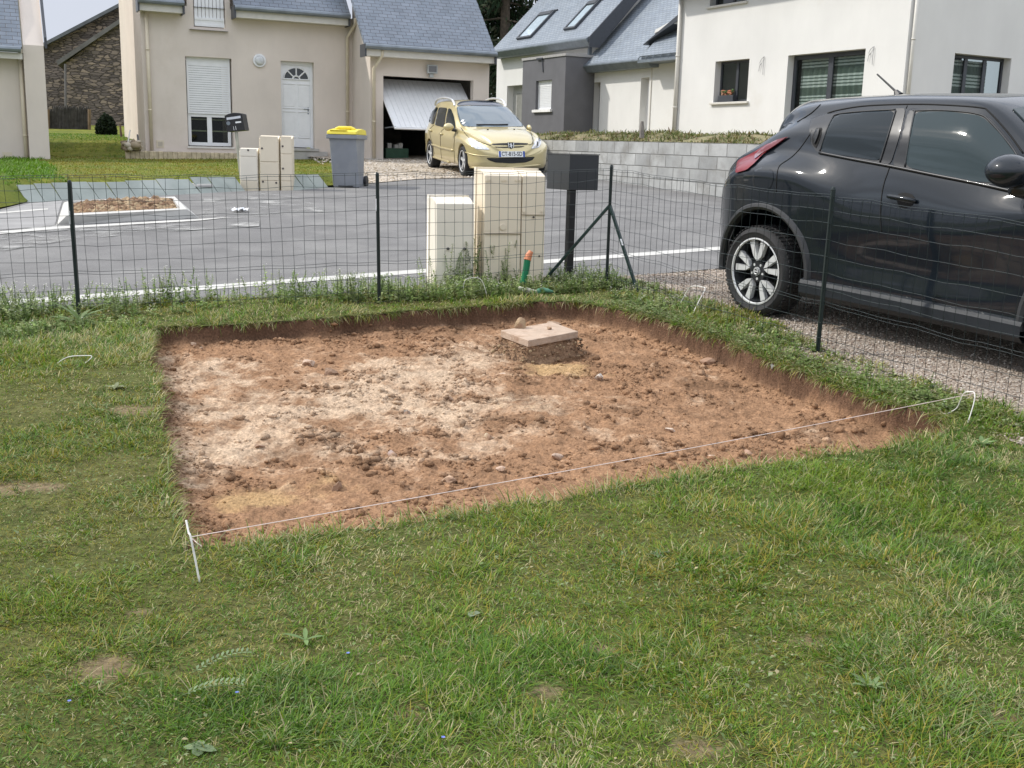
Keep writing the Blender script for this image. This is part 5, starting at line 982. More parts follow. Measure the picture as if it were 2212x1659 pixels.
# --- tube leaning against it
tb_=thing('corrugated_tube','green corrugated tube with orange end leaning against the narrow cabinet','tube',G(1131,612)); b=MB(); P0=at(1129,612,8.8); P1=at(1139,562,8.83); pts=[];rr=[]
for i in range(46): q=i/45; pts.append(P0.lerp(P1,q)+Vector((.006*math.sin(q*3),0,0))); rr.append(.030 if i%2 else .024)
b.tube(pts,rr,n=12); b.build('green_section',mat('green_corrugated',(.03,.24,.12),.45),tb_)
b=MB(); b.tube([P1,at(1142,552,8.84),at(1147,543,8.85)],[.030,.028,.020],n=12,caps=False); b.build('orange_section',mat('orange_plastic',(.62,.22,.10),.5,var=.15),tb_)
# --- black mailbox on a square post
kp_=G(1231,606); FB1=Face((kp_.x,kp_.y),30); mb2=thing('mailbox','large plain dark grey mailbox seen from its corner on a square black post','mailbox',kp_); dk=mat('dark_grey_paint',(.035,.038,.042),.45,var=.06,scale=3,bump=.03)
zt=FB1.hit(1231.7,334)[1]; zb=FB1.hit(1231,411)[1]; c0_=at(1231.5,334,kp_.y); 
er=FB1.e; el=Vector((-FB1.e.y,FB1.e.x,0)); cnr=Vector((c0_.x,c0_.y,0))
b=MB(); b.prism([cnr+Vector((0,0,zb)),cnr+er*.295+Vector((0,0,zb)),cnr+er*.295+el*.36+Vector((0,0,zb)),cnr+el*.36+Vector((0,0,zb))],Vector((0,0,zt-zb))); b.build('mailbox_body',dk,mb2,bevel=.004)
b=MB(); b.prism([cnr-er*.004-el*.004+Vector((0,0,zt+.001)),cnr+er*.30-el*.004+Vector((0,0,zt+.001)),cnr+er*.30+el*.365+Vector((0,0,zt+.001)),cnr-er*.004+el*.365+Vector((0,0,zt+.001))],Vector((0,0,.007))); b.build('mailbox_lid',dk,mb2)
b=MB(); q=cnr+er*.035+el*.03; pb=G(1230,606); 
b.prism([q+Vector((-.0,0,zb)),q+er*.06+Vector((0,0,zb)),q+er*.06+el*.06+Vector((0,0,zb)),q+el*.06+Vector((0,0,zb))],Vector((0,0,gz(q.x,q.y)-zb-.1))); b.build('post',M['black'],mb2,bevel=.004)
# ---------- fence
fp={'0':G(172,688),'1':G(820,658),'c':G(1309.6,622),'r':G(1765,762)}
ft={'0':at(150,393,fp['0'].y),'1':at(815,376,fp['1'].y),'c':at(1321,359,fp['c'].y),'r':at(1800,408,fp['r'].y)}
fp['m']=fp['0']+(fp['0']-fp['1'])*1.0; ft['m']=fp['m']+(ft['0']-fp['0']); fp['s']=fp['r']+(fp['r']-fp['c']); ft['s']=fp['s']+(ft['r']-fp['r'])
fp['s'].z=gz(fp['s'].x,fp['s'].y)+.0
fn=thing('wire_fence','low green welded wire fence on thin metal posts around the garden','fence',fp['c'])
for k in ('m','0','1','c','r','s'):
    b=MB(); a,c=fp[k]-Vector((0,0,.15)),ft[k]; d=(c-a).normalized(); ex=Vector((.024,0,0)); ey=Vector((0,.024,0)); b.box((a+c)/2,ex,ey,(c-a)); b.box((a+c)/2+Vector((0,.018,0)),Vector((.005,0,0)),Vector((0,.02,0)),(c-a)*.99)
    b.tube([c-d*.01,c+d*.012],[.0155,.010],n=8); o=b.build('post',M['green_post'],fn,bevel=.003,seg=1)
    if k in('0','1'):
        q=a.lerp(c,.80 if k=='1' else .78); b=MB(); b.box(q+Vector((-.010 if k=='0' else -.011,-.0165,0)),(.009,0,0),(0,.002,0),(0,0,.09)); b.build('sticker',M['pvc'],o)
for (u,v,ud,vd,lab) in ((1174,608,1316,441,0),(1378,633,1319,443,1)):
    a=G(u,v); c=fp['c'].lerp(ft['c'],(622-442)/(622-359.)); d=(c-a); b=MB(); s=d.cross(Vector((0,0,1))).normalized(); b.box((a+c)/2,s*.026,d.cross(s).normalized()*.022,d*1.0); o=b.build('brace',mat('green_brace',(.006,.026,.022),.4),fn,bevel=.003,seg=1)
    if lab: q=a.lerp(c,.58); b=MB(); b.box(q+Vector((0,-.0165,0)),Vector((.014,0,0)),Vector((0,.002,0)),d.normalized()*.055); b.build('sticker',M['pvc'],o)
wm=MB(); WR=.0016
def panel(ka,kb2,yoff):
    a0,b0,a1,b1=fp[ka],fp[kb2],ft[ka],ft[kb2]; L_=(b0-a0).length; off=Vector((0,yoff,0))
    def Pq(s,h):  # h metres above ground up to ~.97
        bt=a0.lerp(b0,s); tp=a1.lerp(b1,s); q=bt.lerp(tp,h/(tp-bt).length); sag=.012*math.sin(s*math.pi*3+h*4)+.01*math.sin(s*17+h*9); return q+off+Vector((0,sag,.010*math.sin(s*math.pi)*-1.2+.004*math.sin(s*23+h*5)))
    n=int(L_/.0762)
    for i in range(n+1):
        s=i/n; w_=random.uniform(-.004,.004); wm.tube([Pq(min(1,max(0,s+w_*(h>.3)*h)),h) for h in (-.02,.25,.5,.75,.965)],WR,n=3,caps=False)
    for h in (.02,.10,.20,.305,.325,.40,.50,.60,.70,.80,.88,.955,.97):
        m_=int(L_/.15); wm.tube([Pq(i/m_,h+(.004*math.sin(i*2.1+h*30))) for i in range(m_+1)],WR*1.1,n=3,caps=False)
panel('m','0',-.02); panel('0','1',-.02); panel('1','c',-.02); panel('c','r',-.02); panel('r','s',-.02)
wm.build('wire_mesh',M['green_post'],fn)
# ---------- hoops and string
wt=mat('white_painted_rod',(.74,.72,.68),.45,var=.1,scale=30)
def rodpts(L,ds):
    return [at(u,v,d) for (u,v),d in zip(L,ds)]
def smoothpts(P,k=5):
    out=[]; n=len(P)
    for i in range(n-1):
        p0=P[max(i-1,0)];p1=P[i];p2=P[i+1];p3=P[min(i+2,n-1)]
        for j in range(k):
            t=j/k; out.append(.5*((2*p1)+(p2-p0)*t+(2*p0-5*p1+4*p2-p3)*t*t+(3*p1-p0-3*p2+p3)*t**3))
    return out+[P[-1]]
def hoop(L,d0,d1,label,r=.0028):
    n=len(L); P=[at(u,v,d0+(d1-d0)*i/(n-1)) for i,(u,v) in enumerate(L)]; b=MB(); b.tube(smoothpts(P),r,n=6); return b.build('marking_hoop',wt,None,label,'metal hoop','bent white rods marking out the dig',smooth=True)
d=G(1030,648).y; hoop([(1008,646),(1001,623),(1006.5,604),(1023.5,600),(1038,603),(1047,620.6),(1053.5,649)],d,d,'white bent rod hoop standing in the grass below the utility cabinets',.0022)
d=G(1468,657).y; d2=G(1494,682).y; hoop([(1468,658),(1487.6,624),(1495,619),(1504,618),(1517,620),(1523,625),(1510,650),(1494.6,682)],d-.05,d2-.03,'white bent rod hoop by the fence left of the car rear wheel',.0036)
a,c=G(117,792).y,G(176,792).y; hoop([(116.8,791),(135.4,776.6),(152.6,770),(175,768.5),(197.8,769),(191,779),(175,791)],a,c-.05,'white bent rod hoop lying low in the grass left of the pit',.0026)
d=G(2039,898).y; d2=G(2088,919).y; h4=hoop([(2038,898),(2065,883),(2074,866),(2082,850),(2093,846.5),(2105,849),(2103,873),(2088.7,919)],d,d2,'white bent rod hoop holding the right end of the string')
d=G(432,1261).y; h5=hoop([(402,1124),(405,1138),(408,1152),(413,1165),(432,1261)],d+.05,d,'nearest white bent rod, at the near left corner of the dug rectangle',.0035)
b=MB(); A_=at(411,1160,d+.03); B_=at(2104,850,d2+.05); b.tube([A_.lerp(B_,t)+Vector((0,0,-.012*math.sin(t*math.pi))) for t in [i/20 for i in range(21)]],.0016,n=4); b.tube([A_,at(425,1172,d),at(436,1180,d)],.0014,n=4)
b.build('string_line',mat('pink_string',(.74,.60,.55),.8),None,'pinkish builder string stretched across the near side of the pit','string')
# ---------- slab cover on its earth stump
sv=[(1081.4,713.5),(1193,695.5),(1249,715.5),(1141.3,735.5)]; S4=[G(u,v,.018) for u,v in sv]; cS=sum(S4,Vector())/4
sb=thing('inspection_cover','square dusty concrete cover on a stump of earth in the pit','cover',cS-Vector((0,0,.12)))
b=MB(); b.prism([p-Vector((0,0,.045)) for p in S4],Vector((0,0,.045))); b.build('slab',mat('dusty_concrete',(.46,.35,.265),.95,var=.12,scale=12,bump=.5,bscale=80,dirt=(.33,.22,.15),dscale=9,dth=(.5,.7)),sb,bevel=.004)
ring=[]; per_=[]
for i in range(4):
    for k in range(16): per_.append(S4[i].lerp(S4[(i+1)%4],k/16))
V_=[];cc=[];nr=9;npp=len(per_)
for j in range(nr):
    t=j/(nr-1)
    for i,p in enumerate(per_):
        dv=(p-cS); dv.z=0; dv.normalize(); nzv=float(fbm(i*.6,j*.8,1,3))-.5; o=(-.012+.03*t**1.6+.10*max(0,t-.8)+.045*nzv*(t>0)); q=p+dv*o; V_.append((q.x,q.y,q.z-.042-(.135)*t)); cc.append(np.array([.27,.175,.11])*(1+.9*nzv)*(1+.3*random.random()))
Q_=[[j*npp+i,j*npp+(i+1)%npp,(j+1)*npp+(i+1)%npp,(j+1)*npp+i] for j in range(nr-1) for i in range(npp)]
npmesh('earth_stump',V_,quads=[q[::-1] for q in Q_],mat=M['soil'],cols=np.array(cc),smooth=True,parent=sb)
CA=Acc(); n=260; ii=rng.integers(0,npp,n); t=rng.random(n); pz_=np.array([per_[i][:] for i in ii]); dv=pz_-np.array(cS[:]); dv[:,2]=0; dv/=np.linalg.norm(dv,axis=1)[:,None]; pz_=pz_+dv*(.005+.05*t[:,None]+.03*rng.random((n,1))); CA.add(*lumps(pz_[:,0],pz_[:,1],pz_[:,2]-.04-.11*t,rng.uniform(.004,.014,n),np.array([(.26,.17,.11),(.38,.28,.17),(.17,.11,.07)])[rng.integers(0,3,n)])); o=CA.build('clods',M['soil'],parent=sb); o['kind']='stuff'
# ---------- stones
def stone(u,v,w_,h_,col,label,name='stone',hgt=None,sq=1.0,rot=None,dz=0,cat='stone',seed=0,sub=2):
    r_=random.Random(seed+int(u*7+v)); 
    if hgt is None:
        p=G(u,v,-.1); p.z=float(soil_z(p.x,p.y))
    else: p=G(u,v,hgt)
    bm=bmesh.new(); bmesh.ops.create_icosphere(bm,subdivisions=sub,radius=1); s=w_/F*p.y/2*1.25; hs=h_/F*p.y/2*1.25; a=r_.uniform(0,6.3)
    cuts=[(Vector((r_.uniform(-1,1),r_.uniform(-1,1),r_.uniform(-.5,1))).normalized(),r_.uniform(.30,.72)) for _ in range(8)]
    for vv in bm.verts:
        c=vv.co.copy()
        for nn,dd_ in cuts:
            k=c.dot(nn)
            if k>dd_: c-=nn*(k-dd_)
        c*=1+r_.uniform(-.05,.05); x=c.x*math.cos(a)-c.y*math.sin(a); y=c.x*math.sin(a)+c.y*math.cos(a); vv.co=Vector((x*s,y*s*sq,c.z*hs))
    me=bpy.data.meshes.new(name); bm.to_mesh(me); bm.free(); o=link(name,me,mat('rock_%d'%int(u),col,.9,var=.3,scale=25,bump=.8,bscale=70,dirt=(.30,.19,.125),dscale=14,dth=(.45,.6),bdist=.006),None,label,cat); o.location=(p.x,p.y,p.z+hs*.45+dz); return o
stone(1124,709,27,28,(.42,.30,.18),'larger brown jagged rock standing on the square concrete cover',hgt=.018,dz=-.004,sub=3)
stone(1186,712,14,8,(.42,.30,.20),'small flat rock on the square concrete cover right of the larger rock',hgt=.018)
stone(1297,817,26,20,(.72,.66,.58),'white angular stone right of centre in the pit, in front of the cover',cat='stone')
stone(847,991,25,20,(.40,.31,.28),'purplish grey stone in the near middle of the pit')
stone(1053,942,30,20,(.66,.56,.40),'cream lumpy stone near the middle of the pit')
stone(879,886,20,12,(.25,.22,.19),'dark grey flat stone on the pale soil patch')
stone(665,787,30,22,(.55,.42,.32),'tan angular stone at the far left part of the pit')
stone(420,745,16,9,(.50,.38,.28),'left of two tan pebbles by the back wall of the pit')
stone(434,748,10,8,(.50,.38,.28),'right of two tan pebbles by the back wall of the pit')
stone(1618,968,26,17,(.42,.27,.19),'reddish clod like stone beyond the string at the right of the pit')
stone(1536,976,24,9,(.66,.52,.42),'pale pinkish flat stone close behind the string')
stone(968,1040,45,14,(.52,.36,.24),'flat ochre slab stone in the near part of the pit')
stone(1080,806,30,10,(.55,.42,.32),'flat tan stone in front of the concrete cover, left side')
stone(970,858,22,12,(.62,.50,.40),'pale pinkish stone on the cream soil in mid pit')
stone(1450,925,26,8,(.60,.48,.38),'thin pale flake of stone in the right half of the pit')
stone(1085,1022,26,12,(.50,.36,.27),'brown flat stone just behind the string near its middle')
stone(730,1060,28,26,(.26,.16,.10),'dark round clod of soil in the near left of the pit',cat='clod')
stone(1195,692,34,10,(.40,.30,.22),'long flat stone behind the concrete cover',cat='stone')
stone(1535,770,40,18,(.33,.20,.13),'large flat clod fallen at the foot of the right pit wall',cat='clod')
stone(560,905+60,22,12,(.24,.15,.10),'dark clod on the left pale area of the pit',cat='clod')
stone(710,800,40,14,(.22,.14,.09),'dark crumbled clod in the far left part of the pit',cat='clod')
stone(1205,990,26,18,(.45,.33,.25),'brown grey stone standing behind the string right of centre')
# glove, litter
def crumple(P,rad,name,m_,label,cat,par=None):
    b=MB(); b.tube(smoothpts(P,4),rad,n=9); o=b.build(name,m_,par,label,cat,smooth=True); return o
gv=thing('work_glove','white and green work glove lying on the grass edge above the pit','glove',G(1158,634)); wg=mat('cream_cloth',(.70,.67,.58),.85,bump=.5,bscale=60)
d=G(1158,636).y
def cr2(L,rr,name,m_): 
    P=smoothpts([at(u,v-5,d-.03+.01*i) for i,(u,v) in enumerate(L)],4); n=len(P); rad=[np.interp(i/(n-1),np.linspace(0,1,len(rr)),rr)*random.uniform(.85,1.15) for i in range(n)]; b=MB(); b.tube(P,rad,n=9); return b.build(name,m_,gv,smooth=True)
cr2([(1121,626),(1128,631),(1137,634),(1150,636),(1164,635)],[.012,.022,.017,.022,.018],'cuff',wg); cr2([(1136,627),(1143,632),(1152,634)],[.008,.017,.014],'thumb',wg); cr2([(1160,635),(1172,632),(1184,633),(1198,636)],[.020,.021,.017,.006],'green_palm',mat('green_rubber',(.10,.26,.17),.5,bump=.3))
pl=G(518,458); b=MB(); 
def foil(p,w_,h_,n_,name,m_,label,cat):
    bm=bmesh.new(); bmesh.ops.create_grid(bm,x_segments=8,y_segments=6,size=.5)
    for v in bm.verts: v.co=Vector((v.co.x*w_+random.uniform(-.1,.1)*w_,v.co.y*h_+random.uniform(-.1,.1)*h_,random.uniform(0,n_)))
    me=bpy.data.meshes.new(name); bm.to_mesh(me); bm.free(); o=link(name,me,m_,None,label,cat); o.location=p; s=o.modifiers.new('s','SOLIDIFY'); s.thickness=.002; return o
foil(pl+Vector((0,0,.012)),.20,.16,.05,'paper_litter',M['pvc'],'crumpled white and grey paper litter lying on the road','litter')
p=G(1672,797,-.045); foil(Vector((p.x,p.y-.02,p.z)),.05,.04,.035,'paper_scrap',M['pvc'],'tiny white scrap stuck on the right wall of the pit','litter')
# ============================================================ CARS
from mathutils.geometry import delaunay_2d_cdt
def tab(T):
    xs=[t[0] for t in T]; ys=[t[1] for t in T]
    m=np.zeros(len(xs)); xs=np.array(xs,float); ys=np.array(ys,float); d=np.diff(ys)/np.diff(xs); m[1:-1]=(d[:-1]+d[1:])/2; m[0]=d[0]; m[-1]=d[-1]
    for i in range(len(d)):
        if d[i]==0: m[i]=m[i+1]=0
        else:
            a,b=m[i]/d[i],m[i+1]/d[i]
            if a<0: m[i]=0
            if b<0: m[i+1]=0
            h=math.hypot(max(a,0),max(b,0))
            if h>3: m[i]*=3/h; m[i+1]*=3/h
    def f(x):
        x=min(max(x,xs[0]),xs[-1]); i=min(int(np.searchsorted(xs,x,side='right'))-1,len(d)-1); h=xs[i+1]-xs[i]; t=(x-xs[i])/h
        return float((2*t**3-3*t*t+1)*ys[i]+(t**3-2*t*t+t)*h*m[i]+(-2*t**3+3*t*t)*ys[i+1]+(t**3-t*t)*h*m[i+1])
    return f
def sect(pts,k=4):
    P=[Vector((0,a,b)) for a,b in pts]; n=len(P); out=[]
    P2=[Vector((0,-P[1].y,P[1].z))]+P+[Vector((0,-P[-2].y,P[-2].z))]
    for i in range(1,n):
        p0,p1,p2,p3=P2[i-1],P2[i],P2[i+1],P2[i+2]
        # centripetal-like damping: clamp tangents by segment length
        L=(p2-p1).length; 
        def tg(a,b,c):
            v=(c-a); l=v.length; return v*(L/l if l>1e-6 else 0)
        m1,m2=tg(p0,p1,p2)*.9,tg(p1,p2,p3)*.9
        for j in range(k):
            t=j/k; q=p1*(2*t**3-3*t*t+1)+m1*(t**3-2*t*t+t)+p2*(-2*t**3+3*t*t)+m2*(t**3-t*t); out.append((q.y,q.z))
    out.append((P[-1].y,P[-1].z)); return out
def loft(xs,secf,k=4):
    rows=[]
    for x in xs:
        s=sect(secf(x),k); full=[(x,-y,z) for y,z in s]+[(x,y,z) for y,z in s[-2:0:-1]]; rows.append(full)
    m=len(rows[0]); V=[p for r in rows for p in r]; Fc=[]
    for i in range(len(rows)-1):
        for j in range(m):
            a=i*m+j; b=i*m+(j+1)%m; Fc.append([a,b,b+m,a+m])
    for r,rev in ((0,True),(len(rows)-1,False)):
        c=len(V); V.append((rows[r][0][0],0,sum(p[2] for p in rows[r])/m)); 
        for j in range(m):
            a=r*m+j; b=r*m+(j+1)%m; Fc.append([c,b,a] if rev else [c,a,b])
    return V,Fc
class Car:
    def __init__(s,name,label,cat,org,ang,sc=1.0):
        a=math.radians(ang); f=Vector((math.cos(a),-math.sin(a),0)); f.z=BY*f.y+CX*f.x; f.normalize(); u=Vector((-CX,-BY,1)).normalized(); l=u.cross(f).normalized()
        s.M=Matrix(((f.x*sc,l.x*sc,u.x*sc,org.x),(f.y*sc,l.y*sc,u.y*sc,org.y),(f.z*sc,l.z*sc,u.z*sc,org.z),(0,0,0,1))); s.f,s.l,s.u=f,l,u
        s.root=thing(name,label,cat,org); s.root.rotation_euler=s.M.to_3x3().normalized().to_euler()
        s.Rinv=(Matrix.Translation(org)@s.M.to_3x3().normalized().to_4x4()).inverted()
        s.Minv=s.M.inverted(); s.Mloc=Matrix.Scale(sc,4)
    def body(s,V,Fc,cutters,mt,name='body'):
        me=bpy.data.meshes.new(name); me.from_pydata(V,[],Fc); me.validate(); bm=bmesh.new(); bm.from_mesh(me); bmesh.ops.recalc_face_normals(bm,faces=bm.faces); bm.to_mesh(me); bm.free()
        s.bvh=BVHTree.FromPolygons([s.M@Vector(v) for v in V],[p.vertices[:] for p in me.polygons])
        o=bpy.data.objects.new(name,me); COL.objects.link(o); cs=[]
        for (cx,cz,r,y0_,y1_) in cutters:
            b=MB(); b.tube([(cx,y0_,cz),(cx,y1_,cz)],r,n=40); cm=bpy.data.meshes.new('c'); cm.from_pydata(b.v,[],b.f); bm=bmesh.new(); bm.from_mesh(cm); bmesh.ops.recalc_face_normals(bm,faces=bm.faces); bm.to_mesh(cm); bm.free()
            c=bpy.data.objects.new('c',cm); COL.objects.link(c); cs.append(c); md=o.modifiers.new('b','BOOLEAN'); md.object=c; md.operation='DIFFERENCE'; md.solver='EXACT'
        dg=bpy.context.evaluated_depsgraph_get(); dg.update(); nm=bpy.data.meshes.new_from_object(o.evaluated_get(dg))
        bpy.data.objects.remove(o)
        for c in cs: bpy.data.objects.remove(c)
        nm.transform(s.Mloc); nm.materials.clear(); nm.materials.append(mt); nm.polygons.foreach_set('use_smooth',[True]*len(nm.polygons))
        o=bpy.data.objects.new(name,nm); COL.objects.link(o); o.parent=s.root
        if hasattr(nm,'set_sharp_from_angle'): nm.set_sharp_from_angle(angle=math.radians(38))
        return o
    def hit(s,u,v):
        d=ray(u,v).normalized(); h=s.bvh.ray_cast(Vector((0,0,EYE)),d)
        if h[0] is None: return None
        n=h[1]; n=n if n.dot(d)<0 else -n
        return h[0],n
    def add(s,mb,name,mt,par=None,mirror=False,smooth=False,bevel=0):
        # MB in world coordinates -> child in car frame
        par=par or s.root; me=bpy.data.meshes.new(name); me.from_pydata(mb.v,[],mb.f); me.validate(); me.transform(s.Rinv)
        if smooth: me.polygons.foreach_set('use_smooth',[True]*len(me.polygons))
        me.materials.append(mt); o=bpy.data.objects.new(name,me); COL.objects.link(o); o.parent=par
        if bevel: bv=o.modifiers.new('b','BEVEL'); bv.width=bevel; bv.segments=2; bv.limit_method='ANGLE'
        if mirror:
            m2=me.copy(); m2.transform(Matrix.Diagonal((1,-1,1,1))); m2.flip_normals(); o2=bpy.data.objects.new(name,m2); COL.objects.link(o2); o2.parent=par
            if bevel: bv=o2.modifiers.new('b','BEVEL'); bv.width=bevel; bv.segments=2; bv.limit_method='ANGLE'
        return o
    def L(s,x,y,z): return s.M@Vector((x,y,z))
    def panel(s,poly,name,mt,par=None,off=.004,th=.006,step=5,mirror=False,curve=True):
        if curve: poly=closed(poly)
        us=[p[0] for p in poly]; vs=[p[1] for p in poly]; pts=[Vector(p) for p in poly]; n0=len(pts); ed=[(i,(i+1)%n0) for i in range(n0)]
        PP=np.array(poly); gu,gv=np.meshgrid(np.arange(min(us),max(us),step),np.arange(min(vs),max(vs),step)); gu,gv=gu.ravel(),gv.ravel(); k=sdist(gu,gv,PP)<-step*.4
        pts+= [Vector((a,b)) for a,b in zip(gu[k],gv[k])]
        r=delaunay_2d_cdt(pts,ed,[list(range(n0))],1,1e-5)
        mb=MB(); top=[];
        for v in r[0]:
            h=s.hit(v.x,v.y)
            if h is None:   # slide towards the centroid until the body is met
                c=Vector((sum(us)/len(us),sum(vs)/len(vs)))
                for q in range(1,20):
                    w_=v.lerp(c,q/20); h=s.hit(w_.x,w_.y)
                    if h: break
            if h is None: return None
            top.append(h[0]+h[1]*(off+th)); 
        bot=[];
        for v,t in zip(r[0],top): 
            d=(t-Vector((0,0,EYE))).normalized(); bot.append(t+d*(th+off*.6))
        fs=[list(f) for f in r[2]]
        me_v=[tuple(p) for p in top]+[tuple(p) for p in bot]; n=len(top); F_=[]
        cnt={}
        for f in fs:
            a,b,c=f[:3]; nn=(top[b]-top[a]).cross(top[c]-top[a]); flip=nn.dot(top[a]-Vector((0,0,EYE)))>0
            f=f[::-1] if flip else f; F_.append(f); F_.append([i+n for i in f[::-1]])
            for i in range(len(f)): e=(f[i],f[(i+1)%len(f)]); cnt[e]=1
        for (a,b) in cnt:
            if (b,a) not in cnt: F_.append([b,a,a+n,b+n])
        mb.v=me_v; mb.f=F_; mb.uv=[]; o=s.add(mb,name,mt,par,mirror,smooth=True)
        for ch in ([o]+([COL.objects[-1]] if mirror else [])):
            if hasattr(ch.data,'set_sharp_from_angle'): ch.data.set_sharp_from_angle(angle=math.radians(50))
        return o
    def seam(s,line,name,mt,par=None,r=.003,off=.001,mirror=False,n=6,sm=True,mb=None):
        L=smooth2(line) if sm else line; P=[]
        for u,v in L:
            h=s.hit(u,v)
            if h: P.append(h[0]+h[1]*off)
        if len(P)<2: return None
        m_=mb or MB(); m_.tube(P,r,n=n)
        if mb is None: return s.add(m_,name,mt,par,mirror,smooth=True)
def smooth2(L,k=6):
    return [(p.x,p.y) for p in smoothpts([Vector((a,b,0)) for a,b in L],k)]
def closed(L,k=3,r=.22):
    # corner-rounded closed polygon
    out=[]; n=len(L)
    for i in range(n):
        p,q,w_=Vector(L[i-1]),Vector(L[i]),Vector(L[(i+1)%n]); a=q.lerp(p,r); b=q.lerp(w_,r)
        for j in range(k+1): t=j/k; out.append(tuple(a*(1-t)**2+q*2*t*(1-t)+b*t*t))
    res=[out[0]]
    for p in out[1:]:
        if (Vector(p)-Vector(res[-1])).length>.3: res.append(p)
    return res
def secgen(T):
    def f(x):
        W,zb,zs,zB,yB,zE,yE,zc=[T[k](x) for k in ('W','zb','zs','zB','yB','zE','yE','zc')]
        side=T['dz'](x) if 'dz' in T else 0
        return [(0,zb),(W*.55,zb),(W-.07,zb+.01),(W-.015,zb+.10),(W-.012+side,zb+(zs-zb)*.5),(W,zs-.06),(W-.008,zs+(zB-zs)*.30),(yB+.010,zB-.03),(yB-.012,zB+.03),((yB*.55+yE*.45)+.022,zB+(zE-zB)*.5),(yE+.006,zE-.03),(yE-.05,zE+(zc-zE)*.45),(yE*.5,zc-.008),(0,zc)]
    return f
def paint(name,col,rough=.28,metal=0,coat=1.0,dust=.03,spec=.25):
    m,n,b=nodes(name); b.inputs['Roughness'].default_value=rough; b.inputs['Metallic'].default_value=metal; b.inputs['Coat Weight'].default_value=coat; b.inputs['Coat Roughness'].default_value=.05; b.inputs['Specular IOR Level'].default_value=spec
    tcn=N(n,'TexCoord'); nz=N(n,'TexNoise',Scale=3.,Detail=6.); lk(n,tcn.outputs['Object'],nz.inputs['Vector']); s=N(n,'SeparateXYZ'); lk(n,tcn.outputs['Object'],s.inputs[0])
    # road dust on the lower body, broken by noise
    mr=N(n,'MapRange'); mr.inputs['From Min'].default_value=.75; mr.inputs['From Max'].default_value=.2; lk(n,s.outputs[2],mr.inputs[0]); n2=N(n,'TexNoise',Scale=55.,Detail=3.); lk(n,tcn.outputs['Object'],n2.inputs['Vector'])
    mu=N(n,'Math',operation='MULTIPLY'); lk(n,mr.outputs[0],mu.inputs[0]); r=N(n,'ValToRGB'); r.color_ramp.elements[0].position=.5; r.color_ramp.elements[1].position=.75; lk(n,n2.outputs[0],r.inputs[0]); lk(n,r.outputs[0],mu.inputs[1])
    mu2=N(n,'Math',operation='MULTIPLY'); mu2.inputs[1].default_value=dust; lk(n,mu.outputs[0],mu2.inputs[0])
    x=N(n,'Mix',data_type='RGBA'); x.inputs[6].default_value=(*col,1); x.inputs[7].default_value=(.22,.19,.15,1); lk(n,mu2.outputs[0],x.inputs[0]); lk(n,x.outputs[2],b.inputs['Base Color'])
    return m
M['tyre']=mat('tyre_rubber',(.022,.022,.023),.8,var=.2,bump=.3,bscale=120); M['rimsil']=mat('machined_alloy',(.66,.67,.67),.38,metal=.25,var=.06); M['rimdark']=mat('dark_alloy',(.03,.032,.036),.4,metal=.3); M['trim']=mat('textured_trim',(.028,.03,.033),.55,var=.15,bump=.1,bscale=200)
M['seam']=mat('panel_gap',(.004,.004,.004),.8)
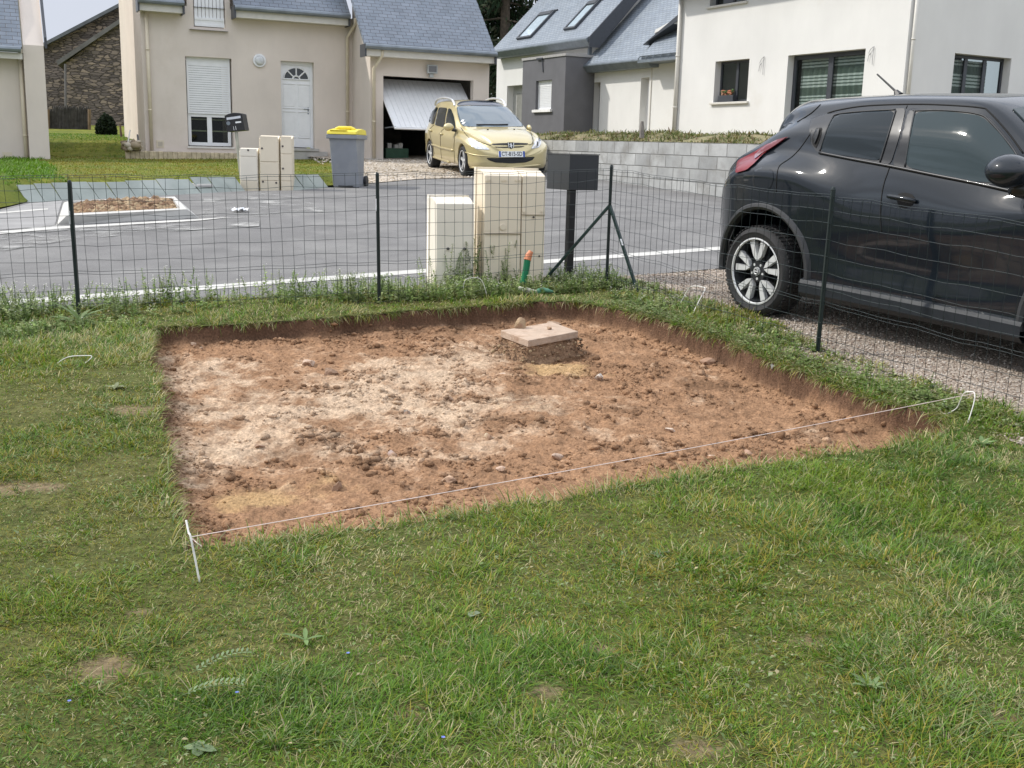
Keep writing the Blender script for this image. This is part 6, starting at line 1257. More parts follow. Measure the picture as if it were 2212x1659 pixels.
def wheel(C_,hx,hy,R,rimR,style,side,wd=.21):
    # side -1 : right side of the car. hub at (hx, side*hy, R)
    c=Vector((hx,side*hy,R)); out=Vector((0,side,0)); w=C_.root
    e=bpy.data.objects.new('wheel',None); COL.objects.link(e); e.parent=C_.root; 
    def ring(prof,n=56):
        mb=MB(); rows=[]
        for (r,o) in prof: rows.append([C_.M@(c+Vector((math.cos(a)*r,side*o,math.sin(a)*r))) for a in [2*math.pi*i/n for i in range(n)]])
        for i in range(len(rows)-1):
            for j in range(n): k=(j+1)%n; mb.face([rows[i][j],rows[i][k],rows[i+1][k],rows[i+1][j]])
        me=mb; return me
    def fin(mb,name,mt,par,smooth=True):
        me=bpy.data.meshes.new(name); me.from_pydata(mb.v,[],mb.f); bm=bmesh.new(); bm.from_mesh(me); bmesh.ops.remove_doubles(bm,verts=bm.verts,dist=1e-5); bmesh.ops.recalc_face_normals(bm,faces=bm.faces); bm.to_mesh(me); bm.free(); me.transform(C_.Rinv); me.polygons.foreach_set('use_smooth',[smooth]*len(me.polygons)); me.materials.append(mt); o=bpy.data.objects.new(name,me); COL.objects.link(o); o.parent=par
        if smooth and hasattr(me,'set_sharp_from_angle'): me.set_sharp_from_angle(angle=math.radians(35))
        return o
    T=ring([(rimR-.012,-.01),(rimR+.012,.002),(rimR+.03,.006),(rimR+(R-rimR)*.5,.014),(R-.022,.004),(R-.006,-.022),(R,-.05),(R,-wd/2-.02),(R,-wd+.03),(R-.01,-wd),(rimR,-wd)])
    # tread blocks
    for i in range(60):
        a=2*math.pi*i/60; a2=a+.055
        for (o0,o1) in ((-.012,-.055),(-.075,-.12),(-.14,-.19)):
            P=[C_.M@(c+Vector((math.cos(t)*rr,side*o,math.sin(t)*rr))) for t,rr,o in ((a,R-.002,o0),(a2,R-.002,o0),(a2,R-.002,o1),(a,R-.002,o1))]; nrm_=(C_.M.to_3x3()@Vector((math.cos(a),0,math.sin(a)))).normalized()*.006; T.prism(P,nrm_)
    fin(T,'tyre',M['tyre'],e)
    fin(ring([(rimR+.004,.004),(rimR-.006,.006),(rimR-.012,-.004)]),'rim_lip',M['rimsil'],e)
    fin(ring([(rimR-.018,-.004),(rimR-.03,-.05),(rimR-.03,-wd+.02),(.05,-wd+.05)]),'rim',M['rimdark'],e)
    fin(ring([(.12,-.10),(.12,-.115),(.0001,-.115)]),'brake_disc',M['rimdark'],e)
    def sp(poly,d0,d1,mb,th0):
        P=[C_.M@(c+Vector((math.cos(th0)*x-math.sin(th0)*y,side*d1,math.sin(th0)*x+math.cos(th0)*y))) for x,y in poly]
        mb.prism(P,(C_.M.to_3x3()@Vector((0,side*(d0-d1),0))))
    face=MB(); dark=MB(); k=rimR/.235
    for i in range(5):
        th=math.radians(92+72*i)*1.0
        if style=='juke':
            for sg in (-1,1):
                sp([(.075*k,.004*sg),(.105*k,.004*sg),(.160*k,.020*sg),(.231*k,.034*sg),(.231*k,.088*sg),(.190*k,.074*sg),(.105*k,.038*sg)],-.045,-.012,face,th)
            sp([(.05,-.03),(.10*k,-.036),(.14*k,-.058),(.225*k,-.07),(.225*k,.07),(.14*k,.058),(.10*k,.036),(.05,.03)],-.07,-.048,dark,th)
        else:
            sp([(.03,-.022),(.10*k,-.017),(.228*k,-.034),(.228*k,.034),(.10*k,.017),(.03,.022)],-.05,-.02,face,th)
    hubp=MB(); n=20
    for (r,o0,o1,mb) in ((.075 if style=='juke' else .055,-.06,-.022,dark if style=='juke' else face),(.03,-.022,-.012,face)):
        P=[C_.M@(c+Vector((math.cos(2*math.pi*i/n)*r,side*o1,math.sin(2*math.pi*i/n)*r))) for i in range(n)]; mb.prism(P,C_.M.to_3x3()@Vector((0,side*(o0-o1),0)))
    fin(face,'spokes',M['rimsil'],e,False)
    if dark.v: fin(dark,'spoke_backing',M['rimdark'],e,False)
    cap=MB(); P=[C_.M@(c+Vector((math.cos(2*math.pi*i/n)*.024,side*-.009,math.sin(2*math.pi*i/n)*.024))) for i in range(n)]; cap.prism(P,C_.M.to_3x3()@Vector((0,-side*.003,0))); fin(cap,'centre_cap',M['rimdark'] if style=='juke' else M['rimsil'],e,False)
    if style=='juke':
        cb=MB(); cb.tube([C_.M@(c+Vector((math.cos(2*math.pi*i/n)*.019,side*-.008,math.sin(2*math.pi*i/n)*.019))) for i in range(n+1)],.003,n=5,caps=False); cb.prism([C_.M@(c+Vector((x,side*-.006,z))) for x,z in ((-.022,-.004),(.022,-.004),(.022,.005),(-.022,.005))],C_.M.to_3x3()@Vector((0,-side*.003,0))); fin(cb,'emblem',M['rimsil'],e,False)
        nb=MB()
        for i in range(5):
            a=math.radians(92+36+72*i); q=c+Vector((math.cos(a)*.055,side*-.02,math.sin(a)*.055)); nb.tube([C_.M@q,C_.M@(q+Vector((0,side*-.012,0)))],.010,n=8)
        fin(nb,'wheel_nuts',M['rimsil'],e,False)
    return e
lampg=mat('lamp_glass_clear',(.5,.5,.52),.15,var=.2,coat=1)
# ---------------- black compact SUV behind the fence
hubp=G(1633,586,.325); a=math.radians(58); f_=Vector((math.cos(a),-math.sin(a),0)); f_.z=BY*f_.y+CX*f_.x; f_.normalize(); u_=Vector((-CX,-BY,1)).normalized(); l_=u_.cross(f_)
JK=Car('parked_car','glossy black compact SUV parked on the gravel just behind the wire fence','car',hubp+l_*.86-u_*.325,58)
TJ=dict(
 W=tab([(-.80,.30),(-.76,.46),(-.68,.60),(-.55,.725),(-.35,.835),(0,.888),(.35,.882),(.7,.858),(1.3,.852),(1.9,.858),(2.4,.885),(2.8,.875),(3.1,.84),(3.25,.76),(3.34,.62)]),
 zb=tab([(-.80,.42),(-.70,.33),(-.5,.27),(0,.24),(.6,.21),(2.2,.21),(2.9,.24),(3.34,.36)]),
 zs=tab([(-.80,.62),(-.6,.80),(-.4,.93),(-.1,.99),(.25,.985),(.6,.88),(.9,.80),(1.6,.82),(2.0,.90),(2.5,.98),(3.0,.86),(3.34,.62)]),
 zB=tab([(-.80,.72),(-.68,.92),(-.55,1.03),(-.40,1.10),(-.15,1.17),(.1,1.205),(.42,1.185),(1.0,1.13),(1.66,1.075),(2.1,1.045),(2.6,1.0),(3.0,.92),(3.34,.68)]),
 yB=tab([(-.80,.36),(-.68,.56),(-.5,.66),(-.3,.71),(0,.735),(.42,.76),(1.0,.785),(1.66,.79),(2.1,.78),(2.6,.74),(3.0,.70),(3.34,.54)]),
 zE=tab([(-.80,.76),(-.68,.98),(-.58,1.07),(-.42,1.19),(-.27,1.29),(-.10,1.385),(.05,1.425),(.33,1.462),(.53,1.492),(.83,1.512),(1.2,1.516),(1.48,1.505),(1.62,1.46),(1.83,1.30),(2.08,1.10),(2.3,1.045),(2.8,.985),(3.34,.70)]),
 yE=tab([(-.80,.20),(-.58,.31),(-.42,.38),(-.27,.47),(-.1,.545),(.12,.60),(.5,.62),(1.3,.63),(1.6,.635),(2.1,.70),(2.6,.64),(3.34,.48)]),
 zc=tab([(-.80,.78),(-.70,1.0),(-.60,1.13),(-.48,1.30),(-.36,1.45),(-.28,1.505),(-.2,1.528),(0,1.545),(.36,1.568),(.8,1.585),(1.2,1.588),(1.5,1.575),(1.75,1.47),(2.1,1.22),(2.3,1.09),(2.8,1.01),(3.15,.90),(3.34,.72)]),
 dz=tab([(-.8,0),(-.3,0),(.6,-.004),(1.2,-.014),(1.8,-.010),(2.3,0),(3.34,0)]))
xs=list(np.linspace(-.80,-.2,22))+list(np.linspace(-.2,2.0,46))[1:]+list(np.linspace(2.0,3.34,26))[1:]
V_,F_c=loft(xs,secgen(TJ),4)
bk=paint('black_paint',(.005,.009,.014),.42,coat=.85,spec=.12,dust=.025); cuts=[(.04,.34,.435,-1.1,-.52),(.04,.34,.435,.52,1.1),(2.55,.34,.42,-1.1,-.52),(2.55,.34,.42,.52,1.1)]
JK.body(V_,F_c,cuts,bk)
for hx in (0,2.53):
    for sd in (-1,1): wheel(JK,hx,.868,.325,.238,'juke',sd)
Z5=lambda x,y:((2244+x/2.1686)*.6777,(y/2.1686)*.6777)
Z6=lambda x,y:((2244+x/2.155)*.6777,(250+y/2.155)*.6777)
W_=lambda x,y:((2400+x/2.56)*.6777,(250+y/2.56)*.6777)
gl=glassmat('tinted_car_glass',(.014,.020,.024),.05,.32); gl2=glassmat('side_glass',(.028,.042,.046),.05,.38)
gtrim=mat('gloss_black_pillar',(.008,.009,.011),.4,var=0,coat=.2)
JK.panel([W_(470,330),W_(600,288),W_(900,262),W_(1160,248),W_(1250,246),W_(1190,500),W_(1120,716),W_(800,660),W_(530,608),W_(478,540),W_(462,430)],'rear_door_frame',gtrim,off=.001,th=.003,mirror=True)
JK.panel([W_(1262,246),W_(1500,256),W_(1850,285),W_(1945,335),W_(2080,480),W_(2175,620),W_(2185,870),W_(1820,858),W_(1500,796),W_(1135,722),W_(1200,500)],'front_door_frame',gtrim,off=.001,th=.003,mirror=True)
JK.panel([W_(556,604),W_(600,450),W_(640,348),W_(690,300),W_(900,279),W_(1160,266),W_(1120,440),W_(1045,676),W_(800,640)],'rear_window',gl,off=.005,th=.003,mirror=True)
JK.panel([W_(1250,722),W_(1290,470),W_(1330,276),W_(1600,275),W_(1840,305),W_(1900,340),W_(2020,460),W_(2130,610),W_(2165,680),W_(2160,860),W_(1820,846),W_(1500,782)],'front_window',gl2,off=.005,th=.003,mirror=True)
JK.panel([W_(520,410),W_(570,404),W_(560,470),W_(520,574),W_(492,540),W_(488,480)],'door_handle_recess',M['seam'],off=.004,th=.003)
JK.panel([W_(522,425),W_(556,418),W_(545,470),W_(514,540),W_(503,500)],'rear_door_handle',gtrim,off=.010,th=.008)
chrome=mat('satin_edge',(.30,.31,.33),.3,metal=.6,var=.02)
JK.seam([W_(545,606),W_(800,657),W_(1120,716),W_(1500,793),W_(1820,856),W_(2200,940)],'belt_moulding',gtrim,r=.011,off=.004,mirror=True)
JK.seam([W_(548,598),W_(600,440),W_(645,340),W_(690,296),W_(900,272),W_(1165,258)],'window_rubber',M['trim'],r=.006,off=.006)
JK.seam([W_(1040,685),W_(1110,460),W_(1168,266)],'window_rubber',M['trim'],r=.005,off=.008)
JK.seam([W_(1243,722),W_(1285,470),W_(1322,280),W_(1335,267),W_(1600,266),W_(1850,298),W_(1950,370),W_(2100,550),W_(2165,650)],'window_rubber',M['trim'],r=.006,off=.006)
# gaps
JK.seam([W_(610,284),W_(700,258),W_(900,226),W_(1200,212),W_(1500,214),W_(1850,238),W_(1930,276),W_(2080,440),W_(2205,610)],'roof_gap',M['seam'],r=.005,mirror=True)
JK.seam([W_(1260,222),W_(1250,246)],'door_gap',M['seam'],r=.003,sm=False)
JK.seam([W_(1118,716),W_(1100,770),W_(1072,850),W_(1052,950),W_(1040,1100),W_(1050,1250)],'door_gap',M['seam'],r=.0035,mirror=True)
JK.seam([Z6(800,180),Z6(735,240),Z6(640,300)],'tailgate_gap',M['seam'],r=.004)
JK.seam([Z6(745,355),Z6(720,395),Z6(660,480),Z6(600,542),Z6(530,590),Z6(510,620),Z6(500,680),Z6(497,780)],'rear_door_gap',M['seam'],r=.0035,mirror=True)
JK.panel([Z6(330,680),Z6(345,630),Z6(400,612),Z6(455,620),Z6(475,640),Z6(478,700),Z6(455,755),Z6(400,768),Z6(345,750)],'fuel_flap',bk,off=.0,th=.003)
# tail lamp
red=mat('red_lamp',(.19,.012,.016),.3,var=.1,coat=.25,spec=.3); red2=mat('dark_red_lamp',(.14,.008,.012),.12,var=.1,coat=1)
tl=JK.panel([Z6(592,402),Z6(545,420),Z6(440,458),Z6(340,515),Z6(240,565),Z6(222,655),Z6(300,632),Z6(345,598),Z6(420,520),Z6(520,452)],'tail_lamp',red,off=.004,th=.010,mirror=True,step=4)
JK.panel([Z6(585,404),Z6(500,432),Z6(400,490),Z6(360,530),Z6(352,570),Z6(420,515),Z6(520,450)],'lamp_upper',red2,par=tl,off=.016,th=.003,step=4) if tl else None
# handle
hh_=MB(); h1=JK.hit(*W_(1115,965)); h2=JK.hit(*W_(1330,1005))
if h1 and h2:
    A_,B_=h1[0],h2[0]; n_=h1[1]; P=[A_+n_*.008,A_.lerp(B_,.12)+n_*.035,A_.lerp(B_,.5)+n_*.045,A_.lerp(B_,.88)+n_*.038,B_+n_*.008]; hh_.tube(smoothpts(P,5),.014,n=8); JK.add(hh_,'door_handle',bk,smooth=True,mirror=True)
JK.panel([W_(1170,975),W_(1190,940),W_(1240,930),W_(1300,945),W_(1330,990),W_(1300,1040),W_(1240,1062),W_(1190,1050)],'handle_recess',M['seam'],off=-.002,th=.004)
# mirror
mb=MB(); c_=JK.L(1.98,-.98,1.165); 
bmq=bmesh.new(); bmesh.ops.create_uvsphere(bmq,u_segments=24,v_segments=16,radius=1)
for v in bmq.verts:
    x,y,z=v.co; z2=z*(1 if z>0 else .9); v.co=JK.L(1.99+x*.125*(1-.2*(z<0)*abs(z)),-.965+y*.13,1.16+z2*.098)
me=bpy.data.meshes.new('door_mirror'); bmq.to_mesh(me); bmq.free(); me.transform(JK.Rinv); me.polygons.foreach_set('use_smooth',[True]*len(me.polygons)); me.materials.append(bk); o=bpy.data.objects.new('door_mirror',me); COL.objects.link(o); o.parent=JK.root
m2=me.copy(); m2.transform(Matrix.Diagonal((1,-1,1,1))); m2.flip_normals(); o=bpy.data.objects.new('door_mirror',m2); COL.objects.link(o); o.parent=JK.root
mb=MB(); mb.tube([JK.L(1.98,-.90,1.08),JK.L(2.03,-.82,1.055),JK.L(2.06,-.77,1.06)],[.05,.05,.06],n=8); JK.add(mb,'mirror_foot',gtrim,smooth=True,mirror=True)
# wheel arch trim + sill
def arch(C_,cx,cz,r,w1,yb,a0,a1,extra,name='arch_trim'):
    mb=MB(); n=40; rows=[]
    for i in range(n+1):
        a=math.radians(a0+(a1-a0)*i/n); row=[]
        for (dr,dy) in ((0,-.05),(.002,.004),(.02,.016),(w1*.7,.012),(w1,-.012),(w1+.004,-.05)):
            row.append(C_.L(cx+math.cos(a)*(r+dr)*1.0,-(yb(cx+math.cos(a)*r)+dy),cz+math.sin(a)*(r+dr)))
        rows.append(row)
    for i in range(n):
        for j in range(5): mb.face([rows[i][j],rows[i+1][j],rows[i+1][j+1],rows[i][j+1]])
    return C_.add(mb,name,M['trim'],mirror=True,smooth=True)
arch(JK,.04,.34,.432,.055,lambda x: TJ['W'](x)-.004 if x>-.3 else TJ['W'](x)+.0,-12,188,None)
arch(JK,2.55,.34,.418,.055,lambda x: TJ['W'](x)-.004,-8,188,None)
mb=MB(); rows=[]
for i in range(31):
    x=.46+(2.14-.46)*i/30; w_=TJ['W'](x)-.02; rows.append([JK.L(x,-(w_-.06),.22),JK.L(x,-(w_+.01),.215),JK.L(x,-(w_+.045),.25),JK.L(x,-(w_+.048),.315),JK.L(x,-(w_+.036),.338),JK.L(x,-(w_-.02),.352)])
for i in range(30):
    for j in range(5): mb.face([rows[i][j],rows[i][j+1],rows[i+1][j+1],rows[i+1][j]])
silm=mat('dark_sill_plastic',(.018,.022,.027),.5,var=.1,spec=.3); JK.add(mb,'sill_trim',silm,smooth=True,mirror=True)
# rear bumper lower, spoiler, antenna
mb=MB(); rows=[]
for i in range(13):
    t=i/12; y=-.86+1.72*t; k=abs(y)/.86; x=-.80+.50*k**2.4; rows.append([JK.L(x+.10,y,.30),JK.L(x+.02,y*.995,.36),JK.L(x+.0,y*1.0,.50),JK.L(x+.04,y*.995,.60)])
for i in range(12):
    for j in range(3): mb.face([rows[i][j],rows[i][j+1],rows[i+1][j+1],rows[i+1][j]])
JK.add(mb,'rear_bumper_trim',M['trim'],smooth=True)
mb=MB(); P=[(-.38,1.488),(-.30,1.520),(-.1,1.538),(.05,1.545),(.0,1.50),(-.30,1.455)]; rows=[[JK.L(x+.09+.80*abs(y)**2.0,y,z-.16*abs(y)**2.2) for x,z in P] for y in np.linspace(-.46,.46,13)]
for i in range(12):
    for j in range(6): mb.face([rows[i][j],rows[i][(j+1)%6],rows[i+1][(j+1)%6],rows[i+1][j]])
mb.face(rows[0][::-1]); mb.face(rows[-1]); JK.add(mb,'roof_spoiler',bk)
mb=MB(); mb.tube([JK.L(.40,0,1.565),JK.L(.37,0,1.60)],[.035,.015],n=8); mb.tube([JK.L(.38,0,1.59),JK.L(.19,0,1.715)],[.008,.006],n=6); JK.add(mb,'antenna',M['black'])
def surf(C_,name,mt,fn,nu,nv,par=None,off=.004,th=.004):
    # panel laid on the body: fn(a,b) -> local start point and direction of a probing ray
    P=[]
    for i in range(nu+1):
        for j in range(nv+1):
            o_,d_=fn(i/nu,j/nv); h=C_.bvh.ray_cast(C_.M@Vector(o_),(C_.M.to_3x3()@Vector(d_)).normalized())
            if h[0] is None: return None
            n=h[1]; n=n if n.dot(C_.M.to_3x3()@Vector(d_))<0 else -n; P.append((h[0]+n*(off+th),h[0]-n*.002))
    mb=MB(); m=nv+1
    for i in range(nu):
        for j in range(nv):
            q=[i*m+j,(i+1)*m+j,(i+1)*m+j+1,i*m+j+1]; mb.face([P[k][0] for k in q])
    for i in range(nu): mb.face([P[i*m][0],P[(i+1)*m][0],P[(i+1)*m][1],P[i*m][1]]); mb.face([P[i*m+nv][1],P[(i+1)*m+nv][1],P[(i+1)*m+nv][0],P[i*m+nv][0]])
    for j in range(nv): mb.face([P[j][1],P[j+1][1],P[j+1][0],P[j][0]]); mb.face([P[nu*m+j][0],P[nu*m+j+1][0],P[nu*m+j+1][1],P[nu*m+j][1]])
    o=C_.add(mb,name,mt,par,smooth=True); return o
surf(JK,'windscreen',gl2,lambda a,b:((1.66+.46*a+.0,(b-.5)*2*(.52+.10*a),3),(0,0,-1)),10,14)
surf(JK,'rear_window_glass',gl,lambda a,b:((-2,(b-.5)*.66,1.10+.28*a),(1,0,0)),6,10,off=.0,th=.002)
surf(JK,'headlamp',lampg,lambda a,b:((3.02+.20*a,-.58-.14*b+.10*a,3),(0,0,-1)),5,5); surf(JK,'headlamp',lampg,lambda a,b:((3.02+.20*a,.58+.14*b-.10*a,3),(0,0,-1)),5,5)
surf(JK,'grille',M['seam'],lambda a,b:((6,(b-.5)*.9,.52+.20*a),(-1,0,0)),4,8); surf(JK,'number_plate',M['pvc'],lambda a,b:((-3,(b-.5)*.5,.62+.10*a),(1,0,0)),2,6,off=.012) 
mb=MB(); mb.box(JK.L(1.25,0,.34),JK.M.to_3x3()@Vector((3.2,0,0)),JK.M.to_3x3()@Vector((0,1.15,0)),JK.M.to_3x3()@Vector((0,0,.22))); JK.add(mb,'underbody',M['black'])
# ---------------- pale gold people carrier in front of the open garage
sc_=.94; hubp=G(999,348,.31*sc_); a=math.radians(71); f_=Vector((math.cos(a),-math.sin(a),0)); f_.z=BY*f_.y+CX*f_.x; f_.normalize(); l_=u_.cross(f_)
PG=Car('parked_car','pale gold people carrier with glass roof parked in front of the open garage','car',hubp+l_*.86*sc_-u_*.31*sc_-f_*2.708*sc_,71,sc_)
TP=dict(
 W=tab([(-.88,.55),(-.82,.70),(-.65,.80),(-.3,.86),(.2,.878),(1.5,.878),(2.6,.88),(3.0,.865),(3.25,.80),(3.42,.68),(3.52,.52),(3.57,.30)]),
 zb=tab([(-.88,.38),(-.7,.28),(0,.22),(2.6,.20),(3.3,.19),(3.57,.24)]),
 zs=tab([(-.88,.6),(-.6,.72),(1,.72),(2.4,.72),(3.0,.66),(3.4,.56),(3.57,.45)]),
 zB=tab([(-.88,.84),(-.78,.96),(-.4,.99),(.4,.965),(1.4,.915),(2.1,.885),(2.6,.86),(3.0,.79),(3.3,.70),(3.5,.60),(3.57,.50)]),
 yB=tab([(-.88,.52),(-.78,.66),(-.5,.74),(0,.79),(1,.80),(2.0,.79),(2.5,.765),(3.0,.70),(3.3,.58),(3.5,.42),(3.57,.22)]),
 zE=tab([(-.88,.88),(-.80,1.06),(-.70,1.24),(-.55,1.38),(-.3,1.425),(.3,1.45),(.9,1.43),(1.3,1.345),(1.7,1.17),(2.05,1.0),(2.35,.93),(2.8,.87),(3.2,.78),(3.5,.62),(3.57,.52)]),
 yE=tab([(-.88,.48),(-.75,.55),(-.5,.58),(0,.60),(.8,.605),(1.3,.62),(1.8,.68),(2.2,.70),(2.7,.62),(3.2,.52),(3.5,.36),(3.57,.2)]),
 zc=tab([(-.88,.92),(-.82,1.10),(-.72,1.34),(-.58,1.475),(-.4,1.505),(.3,1.535),(.8,1.53),(1.15,1.48),(1.6,1.335),(2.1,1.13),(2.42,1.0),(2.7,.955),(3.1,.86),(3.35,.76),(3.47,.67),(3.54,.55),(3.57,.50)]))
xs=list(np.linspace(-.88,-.4,16))+list(np.linspace(-.4,2.6,46))[1:]+list(np.linspace(2.6,3.57,34))[1:]
V_,F_c=loft(xs,secgen(TP),4)
gold=paint('pale_gold_paint',(.56,.475,.255),.38,.35); PG.body(V_,F_c,[(0,.32,.35,-1.1,-.5),(0,.32,.35,.5,1.1),(2.708,.32,.35,-1.1,-.5),(2.708,.32,.35,.5,1.1)],gold)
for hx in (0,2.708):
    for sd in (-1,1): wheel(PG,hx,.865,.31,.215,'five',sd,.2)
Q3=lambda x,y:((1300+x/3.318)*.6777,(280+y/3.318)*.6777)
wg_=glassmat('windscreen_glass',(.10,.13,.15),.03,1.0)
PG.panel([Q3(515,195),Q3(760,192),Q3(1030,198),Q3(1130,275),Q3(1240,402),Q3(1215,412),Q3(950,416),Q3(600,412),Q3(560,385),Q3(530,290)],'windscreen',wg_,off=.003,th=.004,step=3)
PG.panel([Q3(515,190),Q3(530,165),Q3(560,145),Q3(700,132),Q3(860,132),Q3(960,160),Q3(1025,196),Q3(760,189)],'glass_roof',glassmat('dark_roof_glass',(.015,.018,.03),.06,.7),off=.003,th=.004,step=3)
PG.panel([Q3(262,208),Q3(322,204),Q3(298,300),Q3(275,388),Q3(196,374),Q3(215,300)],'rear_quarter_window',gl,off=.003,th=.004,step=3,mirror=True)
PG.panel([Q3(330,206),Q3(420,214),Q3(400,300),Q3(385,420),Q3(285,394),Q3(305,310)],'rear_door_window',gl,off=.003,th=.004,step=3,mirror=True)
PG.panel([Q3(430,218),Q3(458,222),Q3(488,300),Q3(505,395),Q3(502,455),Q3(396,424),Q3(410,310)],'front_door_window',gl,off=.003,th=.004,step=3,mirror=True)
lampm=mat('clear_headlamp',(.55,.56,.58),.12,var=.35,scale=40,coat=1); 
for nm,poly in (('headlamp',[Q3(632,548),Q3(650,528),Q3(720,560),Q3(790,600),Q3(850,640),Q3(866,658),Q3(800,655),Q3(720,645),Q3(660,600)]),('headlamp',[Q3(1300,648),Q3(1330,590),Q3(1365,535),Q3(1385,520),Q3(1405,560),Q3(1408,600),Q3(1380,635)])):
    o=PG.panel(poly,nm,lampm,off=.004,th=.006,step=2)
    if o:
        for (x,y,r) in (((725,595,.07),(800,628,.045)) if poly[0][0]<1000 else ((1365,590,.05),)):
            h=PG.hit(*Q3(x,y))
            if h: mb=MB(); mb.tube([h[0]+h[1]*.008,h[0]+h[1]*.016],r*sc_,n=14); PG.add(mb,'lamp_lens',mat('lens_%d'%x,(.28,.29,.31),.15,metal=.5),o)
dkg=mat('grille_black',(.012,.012,.012),.6)
PG.panel([Q3(880,592),Q3(1000,586),Q3(1150,582),Q3(1272,588),Q3(1268,602),Q3(1100,606),Q3(900,606)],'upper_grille',dkg,off=.003,th=.003,step=2)
PG.panel([Q3(905,622),Q3(1050,624),Q3(1240,616),Q3(1200,630),Q3(1090,636),Q3(960,634)],'upper_grille',dkg,off=.003,th=.003,step=2)
o=PG.panel([Q3(828,740),Q3(960,742),Q3(1230,732),Q3(1345,728),Q3(1315,765),Q3(1240,790),Q3(1090,800),Q3(930,790),Q3(860,768)],'lower_grille',dkg,off=.003,th=.003,step=2)
for yy in (755,772,786): PG.seam([Q3(880+ (yy-755)*1.5,yy),Q3(1090,yy+4),Q3(1300-(yy-755)*1.6,yy-6)],'grille_bar',M['trim'],o,r=.006,off=.01)
# badge: small rampant animal shape on dark shield
h=PG.hit(*Q3(1088,612))
fx=PG.M.to_3x3(); ly=(fx@Vector((0,1,0))).normalized(); uz=(fx@Vector((-.25,0,1))).normalized(); nf=ly.cross(uz).normalized(); 
if nf.dot(PG.f)<0: nf=-nf
c=h[0]+nf*.02; mb=MB(); S=lambda a,b,o=0: c+ly*a+uz*b+nf*o
mb.prism([S(-.065,.06),S(.065,.06),S(.055,-.03),S(0,-.075),S(-.055,-.03)],-nf*.02); eo=PG.add(mb,'badge',dkg)
mb=MB(); 
for poly in ([(-.062,.052),(-.045,.056),(-.04,-.045),(-.05,-.04)],[(.062,.052),(.045,.056),(.04,-.045),(.05,-.04)],[(-.01,.045),(.015,.04),(.012,.02),(.028,.0),(.012,-.03),(.018,-.055),(.0,-.05),(-.008,-.02),(-.03,-.035),(-.02,-.01),(-.012,.012),(-.034,.018),(-.03,.03),(-.012,.03)]): mb.prism([S(a_,b_,.001) for a_,b_ in poly],nf*.006)
PG.add(mb,'badge_figure',M['rimsil'],eo)
# plate
h=PG.hit(*Q3(1098,703)); c=h[0]+nf*.02; ly2=ly; mb=MB(); S=lambda a,b,o=0: c+ly*a+uz*b+nf*o
ux=-ly  # reading direction seen from the front
ux=ly
def platebox(a0,a1,b0,b1,o0,o1,mt,name,par=None):
    mb=MB(); mb.prism([S(a0,b0,o0),S(a1,b0,o0),S(a1,b1,o0),S(a0,b1,o0)],nf*(o1-o0)); return PG.add(mb,name,mt,par)
po=platebox(-.26,.26,-.055,.055,-.03,0,mat('plate_white',(.72,.73,.72),.35,var=.02),'number_plate')
blue=mat('plate_blue',(.02,.07,.32),.4)
platebox(-.26,-.222,-.055,.055,0,.002,blue,'plate_band',po); platebox(.222,.26,-.055,.055,0,.002,blue,'plate_band',po)
def ptext(body,h_,a,par,mt,cx=0):
    cu=bpy.data.curves.new('t','FONT'); cu.body=body; cu.size=1; cu.align_x='CENTER'; cu.align_y='CENTER'; cu.offset=.012; o=bpy.data.objects.new('t',cu); COL.objects.link(o); dg=bpy.context.evaluated_depsgraph_get(); dg.update(); me=bpy.data.meshes.new_from_object(o.evaluated_get(dg)); bpy.data.objects.remove(o)
    wx=max(v.co.x for v in me.vertices)-min(v.co.x for v in me.vertices); sx=a/wx; s=h_/.7
    for v in me.vertices: p=S(cx+v.co.x*sx,v.co.y*s,.003); v.co=PG.Rinv@p
    me.materials.clear(); me.materials.append(mt); o=bpy.data.objects.new('plate_text',me); COL.objects.link(o); o.parent=par
ptext('CT-815-SD',.078,.41,po,M['black'])
# mouldings, gaps, handles
PG.seam([Q3(255,598),Q3(360,632),Q3(480,660)],'door_moulding',gold,r=.022,off=.004,mirror=True,n=6)
PG.seam([Q3(262,728),Q3(380,766),Q3(492,803)],'sill_ridge',gold,r=.03,off=-.005,mirror=True)
PG.seam([Q3(395,424),Q3(350,470),Q3(345,560),Q3(352,690),Q3(362,760)],'door_gap',M['seam'],r=.006,mirror=True)
PG.seam([Q3(278,392),Q3(235,440),Q3(240,520),Q3(262,590),Q3(280,700)],'door_gap',M['seam'],r=.006,mirror=True)
PG.seam([Q3(508,440),Q3(497,520),Q3(488,620),Q3(492,700),Q3(496,790)],'door_gap',M['seam'],r=.006,mirror=True)
PG.seam([Q3(560,420),Q3(640,520),Q3(720,556),Q3(860,604),Q3(880,600)],'bonnet_gap',M['seam'],r=.006)
PG.seam([Q3(1300,470),Q3(1325,560),Q3(1300,600),Q3(1275,600)],'bonnet_gap',M['seam'],r=.006)
PG.seam([Q3(605,680),Q3(700,708),Q3(830,722),Q3(935,728)],'bumper_crease',gold,r=.012,off=0)
PG.seam([Q3(1255,720),Q3(1330,700),Q3(1405,660)],'bumper_crease',gold,r=.012,off=0)
PG.seam([Q3(620,838),Q3(800,842),Q3(1100,838),Q3(1400,815)],'front_splitter',gold,r=.02,off=.005)
for (x,y) in ((358,490),(245,455)):
    h=PG.hit(*Q3(x,y))
    if h: mb=MB(); mb.tube([h[0]+h[1]*.01-PG.f*.10*sc_,h[0]+h[1]*.035-PG.f*.05*sc_,h[0]+h[1]*.035+PG.f*.05*sc_,h[0]+h[1]*.01+PG.f*.10*sc_],.018,n=7); PG.add(mb,'door_handle',gold,smooth=True,mirror=True)
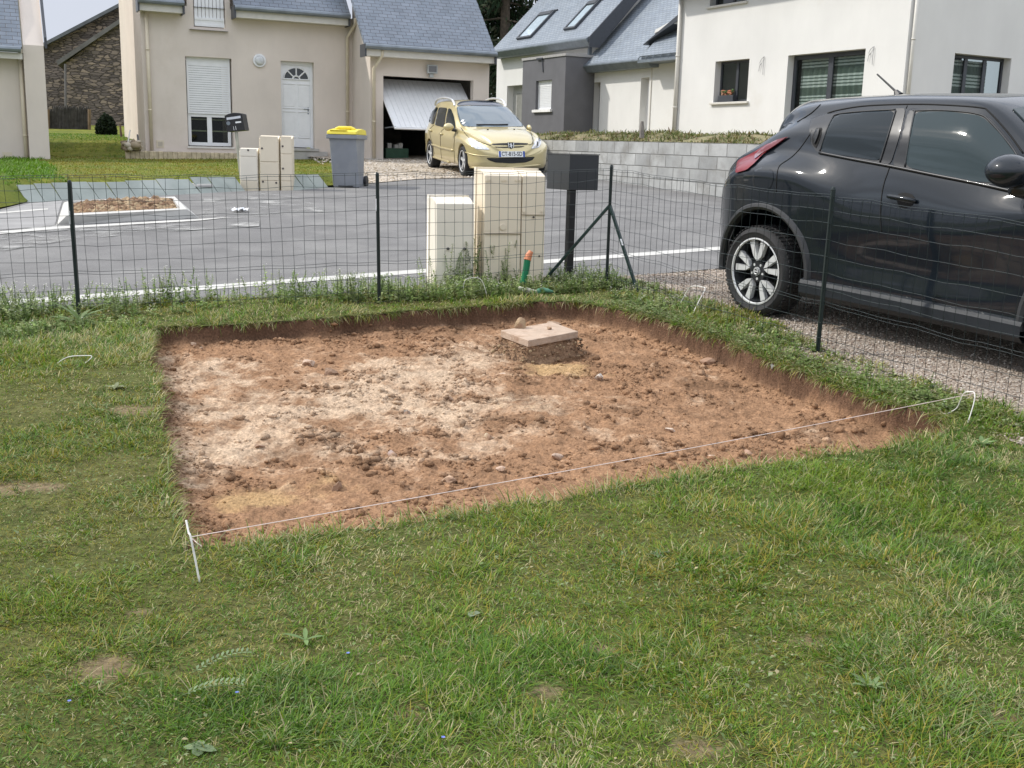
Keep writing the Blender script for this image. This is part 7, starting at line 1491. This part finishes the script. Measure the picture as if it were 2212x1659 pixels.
# mirrors
def ell(C_,x,y,z,rx,ry,rz_,name,mt,mir=True):
    bq=bmesh.new(); bmesh.ops.create_uvsphere(bq,u_segments=18,v_segments=12,radius=1)
    for v in bq.verts: v.co=C_.L(x+v.co.x*rx,y+v.co.y*ry,z+v.co.z*rz_)
    me=bpy.data.meshes.new(name); bq.to_mesh(me); bq.free(); me.transform(C_.Rinv); me.polygons.foreach_set('use_smooth',[True]*len(me.polygons)); me.materials.append(mt); o=bpy.data.objects.new(name,me); COL.objects.link(o); o.parent=C_.root
    if mir: m2=me.copy(); m2.transform(Matrix.Diagonal((1,-1,1,1))); m2.flip_normals(); o2=bpy.data.objects.new(name,m2); COL.objects.link(o2); o2.parent=C_.root
ell(PG,1.98,-.96,.975,.09,.11,.085,'door_mirror',gold,False); ell(PG,1.93,.86,.955,.11,.05,.08,'door_mirror',gold,False)
mb=MB(); mb.tube([PG.L(1.98,-.88,.92),PG.L(1.96,-.78,.90)],.03,n=7); PG.add(mb,'mirror_foot',M['black'],mirror=True)
# roof rails
mb=MB(); P=[(-.55,1.40),(-.45,1.49),(-.2,1.545),(.3,1.57),(.8,1.545),(1.0,1.50),(1.15,1.40)]; mb.tube(smoothpts([PG.L(x,-.585,z) for x,z in P],4),.022,n=8); PG.add(mb,'roof_rail',mat('silver_rail',(.60,.61,.62),.3,metal=.4),smooth=True,mirror=True)
mb=MB(); mb.tube([PG.L(2.33,-.45,1.04),PG.L(2.36,0,1.045),PG.L(2.33,.25,1.05)],.012,n=5); PG.add(mb,'wiper',M['black'])
for x,y in ((845,443),(1125,440)):
    h=PG.hit(*Q3(x,y)); mb=MB(); mb.tube([h[0],h[0]+h[1]*.012],.018,n=8); PG.add(mb,'washer_nozzle',M['black'])
for x,y in ((580,352),(592,376)):
    h=PG.hit(*Q3(x,y)); mb=MB(); t1=h[1].cross(Vector((0,0,1))).normalized(); t2=h[1].cross(t1); mb.prism([h[0]+h[1]*.009+t1*i*.04+t2*j*.03 for i,j in ((-1,-1),(1,-1),(1,1),(-1,1))],h[1]*.002); PG.add(mb,'windscreen_sticker',M['pvc'])
h=PG.hit(*Q3(845,230)); mb=MB(); mb.box(PG.L(1.48,0,1.385),PG.f*.03,PG.l*.22,PG.u*.055); PG.add(mb,'number',M['black']) if False else None
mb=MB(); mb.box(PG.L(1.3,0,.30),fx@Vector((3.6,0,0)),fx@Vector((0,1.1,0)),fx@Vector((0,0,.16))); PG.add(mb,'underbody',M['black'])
arch_g=lambda cx: None
# ============================================================ WEEDS AND SMALL PLANTS
M['leaf']=attrmat('weed_leaf',.6,spec=.3,transl=.3,var=0)
class PB(Acc):
    def leaf(s,p,d,n,L,w,col):
        d=Vector(d).normalized(); sd=d.cross(Vector(n)); 
        if sd.length<1e-4: sd=Vector((1,0,0))
        sd.normalize(); p=Vector(p); q=p+d*L; m_=p+d*L*.5+Vector(n)*L*.08
        V=np.array([p[:],(m_-sd*w)[:],q[:],(m_+sd*w)[:]]); s.add(V,np.array([[0,1,2,3]]),np.zeros((0,3),int),np.repeat([col],4,0))
    def stem(s,P,r,col):
        b=MB(); b.tube(P,r,n=4,caps=False); V=np.array(b.v); q=np.array(b.f); s.add(V,q,np.zeros((0,3),int),np.repeat([col],len(V),0))
def weed(pb,x,y,z,h,kind,r_=random):
    g=random.uniform(.7,1.3); col=np.array([(.24,.32,.10),(.31,.36,.16),(.18,.27,.08)][random.randrange(3)])*g
    a=random.uniform(0,6.3); l=random.uniform(.05,.35)*h; P=[Vector((x,y,z)),Vector((x+math.cos(a)*l*.4,y+math.sin(a)*l*.4,z+h*.55)),Vector((x+math.cos(a)*l,y+math.sin(a)*l,z+h))]
    pb.stem(P,.0016,col*.9); n=int(8+h*95)
    for i in range(n):
        t=(i+.5)/n; q=P[0].lerp(P[1],t*2) if t<.5 else P[1].lerp(P[2],t*2-1); b_=random.uniform(0,6.3); sz=random.uniform(.022,.048)*(1.15-t*.7)
        pb.leaf(q,(math.cos(b_),math.sin(b_),random.uniform(-.2,.7)),(0,0,1),sz,sz*random.uniform(.22,.4),col*random.uniform(.7,1.3))
    if kind=='f':
        for i in range(random.randint(3,7)):
            q=P[2]+Vector((random.uniform(-.02,.02),random.uniform(-.02,.02),random.uniform(-.03,.012))); 
            for k in range(3): b_=random.uniform(0,6.3); pb.leaf(q,(math.cos(b_),math.sin(b_),.3),(0,0,1),.008,.003,np.array([.80,.80,.72]))
pb=PB()
def scatter(poly,n,hmin,hmax,pf,edge=0):
    P_=np.array([tuple(G(*q)[:2]) for q in poly]); c=0; tries=0
    while c<n and tries<n*12:
        tries+=1; x=random.uniform(P_[:,0].min(),P_[:,0].max()); y=random.uniform(P_[:,1].min(),P_[:,1].max())
        if sdist(np.array([x]),np.array([y]),P_)[0]<0 and pitd(np.array([x]),np.array([y]))[0]>.05 and random.random()<float(sst(.35,.62,fbm(x,y,2.3,3)))+.15:
            h=random.uniform(hmin,hmax)*(.5+1.0*float(fbm(x+9,y,1.7,3))); weed(pb,x,y,gz(x,y)+.0,h,'f' if random.random()<pf else 'l'); c+=1
scatter([(-60,700),(0,672),(300,655),(640,632),(820,625),(820,655),(640,665),(300,690),(0,712),(-60,720)],430,.05,.20,.6)
scatter([(0,720),(300,690),(320,705),(0,740)],120,.03,.09,.1)
scatter([(820,628),(1180,602),(1330,596),(1330,628),(1180,640),(820,660)],480,.05,.17,.45)
scatter([(900,612),(1100,604),(1100,616),(900,624)],50,.18,.38,.5)
scatter([(1300,600),(1420,622),(1560,672),(1760,750),(2000,840),(2212,925),(2212,950),(1950,860),(1700,775),(1500,700),(1300,640)],300,.025,.085,.25)
pb.build('flowering_weeds',M['leaf'],kind='stuff',label='straggly green weeds with tiny white flowers along the fence and kerb',cat='weeds')
# flat leaves mixed in the turf
pb=PB()
def flatleaves(n,ya,yb,sz,cond=None):
    x=rng.uniform(-.52*yb,.52*yb,n); y=rng.uniform(ya,yb,n); k=(np.abs(x)<.52*y)&(pitd(x,y)>.01)&(lawnd(x,y)<-.02)&(fbm(x,y,2.7,3)>.5); x,y=x[k],y[k]; z=lawn_z(x,y)
    n=len(x); a=rng.uniform(0,6.28,n); d=np.stack([np.cos(a),np.sin(a),rng.uniform(-.1,.5,n)],-1); sd=np.stack([-np.sin(a),np.cos(a),0*a],-1); L=sz*rng.uniform(.5,1.4,n)[:,None]; w=L*rng.uniform(.2,.42,n)[:,None]; p=np.stack([x,y,z+rng.uniform(.006,.03,n)],-1); m_=p+d*L*.5+np.array([0,0,.002])
    V=np.stack([p,m_-sd*w,p+d*L,m_+sd*w],1).reshape(-1,3); c=np.array([(.15,.22,.07),(.12,.17,.06),(.22,.27,.13),(.36,.31,.18)])[rng.choice(4,n,p=[.4,.3,.2,.1])]*rng.uniform(.7,1.3,(n,1)); pb.add(V,np.arange(n*4).reshape(-1,4),np.zeros((0,3),int),np.repeat(c,4,0))
flatleaves(9000,1.8,4.5,.013); flatleaves(8000,4.5,9.6,.018)
k=0
n=5200; t=rng.random(n); A_=np.array([tuple(G(1296,660)[:2]),tuple(G(2060,915)[:2])]); x=A_[0,0]+(A_[1,0]-A_[0,0])*t+rng.normal(.12,.10,n); y=A_[0,1]+(A_[1,1]-A_[0,1])*t+rng.normal(.08,.10,n); kk=(pitd(x,y)>.0)&(lawnd(x,y)<0); x,y=x[kk],y[kk]; n=len(x); a=rng.uniform(0,6.28,n); z=lawn_z(x,y)+rng.uniform(.01,.035,n)
d=np.stack([np.cos(a),np.sin(a),rng.uniform(-.2,.4,n)],-1); sd=np.stack([-np.sin(a),np.cos(a),0*a],-1); L=rng.uniform(.010,.026,n)[:,None]; p=np.stack([x,y,z],-1); m_=p+d*L*.5; V=np.stack([p,m_-sd*L*.4,p+d*L,m_+sd*L*.4],1).reshape(-1,3); c=np.array([(.16,.23,.06),(.24,.27,.12),(.12,.18,.05)])[rng.integers(0,3,n)]*rng.uniform(.7,1.3,(n,1)); pb.add(V,np.arange(n*4).reshape(-1,4),np.zeros((0,3),int),np.repeat(c,4,0))
pb.build('clover_leaves',M['leaf'],kind='stuff',label='small clover and herb leaves scattered through the garden turf',cat='leaves')
def plant(name,label,u,v,n,L,w,up,col,cat='plant',arch=.3,segs=5):
    p=G(u,v); p.z=float(lawn_z(np.array([p.x]),np.array([p.y]))[0]); q=PB()
    for i in range(n):
        a=2*math.pi*i/n+random.uniform(-.3,.3); l=L*random.uniform(.6,1.2); u0=random.uniform(*up); prev=None; c=np.array(col)*random.uniform(.7,1.3); sd=Vector((-math.sin(a),math.cos(a),0)); V=[]
        for k in range(segs+1):
            t=k/segs; r=l*t*math.cos(u0*(1-.6*t)); h=l*(t*math.sin(u0)-arch*t*t)+.008; ww=w*math.sin(math.pi*min(.98,t*.85+.12))*.5*(1 if k<segs else .1); c_=p+Vector((math.cos(a)*r,math.sin(a)*r,max(h,.006))); V+= [(c_-sd*ww)[:],(c_+Vector((0,0,-ww*.25)))[:],(c_+sd*ww)[:]]
        qd=[[3*k,3*k+1,3*k+4,3*k+3] for k in range(segs)]+[[3*k+1,3*k+2,3*k+5,3*k+4] for k in range(segs)]; q.add(np.array(V),np.array(qd),np.zeros((0,3),int),np.repeat([c],len(V),0))
    return q.build(name,M['leaf'],label=label,cat=cat,smooth=True)
plant('broadleaf_weed','large pale green rosette of long strappy leaves at the foot of the left fence post',172,702,20,.20,.028,(.2,1.1),(.22,.30,.13))
plant('broadleaf_weed','grey green round leaf weed flat in the middle of the near lawn',1022,1336,3,.035,.026,(.1,.4),(.26,.32,.20))
plant('broadleaf_weed','long leaved weed in the near lawn left of centre',660,1400,4,.06,.014,(.2,.7),(.18,.27,.10))
plant('broadleaf_weed','large dull leaf weed near the bottom edge left of centre',428,1625,4,.045,.03,(.1,.3),(.20,.27,.14))
plant('broadleaf_weed','grey green jagged weed in the lower right of the lawn',1880,1500,9,.06,.014,(.3,1.0),(.17,.24,.10))
plant('broadleaf_weed','leafy weed at the near right beside the string hoop',2120,965,9,.07,.022,(.2,.9),(.20,.30,.12))
plant('broadleaf_weed','dark small leaved weed in the lawn right of the near pit edge',1420,1205,8,.04,.012,(.1,.5),(.14,.20,.10))
plant('broadleaf_weed','pale rosette weed at the left edge of the pit bank',250,845,10,.06,.02,(.2,.7),(.30,.33,.18))
def vetch(u,v,ang,label,L=.16):
    p=G(u,v); p.z=float(lawn_z(np.array([p.x]),np.array([p.y]))[0])+.02; q=PB(); a=ang; P=[p+Vector((math.cos(a)*L*t,math.sin(a)*L*t,.025*math.sin(t*2.6))) for t in np.linspace(0,1,8)]; q.stem(P,.0012,np.array([.18,.24,.10]))
    for i in range(1,12):
        t=i/12; c=P[0].lerp(P[-1],t)+Vector((0,0,.025*math.sin(t*2.6)))
        for s_ in (-1,1): q.leaf(c,(math.cos(a+s_*1.1),math.sin(a+s_*1.1),.25),(0,0,1),.022,.004,np.array([.20,.27,.14])*random.uniform(.8,1.2))
    q.build('vetch_sprig',M['leaf'],label=label,cat='plant')
vetch(395,1522,.1,'feathery vetch sprig low in the near lawn, the lower of two'); vetch(415,1475,.5,'feathery vetch sprig low in the near lawn, the upper of two')
for i,(u,v,l) in enumerate(((752,1444,'tiny blue flower in the lawn between the string and the bottom edge, nearest the middle'),(513,1531,'tiny blue flower beside the feathery vetch sprigs'),(152,1550,'tiny blue flower at the lower left of the lawn'),(957,1630,'tiny blue flower close to the bottom edge of the lawn'))):
    p=G(u,v); p.z+=.045; q=PB()
    for k in range(5): a=k*1.257; q.leaf(p,(math.cos(a),math.sin(a),.3),(0,0,1),.006,.0028,np.array([.22,.28,.75]))
    q.stem([p-Vector((0,0,.045)),p],.0008,np.array([.12,.18,.05])); q.build('blue_flower',M['leaf'],label=l,cat='flower',group='tiny blue flowers in the lawn')
